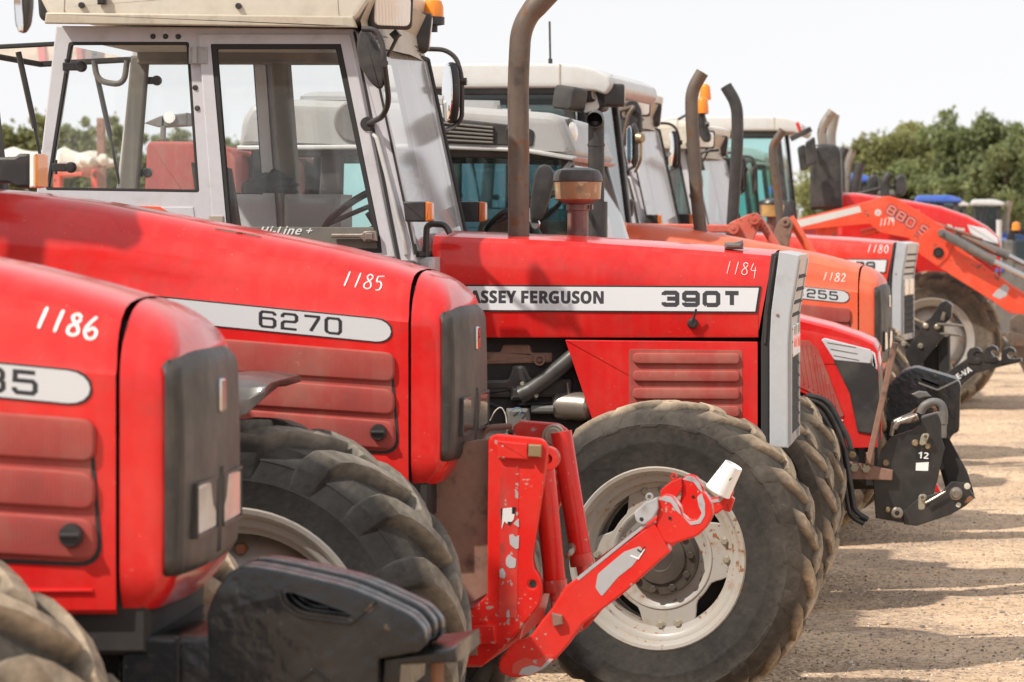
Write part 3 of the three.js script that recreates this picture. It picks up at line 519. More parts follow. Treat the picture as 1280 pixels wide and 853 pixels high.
// ---------------------------------------------------------------- the square-nosed tractor with the silver cab (three of them)
const ZB = 11.7, BC = -12.0, ZN = 11.45, ZF = 12.55, ZW = 11.1;
function squareNose(root, { red = M.red, number, name, chalkAt, detail = true, hoodDrop = 0, cowl = true, plate = true }) {
  const B = (px, py) => { const p = [xm(px, ZB), ym(py, ZB)]; p[1] -= hoodDrop; return p; };
  const near = -ZB, far = BC - 0.3;
  // hood: flat side, small round shoulder
  const rows = [], st = [[540, 293], [700, 299], [850, 309], [948, 316.5], [966, 318]];
  for (const [px, py] of st) {
    const x = xm(px, ZB), T = ym(py, ZB) - hoodDrop, bot = ym(px > 955 ? 422 : 422, ZB) - hoodDrop;
    const xx = (y) => px === 966 ? x + (bot - T) * 0 - (T - y) * 0.185 : x;
    const h = [[0.275, bot], [0.297, bot], [0.30, bot + 0.01], [0.30, T - 0.12], [0.296, T - 0.055], [0.284, T - 0.025], [0.262, T - 0.007], [0.22, T], [0.1, T + 0.012], [0, T + 0.015]];
    rows.push([...h, ...h.slice(0, -1).reverse().map(([z, y]) => [-z, y])].map(([z, y]) => V(xx(y), y, BC + z)));
  }
  rows.unshift(rows[0].map((p) => V(p.x + 0.0, mix(p.y, ym(360, ZB) - hoodDrop, 0.9), mix(p.z, BC, 0.6))), rows[0].map((p) => V(p.x - 0.004, p.y - 0.012, mix(p.z, BC, 0.04))));
  const hood = part(root, 'hood', [creased(grid(rows), 0.45)], red);
  part(root, 'engine', [boxM(xm(545, ZB), xm(950, ZB), 0.95, ym(345, ZB) - hoodDrop, BC - 0.22, BC + 0.22, 0.02)], M.dark);
  if (cowl) {
    const gask = [B(964, 318), B(975, 314), B(963.5, 388), B(962, 430), B(962, 558), B(951, 558), B(951, 428), B(954.5, 392)];
    part(root, 'hood_seal', [extM(gask, near + 0.004, 0.608, { bevel: 0.008 })], M.seal);
    part(hood, 'seal_ridge', [bar(V(...B(969, 320), near + 0.006), V(...B(958.5, 392), near + 0.006), 0.012, 0.008), bar(V(...B(958.5, 392), near + 0.006), V(...B(956, 430), near + 0.006), 0.012, 0.008)], M.plastic);
    const cw = [B(974, 314), B(1000, 319), B(987.5, 394), B(985, 430), B(985, 560), B(962, 560), B(962, 430), B(964, 390)];
    const c = part(root, 'front_cowl', [extM(cw, near + 0.01, 0.62, { bevel: 0.005, r: 0 })], M.cowl);
    // recessed louvred grille, seen on the front face
    const gz0 = BC - 0.25, gz1 = BC + 0.25, fx = xm(985.2, ZB), sx = (y) => y > B(0, 395)[1] ? (y - B(0, 395)[1]) * 0.165 : 0;
    part(root, 'grille_back', [boxM(fx - 0.006, fx + 0.004, B(0, 545)[1], B(0, 335)[1], gz0, gz1, 0.002)], M.dark);
    for (let k = 0; k < 13; k++) { const y = mix(B(0, 540)[1], B(0, 345)[1], k / 12), x = fx + sx(y); part(root, 'grille_louvre', [bar(V(x - 0.004, y + 0.012, BC), V(x + 0.012, y - 0.010, BC), 0.50, 0.006, 0.002)], M.dark); }
    const rimW = 0.03; for (const z0 of [gz1, gz0 - rimW]) part(c, 'grille_edge', [extM([[fx - 0.002, B(0, 560)[1]], [fx + 0.012, B(0, 556)[1]], [fx + 0.012, B(0, 395)[1]], [fx + 0.012 + sx(B(0, 325)[1]), B(0, 325)[1]], [fx - 0.002, B(0, 322)[1]]], z0 + rimW, rimW, { bevel: 0.003 })], M.cowl);
    for (const zc of [0.12, -0.12]) { const y0 = B(0, 448)[1], y1 = B(0, 408)[1]; part(root, 'headlight', [boxFace(fx, fx + 0.016, y0, y1, BC + zc - 0.1, BC + zc + 0.1, 0.012)], M.lens); }
    part(c, 'cowl_bolt', [stud(V(...B(972, 394), near + 0.01), 0.006, 0.004)], M.rustBright);
  }
  if (plate) {
    const P0 = [B(500, 357.5), B(948.5, 360), B(944, 389.5), B(500, 387)], z = near + 0.003;
    const big = [[P0[0][0], P0[0][1] + 0.006], [P0[1][0] + 0.009, P0[1][1] + 0.006], [P0[2][0] + 0.007, P0[2][1] - 0.006], [P0[3][0], P0[3][1] - 0.006]];
    const pl = part(root, 'model_plate', [extM(big, z + 0.002, 0.006, { bevel: 0.001 })], M.seal);
    const x0 = P0[3][0], x1 = P0[1][0], Hh = P0[0][1] - P0[3][1], PW = 2048, PH = Math.round(2048 * Hh / (x1 - x0)), k = PW / (x1 - x0);
    const m = printMat(PW, PH, (c) => {
      c.fillStyle = '#d9dade'; c.fillRect(0, 0, PW, PH);
      const X = (px) => (xm(px, ZB) - x0) * k, y = (py) => (py - 357.5) / 29.5 * PH;
      wide(c, number, X(number.length > 3 ? 827 : 842), y(361.5), number.length > 3 ? X(926) - X(827) : X(920) - X(842), y(382) - y(361.5), 0.010 * k, 0.0165 * k, '#3a3a3f');
      if (name) { c.fillStyle = '#3a3a3f'; c.font = `bold ${Math.round((y(378.4) - y(363.2)) * 1.37)}px sans-serif`; c.strokeStyle = '#3a3a3f'; c.lineWidth = 5; c.lineJoin = 'round'; const tw = c.measureText(name).width, wv = X(756) - X(569); c.save(); c.translate(X(569), y(378)); c.scale(wv / tw, 1); c.fillText(name, 0, 0); c.strokeText(name, 0, 0); c.restore(); }
    });
    const sl = (P0[2][1] - P0[3][1]) / (P0[2][0] - P0[3][0]);
    part(pl, 'plate_face', [sheetM(P0, z + 0.0032, [P0[3], [x1, P0[3][1] + sl * (x1 - x0)], P0[0]])], m);
  }
  // lower side panel with pressed ribs
  const lp = part(root, 'side_panel', [extM([B(706, 425), B(947, 427.5), B(947, 560), B(752, 560)], near + 0.002, 0.02, { bevel: 0.004, r: 0.004 })], red);
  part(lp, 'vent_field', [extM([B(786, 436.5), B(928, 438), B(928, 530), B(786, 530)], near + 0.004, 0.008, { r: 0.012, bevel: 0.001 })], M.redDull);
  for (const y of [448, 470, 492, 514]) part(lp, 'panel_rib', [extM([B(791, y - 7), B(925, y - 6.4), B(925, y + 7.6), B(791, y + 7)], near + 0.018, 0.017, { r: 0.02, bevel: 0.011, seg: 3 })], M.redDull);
  if (!detail) { chalk(root, [hood], chalkAt.text, ...chalkAt.at); return hood; }
  const lt = B(866, 404.5); part(root, 'hood_latch', [turned([[0.021, 0], [0.021, 0.014], [0.014, 0.024], [0, 0.026]], V(lt[0], lt[1], near), V(0, 0, 1), 16, 0.6), rod(V(lt[0], lt[1], near + 0.022), V(...B(871, 386.5), near + 0.035), 0.0045)], M.black);
  part(root, 'hood_hook', [boxM(B(903, 0)[0], B(926, 0)[0], ym(312, ZB), ym(303, ZB), BC + 0.16, BC + 0.22, 0.01), bar(V(xm(908, ZB), ym(308, ZB), BC + 0.19), V(xm(926, ZB), ym(303.5, ZB), BC + 0.19), 0.05, 0.02)], M.greySteel);
  chalk(root, [hood], chalkAt.text, ...chalkAt.at);
  // engine bay
  const Z2 = 11.78;
  const E = (px, py, d = 0) => V(xm(px, Z2 + d), ym(py, Z2 + d), -(Z2 + d));
  part(root, 'exhaust_manifold', [ext([[605, 440], [625, 440], [627, 431], [662, 431], [664, 441], [690, 441], [690, 454], [605, 456]], 11.77, 0.1, { bevel: 0.01, r: 0.01 }), turned([[0.014, 0.02], [0.022, 0.02], [0.022, 0]], E(675, 450), V(0, 0, 1), 16, 0.5)], M.rust);
  part(root, 'rocker_cover', [ext([[598, 474], [634, 474], [640, 456], [656, 456], [664, 473], [715, 473], [715, 498], [598, 498]], 11.76, 0.14, { bevel: 0.015, r: 0.012 })], M.plastic);
  part(root, 'intake_pipe', [pipe([E(650, 494, -0.05), E(660, 490, -0.05), E(690, 468, -0.05), E(718, 444, -0.04), E(730, 436, 0)], (t) => 0.036 - 0.004 * Math.sin(t * 3), { round: 0.08 }), boxM(xm(640, Z2), xm(672, Z2), ym(500, Z2), ym(483, Z2), -Z2 + 0.01, -Z2 + 0.05, 0.012)], M.plastic);
  part(root, 'engine_bolt', [[653, 480], [670, 495]].map(([a, b]) => stud(E(a, b, -0.06), 0.009, 0.01)), M.bolt);
  part(root, 'alternator', [turned([[0.0, 0.06], [0.035, 0.06], [0.052, 0.045], [0.055, 0], [0.055, -0.08], [0.04, -0.1]], E(723, 508, -0.02), V(1, 0, 0.35), 24, 0.5), bar(E(709, 478, -0.03), E(711, 494, -0.03), 0.02, 0.012)], M.steel);
  part(root, 'fuel_pipe', [pipe([E(600, 486, -0.02), E(638, 484.5, -0.02), E(639, 503, -0.02)], 0.0035), pipe([E(598, 500), E(622, 508), E(640, 520), E(655, 528)], 0.010), pipe([E(648, 505, -0.03), E(690, 505, -0.03), E(712, 496, -0.03)], 0.006), pipe([E(680, 515), E(695, 522), E(712, 530)], 0.009)], M.seal);
  part(root, 'injection_pump', [boxM(xm(635, Z2), xm(664, Z2), ym(540, Z2), ym(510, Z2), -Z2, -Z2 + 0.06, 0.012), rod(E(664, 512, -0.04), E(692, 512, -0.04), 0.016), boxM(xm(600, Z2), xm(700, Z2), ym(570, Z2), ym(536, Z2), -Z2 - 0.06, -Z2 + 0.03, 0.02)], M.greySteel);
  part(root, 'wiring', [pipe([E(612, 526, -0.06), E(618, 514, -0.06), E(626, 508, -0.06), E(632, 518, -0.06), E(633, 530, -0.06)], 0.0022, { rad: 6 })], M.bag);
  part(root, 'wiring', [pipe([E(637, 515, -0.07), E(645, 509, -0.07), E(654, 512, -0.07), E(648, 518, -0.07)], 0.002, { rad: 6 })], mat({ color: new THREE.Color(0.08, 0.2, 0.3), roughness: 0.6 }));
  return hood;
}
function silverCab(root, { detail = true, text = null }) {
  const N = (px, py) => [xm(px, ZN), ym(py, ZN)], zn = -ZN, zf = -ZF, W = ZF - ZN;
  const P = (px, py, z = zn) => V(xm(px, ZN), ym(py, ZN), z);
  // roof
  const roof = part(root, 'cab_roof', [extM([N(62, -30), N(440, -34), N(474, -24), N(470, 0), N(452, 27), N(69, 22), N(53, -10)], zn + 0.10, W + 0.20, { r: 0.02, bevel: 0.025, seg: 3 })], M.cream);
  for (const z of [zn + 0.115, zf - 0.085]) part(roof, 'gutter', [extM([N(68, 18), N(448, 23), N(453, 37), N(66, 32)], z, 0.03, { bevel: 0.006, r: 0.005 })], M.creamDirty);
  part(roof, 'roof_seam', [extM([N(91, -40), N(92.4, -40), N(89.6, 17), N(88.4, 17)], zn + 0.1025, 0.01, { bevel: 0.001 }), extM([N(426, -40), N(427, -40), N(430, 20), N(429, 20)], zn + 0.1025, 0.01, { bevel: 0.001 })], M.creamDirty);
  for (const [a, b] of [[111.5, 9], [306, 10]]) part(roof, 'rubber_plug', [turned([[0.0, 0.018], [0.008, 0.018], [0.0115, 0.01], [0.0115, 0]], P(a, b, zn + 0.10), V(0, 0, 1), 14, 0.6)], M.plastic);
  part(roof, 'roof_catch', [boxM(xm(133, ZN), xm(142.5, ZN), ym(8.5, ZN), ym(-6, ZN), zn + 0.1, zn + 0.13, 0.005)], M.plastic);
  // front fascia under the roof, over the windscreen
  const fas = []; for (const [px, py, d] of [[469, -2, 0], [456, 27, 0.0], [458, 40, -0.01], [462, 58, -0.01]]) fas.push([0, 0.15, 0.5, 0.85, 1].map((t) => V(xm(px, ZN) + 0.05 * Math.sin(Math.PI * t), ym(py, ZN), mix(zn + 0.085, zf - 0.085, t))));
  part(roof, 'front_fascia', [creased(grid(fas), 0.3)], M.creamDirty);
  for (const q of [48, 53, 58]) part(roof, 'fascia_groove', [rod(V(xm(460, ZN) + 0.02, ym(q - 6, ZN), zn + 0.02), V(xm(460, ZN) + 0.03, ym(q - 6, ZN), zf + 0.2), 0.004)], M.plastic);
  // side frames, near and far
  const outline = [N(69, 32), N(441, 36), N(519, 327), N(283, 330), N(44, 330), N(45, 238)];
  const q4 = [N(85, 52), N(236, 52), N(249, 241), N(56, 238)]; q4.r = 0.012;
  const dr = [N(246, 41), N(439, 41), N(497, 322), N(266, 322)]; dr.r = 0.01;
  const lowp = [N(56, 252), N(250, 254), N(262, 322), N(50, 322)]; lowp.r = 0.004;
  const fr = part(root, 'cab_frame', [extM(outline, zn, 0.05, { bevel: 0.006, holes: [q4, dr] })], M.silver);
  part(root, 'cab_frame', [extM(outline, zf + 0.05, 0.05, { bevel: 0.006, holes: [q4, dr] })], M.silver);
  part(fr, 'sill_panel', [extM([N(58, 258), N(241, 259), N(244, 280), N(56, 280)], zn + 0.004, 0.012, { bevel: 0.002 })], M.silver);
  part(fr, 'red_flash', [extM([N(173, 257.5), N(200, 258.5), N(209, 264), N(178, 262.5)], zn + 0.007, 0.006, { bevel: 0.001 })], M.redFaded);
  for (const [a, b] of [[190.5, 45.5], [206.3, 45.5], [222.2, 45.8], [243.5, 109.5], [246, 135.2]]) part(fr, 'rubber_plug', [turned([[0, 0.007], [0.007, 0.006], [0.0105, 0.001], [0.0105, -0.004]], P(a, b), V(0, 0, 1), 14, 0.7)], M.plastic);
  const qs = (pts, w) => { const o = pts.map((p) => [...p]), c = o.reduce((s, p) => [s[0] + p[0] / 4, s[1] + p[1] / 4], [0, 0]), inn = o.map((p) => { const k = 1 - w / Math.hypot(p[0] - c[0], p[1] - c[1]); return [c[0] + (p[0] - c[0]) * k, c[1] + (p[1] - c[1]) * k]; }); inn.r = 0.012; return [o, inn]; };
  for (const z of [zn + 0.001, zf + 0.048]) {
    const [o, inn] = qs(q4, 0.012); const g = part(root, 'quarter_window', [pane(q4.map((p) => V(p[0], p[1], z - 0.012)))], M.glass);
    part(g, 'window_seal', [extM(o, z, 0.02, { bevel: 0.003, r: 0.012, holes: [inn] })], M.seal);
    for (const [px, py] of z > -12 ? [[67, 209], [80, 83]] : [[67, 209], [80, 83]]) { part(g, 'window_catch', [boxM(xm(px - 1, ZN), xm(px + 20, ZN), ym(py + 5.5, ZN), ym(py - 4.5, ZN), z, z + 0.016, 0.003), rod(V(xm(px + 3, ZN), ym(py + 9, ZN), z + 0.008), V(xm(px + 3, ZN), ym(py - 9, ZN), z + 0.008), 0.006), turned([[0, 0.022], [0.015, 0.021], [0.0205, 0.012], [0.0205, 0]], V(xm(px + 22, ZN), ym(py + 0.5, ZN), z + 0.004), V(0, 0, 1), 18, 0.7)], M.black); }
  }
  // doors
  for (const [z, s] of [[zn, 1], [zf, -1]]) {
    const zz = s > 0 ? z + 0.014 : z + 0.03;
    const O = [N(248, 42.5), N(438, 42.5), N(494.5, 322), N(269, 322)], I = [N(263, 53), N(427, 53), N(481, 322), N(284, 322)]; I.r = 0.015;
    const d = part(root, 'cab_door', [extM(O, zz, 0.04, { bevel: 0.005, r: 0.008, holes: [[N(262, 53.5), N(428, 53.5), N(478, 300), N(480, 318), N(285, 318)]] })], M.silver);
    const g = [N(263, 54), N(427.5, 54), N(479.5, 317), N(285, 317)], [o, inn] = qs(g, 0.02);
    part(d, 'door_glass', [pane(g.map((p) => V(p[0], p[1], zz - 0.02)))], M.glass);
    part(d, 'door_seal', [extM(g, zz - 0.003, 0.03, { bevel: 0.004, r: 0.015, holes: [Object.assign([N(269, 60), N(421, 60), N(474, 312), N(289, 312)], { r: 0.012 })] })], M.seal);
    part(d, 'door_band', [extM([N(288, 284), N(468, 284), N(478, 318), N(290, 318)], zz - 0.004, 0.012, { bevel: 0.002 })], M.trim);
    if (s > 0) {
      part(d, 'door_hinge', [boxM(xm(237, ZN), xm(260, ZN), ym(80, ZN), ym(59, ZN), zz - 0.004, zz + 0.006, 0.002), rod(V(xm(245, ZN), ym(79.5, ZN), zz + 0.01), V(xm(245, ZN), ym(58.5, ZN), zz + 0.01), 0.0095), ...[[238.5, 62.5], [256.5, 62.5], [238.5, 77], [256.5, 77]].map(([a, b]) => stud(P(a, b, zz + 0.006), 0.004, 0.003))], M.roofGrey);
      part(d, 'door_hinge', [boxM(xm(262, ZN), xm(280, ZN), ym(283, ZN), ym(270, ZN), zz - 0.004, zz + 0.006, 0.002)], M.rim);
      part(d, 'door_handle', [extM([N(416, 292), N(455, 292), N(457, 289), N(472, 288), N(474, 302), N(457, 302.5), N(452, 297.5), N(416, 297.5)], zz + 0.03, 0.025, { bevel: 0.005, r: 0.006 }), extM([N(459, 291.5), N(468, 291.5), N(468, 300), N(459, 300)], zz + 0.036, 0.02, { bevel: 0.003 })], M.steel);
      if (text) { const x0 = xm(322, ZN), x1 = xm(393, ZN), y0 = ym(297, ZN), y1 = ym(280, ZN); part(d, 'door_print', [sheetM([[x0, y0], [x1, y0], [x1, y1], [x0, y1]], zz - 0.002, [[x0, y0], [x1, y0], [x0, y1]])], printMat(512, 128, (c) => { c.clearRect(0, 0, 512, 128); c.fillStyle = '#d8d8d8'; c.font = 'italic bold 104px sans-serif'; c.save(); c.transform(1, 0, -0.18, 1, 22, 0); const tw = c.measureText(text).width; c.scale(480 / tw, 1); c.fillText(text, 0, 100); c.restore(); }, true)); }
    }
  }
  // front posts and windscreen
  for (const z of [zn, zf + 0.045]) {
    part(root, 'front_post', [extM([N(443, 38), N(462, 52), N(516, 290), N(519, 328), N(499, 328)], z - 0.004, 0.04, { bevel: 0.006 })], M.silver);
    part(root, 'post_seal', [extM([N(441, 40), N(444, 40), N(501, 328), N(497, 328)], z + 0.004, 0.03, { bevel: 0.002 }), extM([N(460.5, 54), N(463, 54), N(520, 318), N(517, 318)], z + 0.002, 0.045, { bevel: 0.002 })], M.seal);
  }
  part(root, 'post_rail', [pipe([P(466, 168, zn + 0.004), P(471, 172, zn + 0.012), P(505, 300, zn + 0.012), P(507, 318, zn + 0.004)], 0.008)], M.white);
  const ws = [V(xm(462, ZN), ym(54, ZN), zn - 0.02), V(xm(462, ZN) + 0.02, ym(54, ZN), zf + 0.02), V(xm(519, ZN) + 0.02, ym(318, ZN), zf + 0.02), V(xm(519, ZN), ym(318, ZN), zn - 0.02)];
  const wsp = part(root, 'windscreen', [pane(ws)], M.glassScreen);
  part(wsp, 'windscreen_seal', [frameBar([ws[1], ws[2]], 0.012), frameBar([ws[0], ws[1]], 0.010), frameBar([ws[2], ws[3]], 0.012)], M.seal);
  part(root, 'dash_panel', [extM([N(506, 322), N(535, 322), N(535, 380), N(506, 380)], zn - 0.12, W - 0.24, { bevel: 0.02 })], M.silver);
  // rear window swung open
  const hy = ym(54, ZN), rw = [V(xm(70, ZN), hy, zn - 0.03), V(xm(70, ZN), hy, zf + 0.03), V(xm(-60, ZN), hy - 0.02, zf + 0.03), V(xm(-60, ZN), hy - 0.02, zn - 0.03)];
  const rg = part(root, 'rear_window', [pane(rw)], M.glass); part(rg, 'window_seal', [frameBar([rw[0], rw[3]], 0.009), frameBar([rw[1], rw[2]], 0.012), frameBar([rw[2], rw[3]], 0.012)], M.seal);
  for (const z of [zn - 0.05, zf + 0.05]) part(rg, 'gas_strut', [rod(V(xm(17, ZN), hy - 0.03, z), V(xm(38, ZN), ym(160, ZN), z), 0.011), rod(V(xm(38, ZN), ym(160, ZN), z), V(xm(50, ZN), ym(225, ZN), z), 0.006)], M.black);
  part(rg, 'window_handle', [pipe([V(xm(40, ZN), hy - 0.02, zf + 0.3), V(xm(44, ZN), hy - 0.1, zf + 0.3), V(xm(80, ZN), hy - 0.12, zf + 0.3), V(xm(84, ZN), hy - 0.02, zf + 0.3)], 0.012)], M.greySteel);
  // inside: far posts lining, seat, console, wheel
  part(root, 'cab_lining', [extM([N(262, 52), N(285, 52), N(306, 330), N(280, 330)], zf + 0.13, 0.08, { bevel: 0.01 }), extM([N(70, 50), N(94, 50), N(72, 330), N(45, 330)], zf + 0.10, 0.04, { bevel: 0.01 }), extM([N(82, 40), N(440, 40), N(446, 62), N(82, 62)], zf + 0.14, 0.09, { bevel: 0.01 })], M.trim);
  part(root, 'headlining', [extM([N(78, 36), N(442, 38), N(445, 48), N(78, 46)], zn - 0.05, W - 0.1, { bevel: 0.01 })], M.lining);
  part(root, 'rear_light', [extM([N(42, -20), N(60, -22), N(66, 24), N(50, 26), N(45, 20)], zn - 0.02, 0.12, { bevel: 0.012, r: 0.02 })], M.plastic);
  part(root, 'cab_floor', [extM([N(44, 330), N(519, 330), N(519, 400), N(44, 400)], zn - 0.05, W - 0.1, { bevel: 0.01 })], M.trim);
  part(root, 'driver_seat', [boxM(xm(225, ZN), xm(320, ZN), ym(345, ZN), ym(300, ZN), BC - 0.22, BC + 0.22, 0.05), extM([N(205, 200), N(232, 206), N(250, 318), N(220, 318)], BC + 0.2, 0.4, { bevel: 0.04, seg: 3 })], M.seat);
  part(root, 'side_console', [boxM(xm(300, ZN), xm(375, ZN), ym(330, ZN), ym(240, ZN), BC - 0.42, BC - 0.16, 0.02)], M.roofGrey);
  part(root, 'steering_wheel', [steerWheel(V(xm(428, ZN), ym(262, ZN), BC), 0.21, 0.55), rod(V(xm(428, ZN), ym(262, ZN), BC), V(xm(475, ZN), ym(340, ZN), BC), 0.03)], M.black);
  part(root, 'instrument_panel', [extM([N(440, 268), N(486, 250), N(500, 330), N(452, 330)], BC + 0.2, 0.4, { bevel: 0.03, seg: 3 })], M.trim);
  // lamps on the roof front
  for (const z of [zn - 0.02, zf + 0.14]) {
    const nr = z === zn - 0.02, c = nr ? V(xm(489, ZN), ym(13, ZN), z) : V(xm(536, 12.4), ym(42, 12.4), z), g = nr ? workLight(0.17, 0.14, 0.12) : workLight(0.13, 0.16, 0.11); g.forEach((x) => { x.rotateZ(-0.10); x.rotateY(nr ? -1.0 : 0.25); x.translate(c.x, c.y, c.z); });
    const l = part(root, 'work_light', [g[0]], M.plastic); part(l, 'lamp_lens', [g[1]], M.lens); part(l, 'lamp_bracket', [rod(c.clone().add(V(-0.06, 0.0, 0)), c.clone().add(V(-0.16, 0.03, 0)), 0.014)], M.black);
  }
  const bc = V(xm(528, 12.45), ym(9, 12.45), zf + 0.10);
  if (detail) { const be = part(root, 'beacon', [turned([[0, 0.078], [0.02, 0.076], [0.036, 0.064], [0.044, 0.04], [0.044, 0.0]], bc.clone().add(V(0.04, -0.04, 0)), V(0, 1, 0), 24, 0.6)], M.amber); part(be, 'beacon_base', [turned([[0.048, 0.0], [0.048, -0.03], [0.02, -0.035], [0.02, -0.06]], bc.clone().add(V(0.04, -0.04, 0)), V(0, 1, 0), 20, 0.5)], M.plastic); }
  // mirrors
  const mz = zn + 0.22, mz2 = zf - 0.22, sw = (px, py, Zc) => V(xm(px, Zc), ym(py, Zc), -Zc);
  const Zm = 11.2, Zg = 12.8;
  const m1 = part(root, 'mirror', [mirrorHead([[449, 37], [458, 35], [466, 45], [481, 76], [480, 104], [474, 113], [462, 104], [447, 80], [444, 55]], Zm, 0.035)], M.plastic);
  part(m1, 'mirror_arm', [pipe([sw(452, 36, Zm - 0.03), sw(470, 37, Zm - 0.03), sw(478, 55, Zm - 0.03), sw(480, 80, Zm - 0.03), sw(486, 128, Zm + 0.05), sw(478, 146, 11.3), sw(460, 155, 11.44)], 0.0105, { round: 0.06 }), rod(sw(480, 79, Zm - 0.05), sw(480, 79, Zm + 0.06), 0.014), turned([[0, 0.01], [0.025, 0.01], [0.028, 0]], sw(459, 155, 11.44), V(0, 0, 1), 16, 0.6)], M.exhaustBlack);
  part(root, 'wiper', [bar(sw(497, 45, 11.6), sw(484, 71, 11.6), 0.02, 0.012), bar(sw(491, 40, 11.6), sw(497, 47, 11.6), 0.05, 0.03)], M.plastic);
  const m2 = part(root, 'mirror', [mirrorEdge(Zg)], M.plastic);
  part(m2, 'mirror_face', [mirrorEdge(Zg, true)], M.mirror);
  part(m2, 'mirror_arm', [pipe([sw(524, 66, 12.6), sw(530, 61, Zg), sw(556, 62, Zg), sw(570, 72, Zg), sw(577, 95, Zg), sw(577, 148, Zg), sw(568, 158, Zg), sw(547, 166, 12.6)], 0.010, { round: 0.07 }), rod(sw(568, 102, Zg), sw(583, 102, Zg), 0.016)], M.exhaustBlack);
  // side lamps on the posts
  for (const [Z, x] of [[11.38, 503], [12.62, 570]]) { const a = part(root, 'indicator', [ext([[x, 252], [x + 28, 252], [x + 28, 277.5], [x + 3, 277.5]], Z, 0.06, { bevel: 0.006, r: 0.006 })], M.plastic); part(a, 'indicator_lens', [ext([[x + 28, 252], [x + 36, 253], [x + 36, 276], [x + 28, 277.5]], Z, 0.06, { bevel: 0.006, r: 0.006 })], M.amberDull); }
  part(root, 'grab_handle', [pipe([sw(531, 330, 11.6), sw(533, 284, 11.6), sw(538, 280, 11.6), sw(556, 281, 11.6), sw(562, 292, 11.6)], 0.012, { round: 0.03 })], M.black);
}
function steerWheel(c, R, tilt) {
  const g = new THREE.TorusGeometry(R, 0.014, 10, 36), s = []; s.push(g.toNonIndexed());
  for (const a of [0.3, 2.4, 4.5]) s.push(rod(V(0, 0, -0.02), V(R * Math.cos(a), R * Math.sin(a), 0), 0.010));
  const parts = s.map((x) => fin(x.index ? x.toNonIndexed() : x)); const m = mergeGeometries(parts.map((x) => { for (const k of Object.keys(x.attributes)) if (!['position', 'normal', 'uv'].includes(k)) x.deleteAttribute(k); return x; }));
  m.rotateX(Math.PI / 2 - 0.22); m.rotateZ(tilt); m.translate(c.x, c.y, c.z); return m;
}
function workLight(w, h, d) { // housing and lens of a lamp facing +x
  const hs = extM(rect(-w / 2, -h / 2, w / 2, h / 2), 0, d, { r: 0.025, bevel: 0.015, seg: 3 }), ln = extM(rect(-w / 2 + 0.014, -h / 2 + 0.014, w / 2 - 0.014, h / 2 - 0.014), 0.004, 0.012, { r: 0.025, bevel: 0.004 });
  for (const g of [hs, ln]) g.rotateY(Math.PI / 2); return [hs, ln];
}
function mirrorHead(px, Z, d) { return ext(px, Z, d, { r: 0.02, bevel: 0.014, seg: 3 }); }
function mirrorEdge(Z, face = false) {       // upright oval mirror seen nearly edge-on, glass towards the rear
  const c = V(xm(559, Z), ym(116, Z), -Z), g = extM(circ(0, 0, 1, 28).map(([x, y]) => [x * 0.085, y * 0.128]), face ? 0.004 : 0, face ? 0.006 : 0.035, { bevel: face ? 0.001 : 0.014, seg: 3 });
  if (face) g.scale(0.93, 0.95, 1);
  g.rotateY(-Math.PI / 2 + 0.42); g.translate(c.x, c.y, c.z); return g;
}
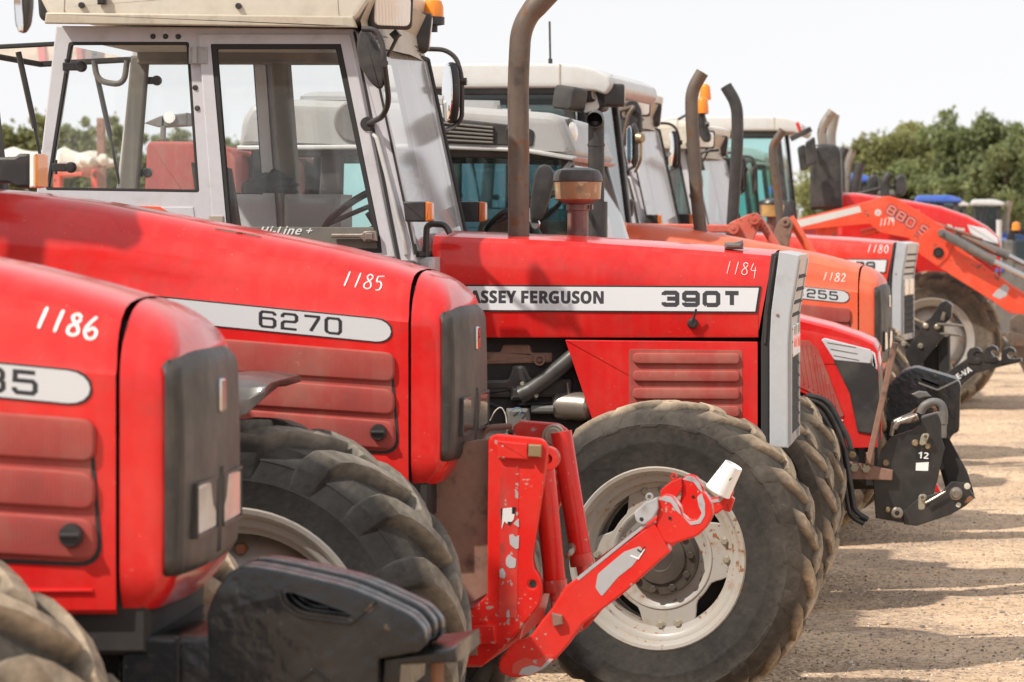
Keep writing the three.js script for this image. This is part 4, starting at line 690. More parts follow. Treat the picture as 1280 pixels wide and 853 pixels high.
// ---------------------------------------------------------------- ground
{
  const xs = [], zs = [], R = rng(5);
  for (const [a, b, n] of [[-400, -30, 12], [-30, -6, 24], [-6, 3, 150], [3, 12, 24], [12, 60, 12], [60, 400, 8]]) for (let i = 0; i < n; i++) xs.push(mix(a, b, i / n)); xs.push(400);
  for (const [a, b, n] of [[40, 4, 12], [4, -9, 26], [-9, -22, 170], [-22, -45, 100], [-45, -120, 30], [-120, -900, 16]]) for (let i = 0; i < n; i++) zs.push(mix(a, b, i / n)); zs.push(-900);
  const pos = [], uv = [], col = [], idx = [], nx = xs.length;
  const hgt = (x, z) => { const far = smooth(60, 20, Math.hypot(x, z + 15)); const u = ((x / 24) % 1 + 1) % 1, v = ((z / 24) % 1 + 1) % 1; return far * (0.05 * (fbm(u, v, 24, 4, 900) - 0.5) + 0.022 * (fbm(u, v, 96, 3, 901) - 0.5)) - 0.004; };
  for (const z of zs) for (const x of xs) {
    pos.push(x, hgt(x, z), z); uv.push(x / 2.6, z / 2.6);
    const u = ((x / 40) % 1 + 1) % 1, v = ((z / 9) % 1 + 1) % 1, t = fbm(u, v, 10, 4, 910);
    const trk = smooth(0.5, 0.68, t) * 0.45;                                 // damp, darker wheel tracks that run along the parked machines
    col.push(...mix3([1, 1, 1], [0.70, 0.66, 0.63], trk));
  }
  for (let j = 0; j < zs.length - 1; j++) for (let i = 0; i < nx - 1; i++) { const a = j * nx + i; idx.push(a, a + 1, a + nx, a + 1, a + nx + 1, a + nx); }
  const g = new THREE.BufferGeometry(); g.setAttribute('position', new THREE.Float32BufferAttribute(pos, 3)); g.setAttribute('uv', new THREE.Float32BufferAttribute(uv, 2)); g.setAttribute('color', new THREE.Float32BufferAttribute(col, 3)); g.setIndex(idx); g.computeVertexNormals();
  const gt = tex(1024, (u, v) => {
    const a = fbm(u, v, 6, 5, 920), b = fbm(u, v, 90, 3, 921), e = vnoise(u * 200, v * 200, 200, 922);
    let c = mix3([0.66, 0.465, 0.305], [0.50, 0.355, 0.245], smooth(0.4, 0.65, a));
    c = mix3(c, [0.76, 0.58, 0.41], 0.7 * smooth(0.55, 0.8, b)); c = mix3(c, [0.22, 0.17, 0.13], 0.7 * smooth(0.58, 0.78, 1 - b)); if (e > 0.9) c = mix3(c, [0.70, 0.60, 0.48], 0.6); if (e < 0.07) c = mix3(c, [0.14, 0.12, 0.11], 0.6);
    return c;
  });
  const gb = tex(1024, (u, v) => 0.5 * fbm(u, v, 48, 4, 930) + 0.5 * fbm(u, v, 160, 2, 931), false);
  const m = new THREE.MeshStandardMaterial({ map: gt, bumpMap: gb, bumpScale: 0.035, vertexColors: true, roughness: 0.95 });
  const o = new THREE.Mesh(g, m); o.name = 'ground'; o.userData = { label: 'dry sandy gravel yard with dusty wheel tracks', category: 'ground', kind: 'structure' }; o.receiveShadow = true; scene.add(o);
  // loose stones
  const sg = new THREE.IcosahedronGeometry(1, 1), p = sg.attributes.position, rr = rng(77); const seen = {};
  for (let i = 0; i < p.count; i++) { const k = [p.getX(i), p.getY(i), p.getZ(i)].map((q) => q.toFixed(3)).join(); const s = seen[k] ??= 0.75 + 0.5 * rr(); p.setXYZ(i, p.getX(i) * s, p.getY(i) * s * 0.65, p.getZ(i) * s); }
  sg.computeVertexNormals(); fin(sg);
  const N = 22000, st = new THREE.InstancedMesh(sg, new THREE.MeshStandardMaterial({ roughness: 0.9 }), N), M4 = new THREE.Matrix4(), q = new THREE.Quaternion(), c = new THREE.Color();
  for (let i = 0; i < N; i++) {
    const t = R(), z = -11 - 30 * t * t, wd = mix(2.0, 3.6, t), x = mix(-2.2 * (1 + t), 0.5 + 0.4 * t, R()), s = 0.0025 + 0.0055 * R() * R() + (R() > 0.98 ? 0.014 * R() : 0);
    q.setFromEuler(new THREE.Euler(R() * 0.6, R() * 6.28, R() * 0.6)); M4.compose(V(x, hgt(x, z) + s * 0.25, z), q, V(s * (0.8 + 0.7 * R()), s, s * (0.8 + 0.6 * R()))); st.setMatrixAt(i, M4);
    const d = R(), tn = d < 0.25 ? [0.20, 0.165, 0.14] : d < 0.85 ? [0.50, 0.37, 0.25] : [0.64, 0.56, 0.46], kk = 0.75 + 0.5 * R(); c.setRGB(...tn.map((k) => k * kk)); st.setColorAt(i, c);
  }
  st.name = 'gravel_stones'; st.userData = { label: 'loose pebbles scattered over the sandy yard', category: 'gravel', kind: 'stuff' }; st.castShadow = st.receiveShadow = true; scene.add(st);
}

// ---------------------------------------------------------------- trees along the far edge of the yard
const leafGeo = (() => { const R = rng(31), pos = []; for (let i = 0; i < 4; i++) { const c = V((R() - 0.5) * 1.5, (R() - 0.5) * 1.5, (R() - 0.5) * 1.5), q = new THREE.Quaternion().setFromEuler(new THREE.Euler(R() * 6, R() * 6, R() * 6)); const v = [[-0.35, 0], [0, -0.7], [0.35, 0], [0, 0.7]].map(([x, y]) => V(x, y, 0.08 * Math.abs(x)).applyQuaternion(q).add(c)); for (const k of [0, 1, 2, 0, 2, 3]) pos.push(v[k].x, v[k].y, v[k].z); } const g = new THREE.BufferGeometry(); g.setAttribute('position', new THREE.Float32BufferAttribute(pos, 3)); g.computeVertexNormals(); return fin(g); })();
const leafMat = new THREE.MeshPhysicalMaterial({ roughness: 0.8, side: THREE.DoubleSide, transmission: 0.45, thickness: 0 });
const barkMat = mat({ map: worn({ base: [0.13, 0.10, 0.075], dustAmt: 0.15, grimeAmt: 0.3, seed: 81, vary: 0.25 }), roughness: 0.95, bump: bumpCoarse, bumpScale: 0.02 });
function tree(px, topPy, Z, width, label, { hue = 0, seed = 1, n = 12000, base = 0.14, lean = 0 }) {
  const R = rng(seed * 131 + 7), x0 = xm(px, Z), h = ym(topPy, Z), root = thing('tree', label, 'tree', V(x0, 0, -Z), 'trees along the far edge of the yard');
  const limbs = [], blobs = [], tw = 0.05 * h;
  limbs.push(pipe([V(x0, -0.1, -Z), V(x0 + lean * 0.3 + 0.1 * R(), h * 0.3, -Z), V(x0 + lean, h * 0.8, -Z + 0.2)], (t) => 0.022 * h * (1 - 0.8 * t) + 0.01, { rad: 8, round: h * 0.2 }));
  for (let i = 0; i < 54; i++) {
    const f = base + (1 - base) * Math.pow(R(), 0.75), a = R() * 6.28, reach = width * 0.5 * Math.sin(Math.PI * clamp(0.16 + 0.78 * (1 - f))) * (0.35 + 0.75 * R()), c = V(x0 + lean * f + Math.cos(a) * reach, h * f * (0.9 + 0.08 * R()), -Z + Math.sin(a) * reach * 0.7);
    const s = width * (0.055 + 0.085 * R()) * (f > 0.8 ? 0.6 : 1); if (c.y + s > h) c.y = h - s; blobs.push([c, s, s * (0.8 + 0.5 * R()), 0.55 + 0.9 * R()]);
    if (i % 2) limbs.push(pipe([V(x0 + lean * f * 0.8, Math.max(0.2, c.y * 0.7 - 0.25), -Z), c.clone().lerp(V(x0, c.y * 0.8, -Z), 0.45), c], (t) => 0.008 * h * (1 - 0.75 * t) + 0.006, { rad: 5, round: 0.3, sub: 3 }));
  }
  for (let i = 0; i < 16; i++) {                       // upright shoots that make the spiky outline
    const a = R() * 6.28, q = Math.sqrt(R()), reach = width * 0.42 * q, top = h * (1.03 - 0.30 * q * q - 0.10 * R()), len = h * (0.10 + 0.10 * R()), c = V(x0 + lean + Math.cos(a) * reach, top - len, -Z + Math.sin(a) * reach * 0.7);
    blobs.push([c, width * (0.025 + 0.02 * R()), len, 0.7 + 0.6 * R()], [c.clone().add(V(0, -len * 0.8, 0)), width * 0.06, len * 0.9, 0.6 + 0.7 * R()]);
    limbs.push(pipe([c.clone().add(V((x0 - c.x) * 0.4, -len * 2.2, 0)), c.clone().add(V(0, -len, 0)), c.clone().add(V(0, len * 0.8, 0))], (t) => 0.014 * (1 - t) + 0.004, { rad: 4, round: 0.2, sub: 2 }));
  }
  part(root, 'trunk', limbs, barkMat);
  const m = new THREE.InstancedMesh(leafGeo, leafMat, n), M4 = new THREE.Matrix4(), q = new THREE.Quaternion(), c = new THREE.Color(), b = root._base;
  for (let i = 0; i < n; i++) {
    const [cc, s, sy, tone] = blobs[Math.floor(R() * blobs.length)], u = R() * 2 - 1, a = R() * 6.28, rr = s * Math.cbrt(0.15 + 0.95 * R()) * (R() > 0.93 ? 1.35 : 1), k = Math.sqrt(1 - u * u);
    const p = V(cc.x + rr * k * Math.cos(a) * 1.1, cc.y + rr / s * sy * u, cc.z + rr * k * Math.sin(a)).sub(b); q.setFromEuler(new THREE.Euler(R() * 6, R() * 6, R() * 6)); const sc = (0.055 + 0.055 * R()) * (Z / 95);
    M4.compose(p, q, V(sc, sc, sc)); m.setMatrixAt(i, M4);
    const g = (0.65 + 0.6 * R()) * (0.8 + 0.25 * tone); c.setRGB(mix(0.20, 0.33, hue) * g, mix(0.245, 0.325, hue) * g, mix(0.09, 0.11, hue) * g); m.setColorAt(i, c);
  }
  m.name = 'crown'; m.userData.kind = 'stuff'; m.castShadow = m.receiveShadow = true; root.add(m);
}
tree(1100, 160, 100, 4.4, 'loose olive-green tree right behind the row of tall tractor exhausts', { hue: 0.8, seed: 1 });
tree(1145, 152, 104, 4.2, 'yellowish green tree above the loader boom, left of the darkest tree', { hue: 0.9, seed: 2 });
tree(1185, 160, 108, 3.8, 'mid-green tree in the middle of the clump above the loader', { hue: 0.55, seed: 3 });
tree(1222, 139, 98, 4.6, 'tall dark green tree with a spiky top at the right', { hue: 0.12, seed: 4, n: 16000 });
tree(1262, 168, 96, 4.0, 'dark green tree at the right edge of the picture', { hue: 0.2, seed: 5, n: 14000 });
tree(1310, 172, 100, 4.2, 'dense tree just beyond the right edge', { hue: 0.3, seed: 6 });
tree(1052, 178, 110, 3.4, 'small olive tree half hidden by the upright exhaust pipes', { hue: 0.6, seed: 7, n: 9000 });
const LEFT = [[-40, 150, 'green tree outside the left edge of the cab row'], [12, 142, 'pale green sapling left of the swung-open rear window'], [46, 134, 'slim green sapling seen beside the rear cab post'], [88, 146, 'leafy sapling behind the rear edge of the quarter window'], [128, 140, 'sapling behind the wrapped white bundle, seen through glass'], [165, 152, 'grey-green sapling behind the far rear cab post'], [212, 150, 'sapling seen through the quarter window, beside the door hinge'], [300, 158, 'green sapling behind the driver door glass']];
LEFT.forEach(([px, py, l], i) => tree(px, py + 6, 88, 1.9, l, { hue: 0.35 + 0.1 * (i % 3), seed: 20 + i, n: 6500, base: 0.12 }));
{ // undergrowth and hedge foot that reads as one mass
  const R = rng(99), n = 30000, m = new THREE.InstancedMesh(leafGeo, leafMat, n), M4 = new THREE.Matrix4(), q = new THREE.Quaternion(), c = new THREE.Color();
  for (let i = 0; i < n; i++) {
    const left = R() < 0.35, px = left ? mix(-80, 420, R()) : mix(1020, 1340, R()), Z = left ? 90 + 2 * R() : 97 + 5 * R(), hh = left ? 2.6 : 3.1, y = hh * Math.pow(R(), 1.2) * (0.8 + 0.3 * Math.sin(px * 0.11)), s = 0.10 + 0.1 * R();
    q.setFromEuler(new THREE.Euler(R() * 6, R() * 6, R() * 6)); M4.compose(V(xm(px, Z), y, -Z), q, V(s, s, s)); m.setMatrixAt(i, M4);
    const g = 0.5 + 0.7 * R(), br = !left && y < 2.3 ? 0.65 : 0.15; c.setRGB(mix(0.10, 0.17, br) * g, mix(0.135, 0.13, br) * g, mix(0.046, 0.075, br) * g); m.setColorAt(i, c);
  }
  m.name = 'undergrowth'; m.userData = { label: 'tangled scrub and brown twigs under the far trees', category: 'undergrowth', kind: 'stuff' }; m.castShadow = m.receiveShadow = true; scene.add(m);
}

// ---------------------------------------------------------------- tractor 1 (left edge): round nose, black weights
const wheelA = { R: 0.612, W: 0.38, rimR: 0.36, nl: 17, lugH: 0.05, wear: 0.1, swing: 1.15, lugW: 1.25 };
function place(root, shift, yaw = 0, pivot = null) {      // set a finished machine where it stands, turned about its near front corner
  if (pivot) { const d = pivot.clone().sub(root._base); root.position.add(d).sub(d.clone().applyAxisAngle(V(0, 1, 0), -yaw)); }
  root.position.add(shift); root.rotation.y = -yaw;
}
const noseCorner = V(SEAM, 0, -ZA), cowlCorner = V(xm(985, ZB), 0, -ZB);
const T1 = thing('tractor', 'red tractor with chalked 1186 and cream headlamps, nearest at the left edge', 'tractor', V(SEAM - 0.4, 0, HC), 'red tractors parked in a row');
roundNose(T1, { red: M.red, number: { text: '6285', w: 0.242, end: 0.157 }, chalkAt: { text: '1186', at: [SEAM - 0.172, 1.562, 0.128, 0.043, 0.20, 0.0068, 11] }, plateW: 0.5, lensMat: M.lens, badge: false });
running(T1, { x0: SEAM - 2.6, x1: SEAM - 0.02, zc: 9.31, yTop: 0.96, axleX: SEAM - 0.46, axleY: 0.62, rearX: SEAM - 2.75, wf: 0.72, front: { ...wheelA, dustTop: 1.0, dustSide: 0.6 }, seed: 1 });
darkCab(T1, { dx: SEAM, zc: 9.31 });
{ // weight carrier below the nose
  const sh = 6.2 - 9.0; const q = (px, py) => [xm(px, 6.2) - xm(147, 6.2) + SEAM, ym(py, 6.2)];
  part(T1, 'front_frame', [extM([q(-60, 762), q(146, 764), q(146, 900), q(-60, 900)], -ZA - 0.06, 0.5, { bevel: 0.01 })], M.blackCast);
  part(T1, 'weight_carrier', [extM([q(147, 788), q(150, 783), q(216, 784), q(270, 785), q(281, 779), q(286, 784), q(286, 905), q(147, 905)], -ZA - 0.03, 0.55, { bevel: 0.012, seg: 3 }), extM([q(214, 784), q(219, 784), q(219, 905), q(214, 905)], -ZA - 0.024, 0.04, { bevel: 0.002 })], M.blackCast);
}
place(T1, V(xm(147, 6.2) - SEAM, -0.024, 9.0 - 6.2), -0.05, noseCorner);
// suitcase weights hung on its carrier
{
  const Zw = 6.22, th = 0.052;
  const w = thing('suitcase_weight', 'black cast-iron suitcase weight nearest the camera, whole face showing', 'weight', V(xm(400, Zw), 0.62, -Zw), 'suitcase weights hung under the nose at the lower left');
  const O = [[262, 905], [257, 770], [266, 741, 20], [287, 714, 20], [306, 707, 12], [345, 713, 20], [432, 733, 20], [472, 750, 10], [516, 771, 14], [531, 790, 10], [531, 806, 8], [524, 816, 6], [472, 825, 3], [472, 905]].map((p) => [p[0], p[1], (p[2] ?? 4) * Zw / F]);
  const slot = [[349, 738], [362, 734], [438, 762], [447, 771], [438, 778], [372, 769], [353, 753]]; slot.r = 0.03;
  part(w, 'weight_body', [ext(O, Zw, th, { bevel: 0.009, seg: 3, holes: [slot] })], M.blackCast);
  part(w, 'weight_ridge', [pipe([pt(441, 777, Zw - 0.002), pt(469, 752, Zw - 0.002)], 0.004, { rad: 6 }), pipe([[349, 738], [352, 754], [371, 770], [438, 779], [446, 773]].map(([a, b]) => pt(a, b, Zw - 0.001)), 0.0045, { rad: 6, round: 0.02 })], M.blackCast);
  part(w, 'cast_mark', [pipe([[372, 852], [391, 837], [410, 853]].map(([a, b]) => pt(a, b, Zw - 0.001)), 0.004, { rad: 6, round: 0.004 })], M.blackCast);
  const lb = ['black suitcase weight second from the camera in the stack', 'black suitcase weight third from the camera in the stack', 'black suitcase weight farthest from the camera, beside the big tyre'];
  lb.forEach((l, i) => copyThing(w, l, V(0.004 * (i - 1), 0.004 * (i % 2), -(i + 1) * (th + 0.006))));
  const pin = thing('carrier_bracket', 'rusty steel bracket and pin holding the ends of the black weights', 'bracket', pt(545, 830, 6.4));
  part(pin, 'bracket_plate', [ext([[478, 823], [560, 812], [569, 809], [571, 829], [500, 832], [498, 870], [474, 870]], 6.26, 0.3, { bevel: 0.006 })], M.blackCast); part(pin, 'pin', [rod(pt(546, 824, 6.3), pt(546, 880, 6.3), 0.014)], M.rustBright); part(pin, 'pin', [rod(pt(540, 790, 6.42), pt(541, 812, 6.42), 0.01)], M.rustBright);
}

// ---------------------------------------------------------------- tractor 2: round nose, red front linkage
const T2 = thing('tractor', 'red tractor marked 6270 with chalked 1185 and a red front linkage', 'tractor', V(SEAM - 0.4, 0, HC), 'red tractors parked in a row');
const hood2 = roundNose(T2, { red: M.red, number: { text: '6270', w: 0.243, end: 0.196 }, chalkAt: { text: '1185', at: [SEAM - 0.205, 1.573, 0.125, 0.042, 0.12, 0.0036, 12] }, plateW: 0.75, lensMat: M.lensDark, badge: true });
running(T2, { x0: SEAM - 2.6, x1: SEAM + 0.02, zc: 9.31, yTop: 0.98, axleX: SEAM - 0.38, axleY: 0.62, rearX: SEAM - 2.75, wf: 0.72, front: { ...wheelA, rimMat: M.rimGrey, dustTop: 0.7, dustSide: 0.03, tan: [0.46, 0.40, 0.32] }, seed: 2 });
{ const { q, zn } = darkCab(T2, { dx: SEAM, zc: 9.31 });
  const Zi = 8.5; const a = part(T2, 'indicator', [ext([[-30, 196], [18, 196], [22, 192], [36, 192], [36, 234], [18, 235], [10, 229], [-30, 229]], Zi, 0.10, { bevel: 0.008, r: 0.008 })], M.plastic); part(a, 'indicator_lens', [ext([[36, 192], [43, 193], [43, 234], [36, 235]], Zi, 0.1, { bevel: 0.004 })], M.lens); part(a, 'indicator_rim', [ext([[43, 192], [46, 193], [46, 233], [43, 234]], Zi, 0.1, { bevel: 0.003 })], M.amber); part(a, 'lamp_arm', [rod(V(xm(-200, Zi), ym(210, Zi), -Zi - 0.05), V(xm(-20, Zi), ym(212, Zi), -Zi - 0.05), 0.02)], M.plastic);
  const Zm = 8.1; const m = part(T2, 'mirror', [ext([[13, -60], [35, -60], [37, 5], [34, 30], [28, 40], [22, 41], [17, 30]], Zm, 0.05, { bevel: 0.018, r: 0.02, seg: 3 })], M.plastic); part(m, 'mirror_face', [ext([[12, -58], [24, -58], [28, 34], [26, 40], [22, 40], [18, 30]], Zm - 0.004, 0.02, { bevel: 0.003, r: 0.01 })], M.mirror); part(m, 'mirror_arm', [pipe([pt(30, -20, Zm), pt(-30, -25, Zm), pt(-110, 0, Zm + 0.2)], 0.014)], M.plastic); }
{ // mudguard over the front wheel
  const c = V(SEAM - 0.38, 0.62, 0), rows = []; for (let i = 0; i <= 24; i++) { const a = mix(81, 165, i / 24) * Math.PI / 180, k = smooth(0, 0.06, i / 24); rows.push([[-0.10, 8.34], [-0.055, 8.34], [-0.02, 8.355], [0.0, 8.40], [0.008, 8.55], [0.008, 8.76], [-0.02, 8.79], [-0.04, 8.79], [-0.012, 8.74], [-0.006, 8.55], [-0.012, 8.41], [-0.10, 8.352]].map(([dr, Zz]) => V(c.x + (0.708 + dr * (0.4 + 0.6 * k)) * Math.cos(a), c.y + (0.708 + dr * (0.4 + 0.6 * k)) * Math.sin(a), -Zz))); }
  const capA = rows[0].map(() => rows[0].reduce((s, p) => s.add(p), V(0, 0, 0)).multiplyScalar(1 / 12)); rows.unshift(capA);
  part(T2, 'mudguard', [creased(grid(rows, true), 0.6)], M.plasticDusty);
  const ray = { ray: { origin: V(0, 0, 0) } }, bb = T2._base, on = (px, py) => { const [x, y] = A(px, py); ray.ray.origin.set(x - bb.x, y - bb.y, 0); return V(x, y, (rayLocal(ray, hood2) ?? 0.25) + bb.z + 0.004); };
  part(T2, 'hood_handle', [ribbon([0, 0.2, 0.4, 0.6, 0.8, 1].map((t) => on(mix(256, 314, t), mix(286.5, 296.5, t))), 0.008), ribbon([0, 0.5, 1].map((t) => on(mix(314, 317, t), mix(296.5, 292, t))), 0.005)], M.steel);
}
{ // front linkage
  const L = sub(T2, 'front_linkage'), near = 9.08, far = 9.56;
  part(L, 'side_plate', [ext([[519, 612], [524, 611], [547, 599], [560, 578], [572, 560], [581, 553], [590, 551], [612, 549], [612, 742], [600, 748], [575, 765], [519, 780]], 9.13, 0.03, { bevel: 0.003 })], M.rust, 'rusty brown side plate');
  const mast = [[609.5, 552], [612, 546], [620, 543], [677, 549, 0.015], [684.5, 557, 0.012], [682, 584], [665.5, 698], [667.5, 711], [675, 722, 0.01], [677.5, 739, 0.02], [674, 757], [650, 787], [624, 815], [603, 833], [577, 831], [577, 773], [608.5, 744]];
  const bh = new THREE.Path().absarc(xm(665, near), ym(731, near), 0.013, 0, 2 * Math.PI);
  part(L, 'mast', [(() => { const s = pm(mast, near); return extM(s, -near, 0.035, { bevel: 0.005, r: 0.006, seg: 2, holes: [bh] }); })()], M.redChip);
  part(L, 'mast', [ext([[640, 560], [641, 533], [650, 526], [698, 530, 0.015], [711, 540, 0.012], [713, 560], [705, 620], [690, 655], [660, 660], [640, 700]], far, 0.035, { bevel: 0.005, r: 0.006 })], M.redWorn);
  part(L, 'cross_tube', [rod(pt(640, 600, near + 0.03), V(xm(640, near), ym(600, near), -far), 0.04), ext([[560, 760], [660, 760], [650, 800], [600, 835], [560, 835]], near + 0.06, 0.5, { bevel: 0.01 })], M.redWorn);
  part(L, 'block', [ext([[621, 551], [659, 555], [659, 575], [621, 573]], near - 0.018, 0.02, { bevel: 0.004, r: 0.004 })], M.redChip);
  part(L, 'block', [ext([[576, 783], [618, 782], [619, 806], [576, 806]], near - 0.025, 0.027, { bevel: 0.005, r: 0.006 })], M.redChip);
  part(L, 'pin_head', [ext([[660, 556], [676, 557], [675, 572], [659.5, 571]], near - 0.03, 0.032, { bevel: 0.003 })], M.brass);
  part(L, 'pin_head', [ext([[584, 809], [596, 808.5], [596, 820], [584, 820]], near - 0.012, 0.014, { bevel: 0.003 })], M.rust);
  part(L, 'worn_strip', [ext([[625, 584], [648, 585], [646, 773], [623, 772]], near - 0.0015, 0.003, { bevel: 0.0005 })], M.redWorn);
  const flake = (pts, Z, r = 0.004) => ext(pts, Z, 0.0025, { bevel: 0.0003, r });
  part(L, 'torn_sticker', [flake([[636, 669], [641, 668], [644, 672], [648.5, 669], [648, 686], [644, 687], [637, 681]], near - 0.0028), flake([[632, 698], [636, 693], [640, 697], [645, 699], [644, 710], [637, 711], [632, 707]], near - 0.0028), flake([[624, 713], [628, 710], [632, 718], [630, 724], [624, 722]], near - 0.0028), flake([[641, 655], [648, 648], [648.5, 660], [644, 657]], near - 0.0028), flake([[632.5, 765], [636, 762], [637, 772], [633, 773]], near - 0.0028)], M.stickerGrey);
  const bw = printMat(128, 128, (c) => { c.fillStyle = '#d8d6d4'; c.fillRect(0, 0, 128, 128); c.fillStyle = '#111'; c.beginPath(); c.moveTo(0, 0); c.lineTo(26, 0); c.lineTo(16, 128); c.lineTo(0, 128); c.fill(); c.fillRect(92, 0, 36, 40); c.fillRect(60, 84, 40, 44); });
  { const P = pm([[626, 636], [645, 634], [642, 649], [637, 657], [630, 652], [627, 662]], near); part(L, 'torn_sticker', [sheetM(P, -near + 0.0035, [pm([[624, 662]], near)[0], pm([[646, 662]], near)[0], pm([[624, 634]], near)[0]])], bw); }
  // rams
  const ram = (a, b, r, Z) => { const k = part(L, 'ram', [rod(pt(a[0], a[1], Z), pt(b[0], b[1], Z), r)], M.redChip); const dx = b[0] - a[0], dy = b[1] - a[1], n = Math.hypot(dx, dy); part(k, 'ram_rod', [rod(pt(b[0], b[1], Z), pt(b[0] + dx / n * 60, b[1] + dy / n * 60, Z), 0.019), rod(pt(b[0] - dx / n * 12, b[1] - dy / n * 12, Z), pt(b[0] + dx / n * 3, b[1] + dy / n * 3, Z), r + 0.004)], M.redWorn); };
  ram([677, 560], [694, 737], 0.033, 9.2); ram([701, 540], [727, 704], 0.033, 9.46);
  part(L, 'ram_eye', [turned([[0, 0.03], [0.012, 0.03], [0.014, 0.026], [0.024, 0.026], [0.028, 0.02], [0.034, 0.02], [0.036, 0]], pt(692, 545, far), V(0, 0, 1), 24, 0.4)], M.bolt);
  part(L, 'ram_eye', [turned([[0.016, 0.03], [0.034, 0.03], [0.036, 0.026], [0.036, -0.01]], pt(685, 573, 9.2), V(0, 0, 1), 28, 0.4)], M.redWorn);
  part(L, 'hose_fitting', [pipe([pt(706, 697, 9.4), pt(714, 690, 9.4), pt(715, 680, 9.45)], 0.011, { round: 0.015 })], M.steel);
  part(L, 'hose', [pipe([pt(600, 545, 9.5), pt(610, 535, 9.5), pt(640, 533, 9.5)], 0.010, { round: 0.03 })], M.rust);
  part(L, 'tank_edge', [ext([[582, 588], [590, 560], [600, 556], [612, 590]], 9.5, 0.1, { bevel: 0.01 })], M.white);
  // lower arms
  const arm = [[817, 653], [838, 690], [780, 742], [728, 781], [709, 808], [694, 825], [667, 844], [642, 849, 0.03], [622, 841, 0.02], [623, 826, 0.02], [640, 806], [662, 797], [676, 777], [688, 763], [707, 733]];
  const Zn = 8.95, sh = (pts, Zf) => pts.map((p) => { const x = xm(p[0], Zn), y = ym(p[1], Zn); return [x, y, p[2]]; });
  const bolt1 = [[690, 766], [701, 769], [704, 780], [692, 783], [688, 775]];
  for (const [z, s] of [[-Zn, 1], [-Zn - 0.73, 0]]) {
    const a = part(L, 'lower_arm', [extM(sh(arm), z, 0.07, { bevel: 0.006, r: 0.006 })], M.redChip);
    if (s) {
      part(a, 'pivot_bolt', [extM(sh([[690, 766], [703, 769], [704, 780], [692, 783]]), z + 0.018, 0.02, { bevel: 0.003 })], M.rust);
      part(a, 'worn_patch', [extM(sh([[744, 735], [747, 718], [762, 705], [780, 690], [800, 683], [804, 690], [790, 708], [772, 722], [752, 746]]), z + 0.0012, 0.002, { bevel: 0.0004, r: 0.006 })], M.stickerGrey);
      part(a, 'worn_patch', [extM(sh([[648, 844], [652, 836], [664, 832], [676, 835], [686, 824], [692, 824], [682, 834], [664, 844]]), z + 0.0026, 0.002, { bevel: 0.0004, r: 0.004 })], M.stickerGrey);
      part(a, 'worn_patch', [extM(sh([[640, 843], [640, 830], [655, 822], [668, 826], [684, 818], [693, 819], [680, 833], [662, 843]]), z + 0.0012, 0.002, { bevel: 0.0004, r: 0.01 })], M.redWorn);
      part(a, 'worn_edge', [extM(sh([[720, 723], [805, 655], [807, 658], [723, 726]]), z + 0.0012, 0.03, { bevel: 0.0005 })], M.stickerGrey);
      const pc = printMat(96, 96, (c) => { c.clearRect(0, 0, 96, 96); c.strokeStyle = '#eee'; c.lineWidth = 9; c.beginPath(); c.moveTo(15, 20); c.lineTo(35, 70); c.lineTo(80, 40); c.stroke(); c.strokeStyle = '#141414'; c.lineWidth = 7; c.beginPath(); c.moveTo(55, 15); c.lineTo(60, 45); c.lineTo(88, 30); c.stroke(); }, true);
      const Q = sh([[792, 708], [815, 692], [805, 678], [782, 694]]); part(a, 'torn_sticker', [sheetM(Q, z + 0.0022, [Q[0], Q[1], Q[3]])], pc);
    }
    const hook = [[819, 656], [822, 640], [822, 624], [830, 619], [840, 621], [846, 629], [851, 636], [852, 644], [862, 652], [872, 650], [877, 641], [872, 632], [871, 622], [876, 615], [881, 617], [889, 630], [891, 645], [883, 661, 0.02], [871, 671], [838, 682], [828, 678]];
    const h = part(L, 'hook', [extM(sh(hook), z - 0.004, 0.06, { bevel: 0.006, r: 0.008 })], M.redChip);
    part(h, 'hook_wear', [extM(sh([[823, 625], [830, 620], [839, 622], [846, 630], [852, 645], [846, 640], [838, 629]]), z - 0.0025, 0.01, { bevel: 0.0005, r: 0.004 }), extM(sh([[852, 645], [862, 653], [872, 651], [877, 642], [873, 633], [871, 622], [877, 617], [881, 630], [881, 645], [875, 655], [863, 657]]), z - 0.0025, 0.01, { bevel: 0.0005, r: 0.004 })], M.stickerGrey);
    const lv = part(L, 'hook_latch', [extM(sh([[793, 641], [796, 637], [808, 627], [822, 622], [823, 636], [816, 649], [805, 657], [795, 653, 0.012]]), z + 0.008, 0.02, { bevel: 0.004, r: 0.006 }), turned([[0.006, 0.006], [0.011, 0.006], [0.011, -0.006], [0.006, -0.006], [0.006, 0.006]], V(...sh([[811.5, 621]])[0].slice(0, 2), z), V(0, 0, 1), 16, 0.4)], s ? M.stickerGrey : M.redChip);
    part(h, 'hook_hole', [stud(V(...sh([[837, 648]])[0].slice(0, 2), z - 0.003), 0.005, 0.002), stud(V(...sh([[802, 649]])[0].slice(0, 2), z + 0.008), 0.006, 0.002)], M.dark);
    if (!s) part(L, 'hook_tip', [extM([...sh([[876, 640], [893, 652], [887, 670], [868, 664]])], z - 0.005, 0.05, { bevel: 0.005, r: 0.005 })], M.redChip);
  }
}
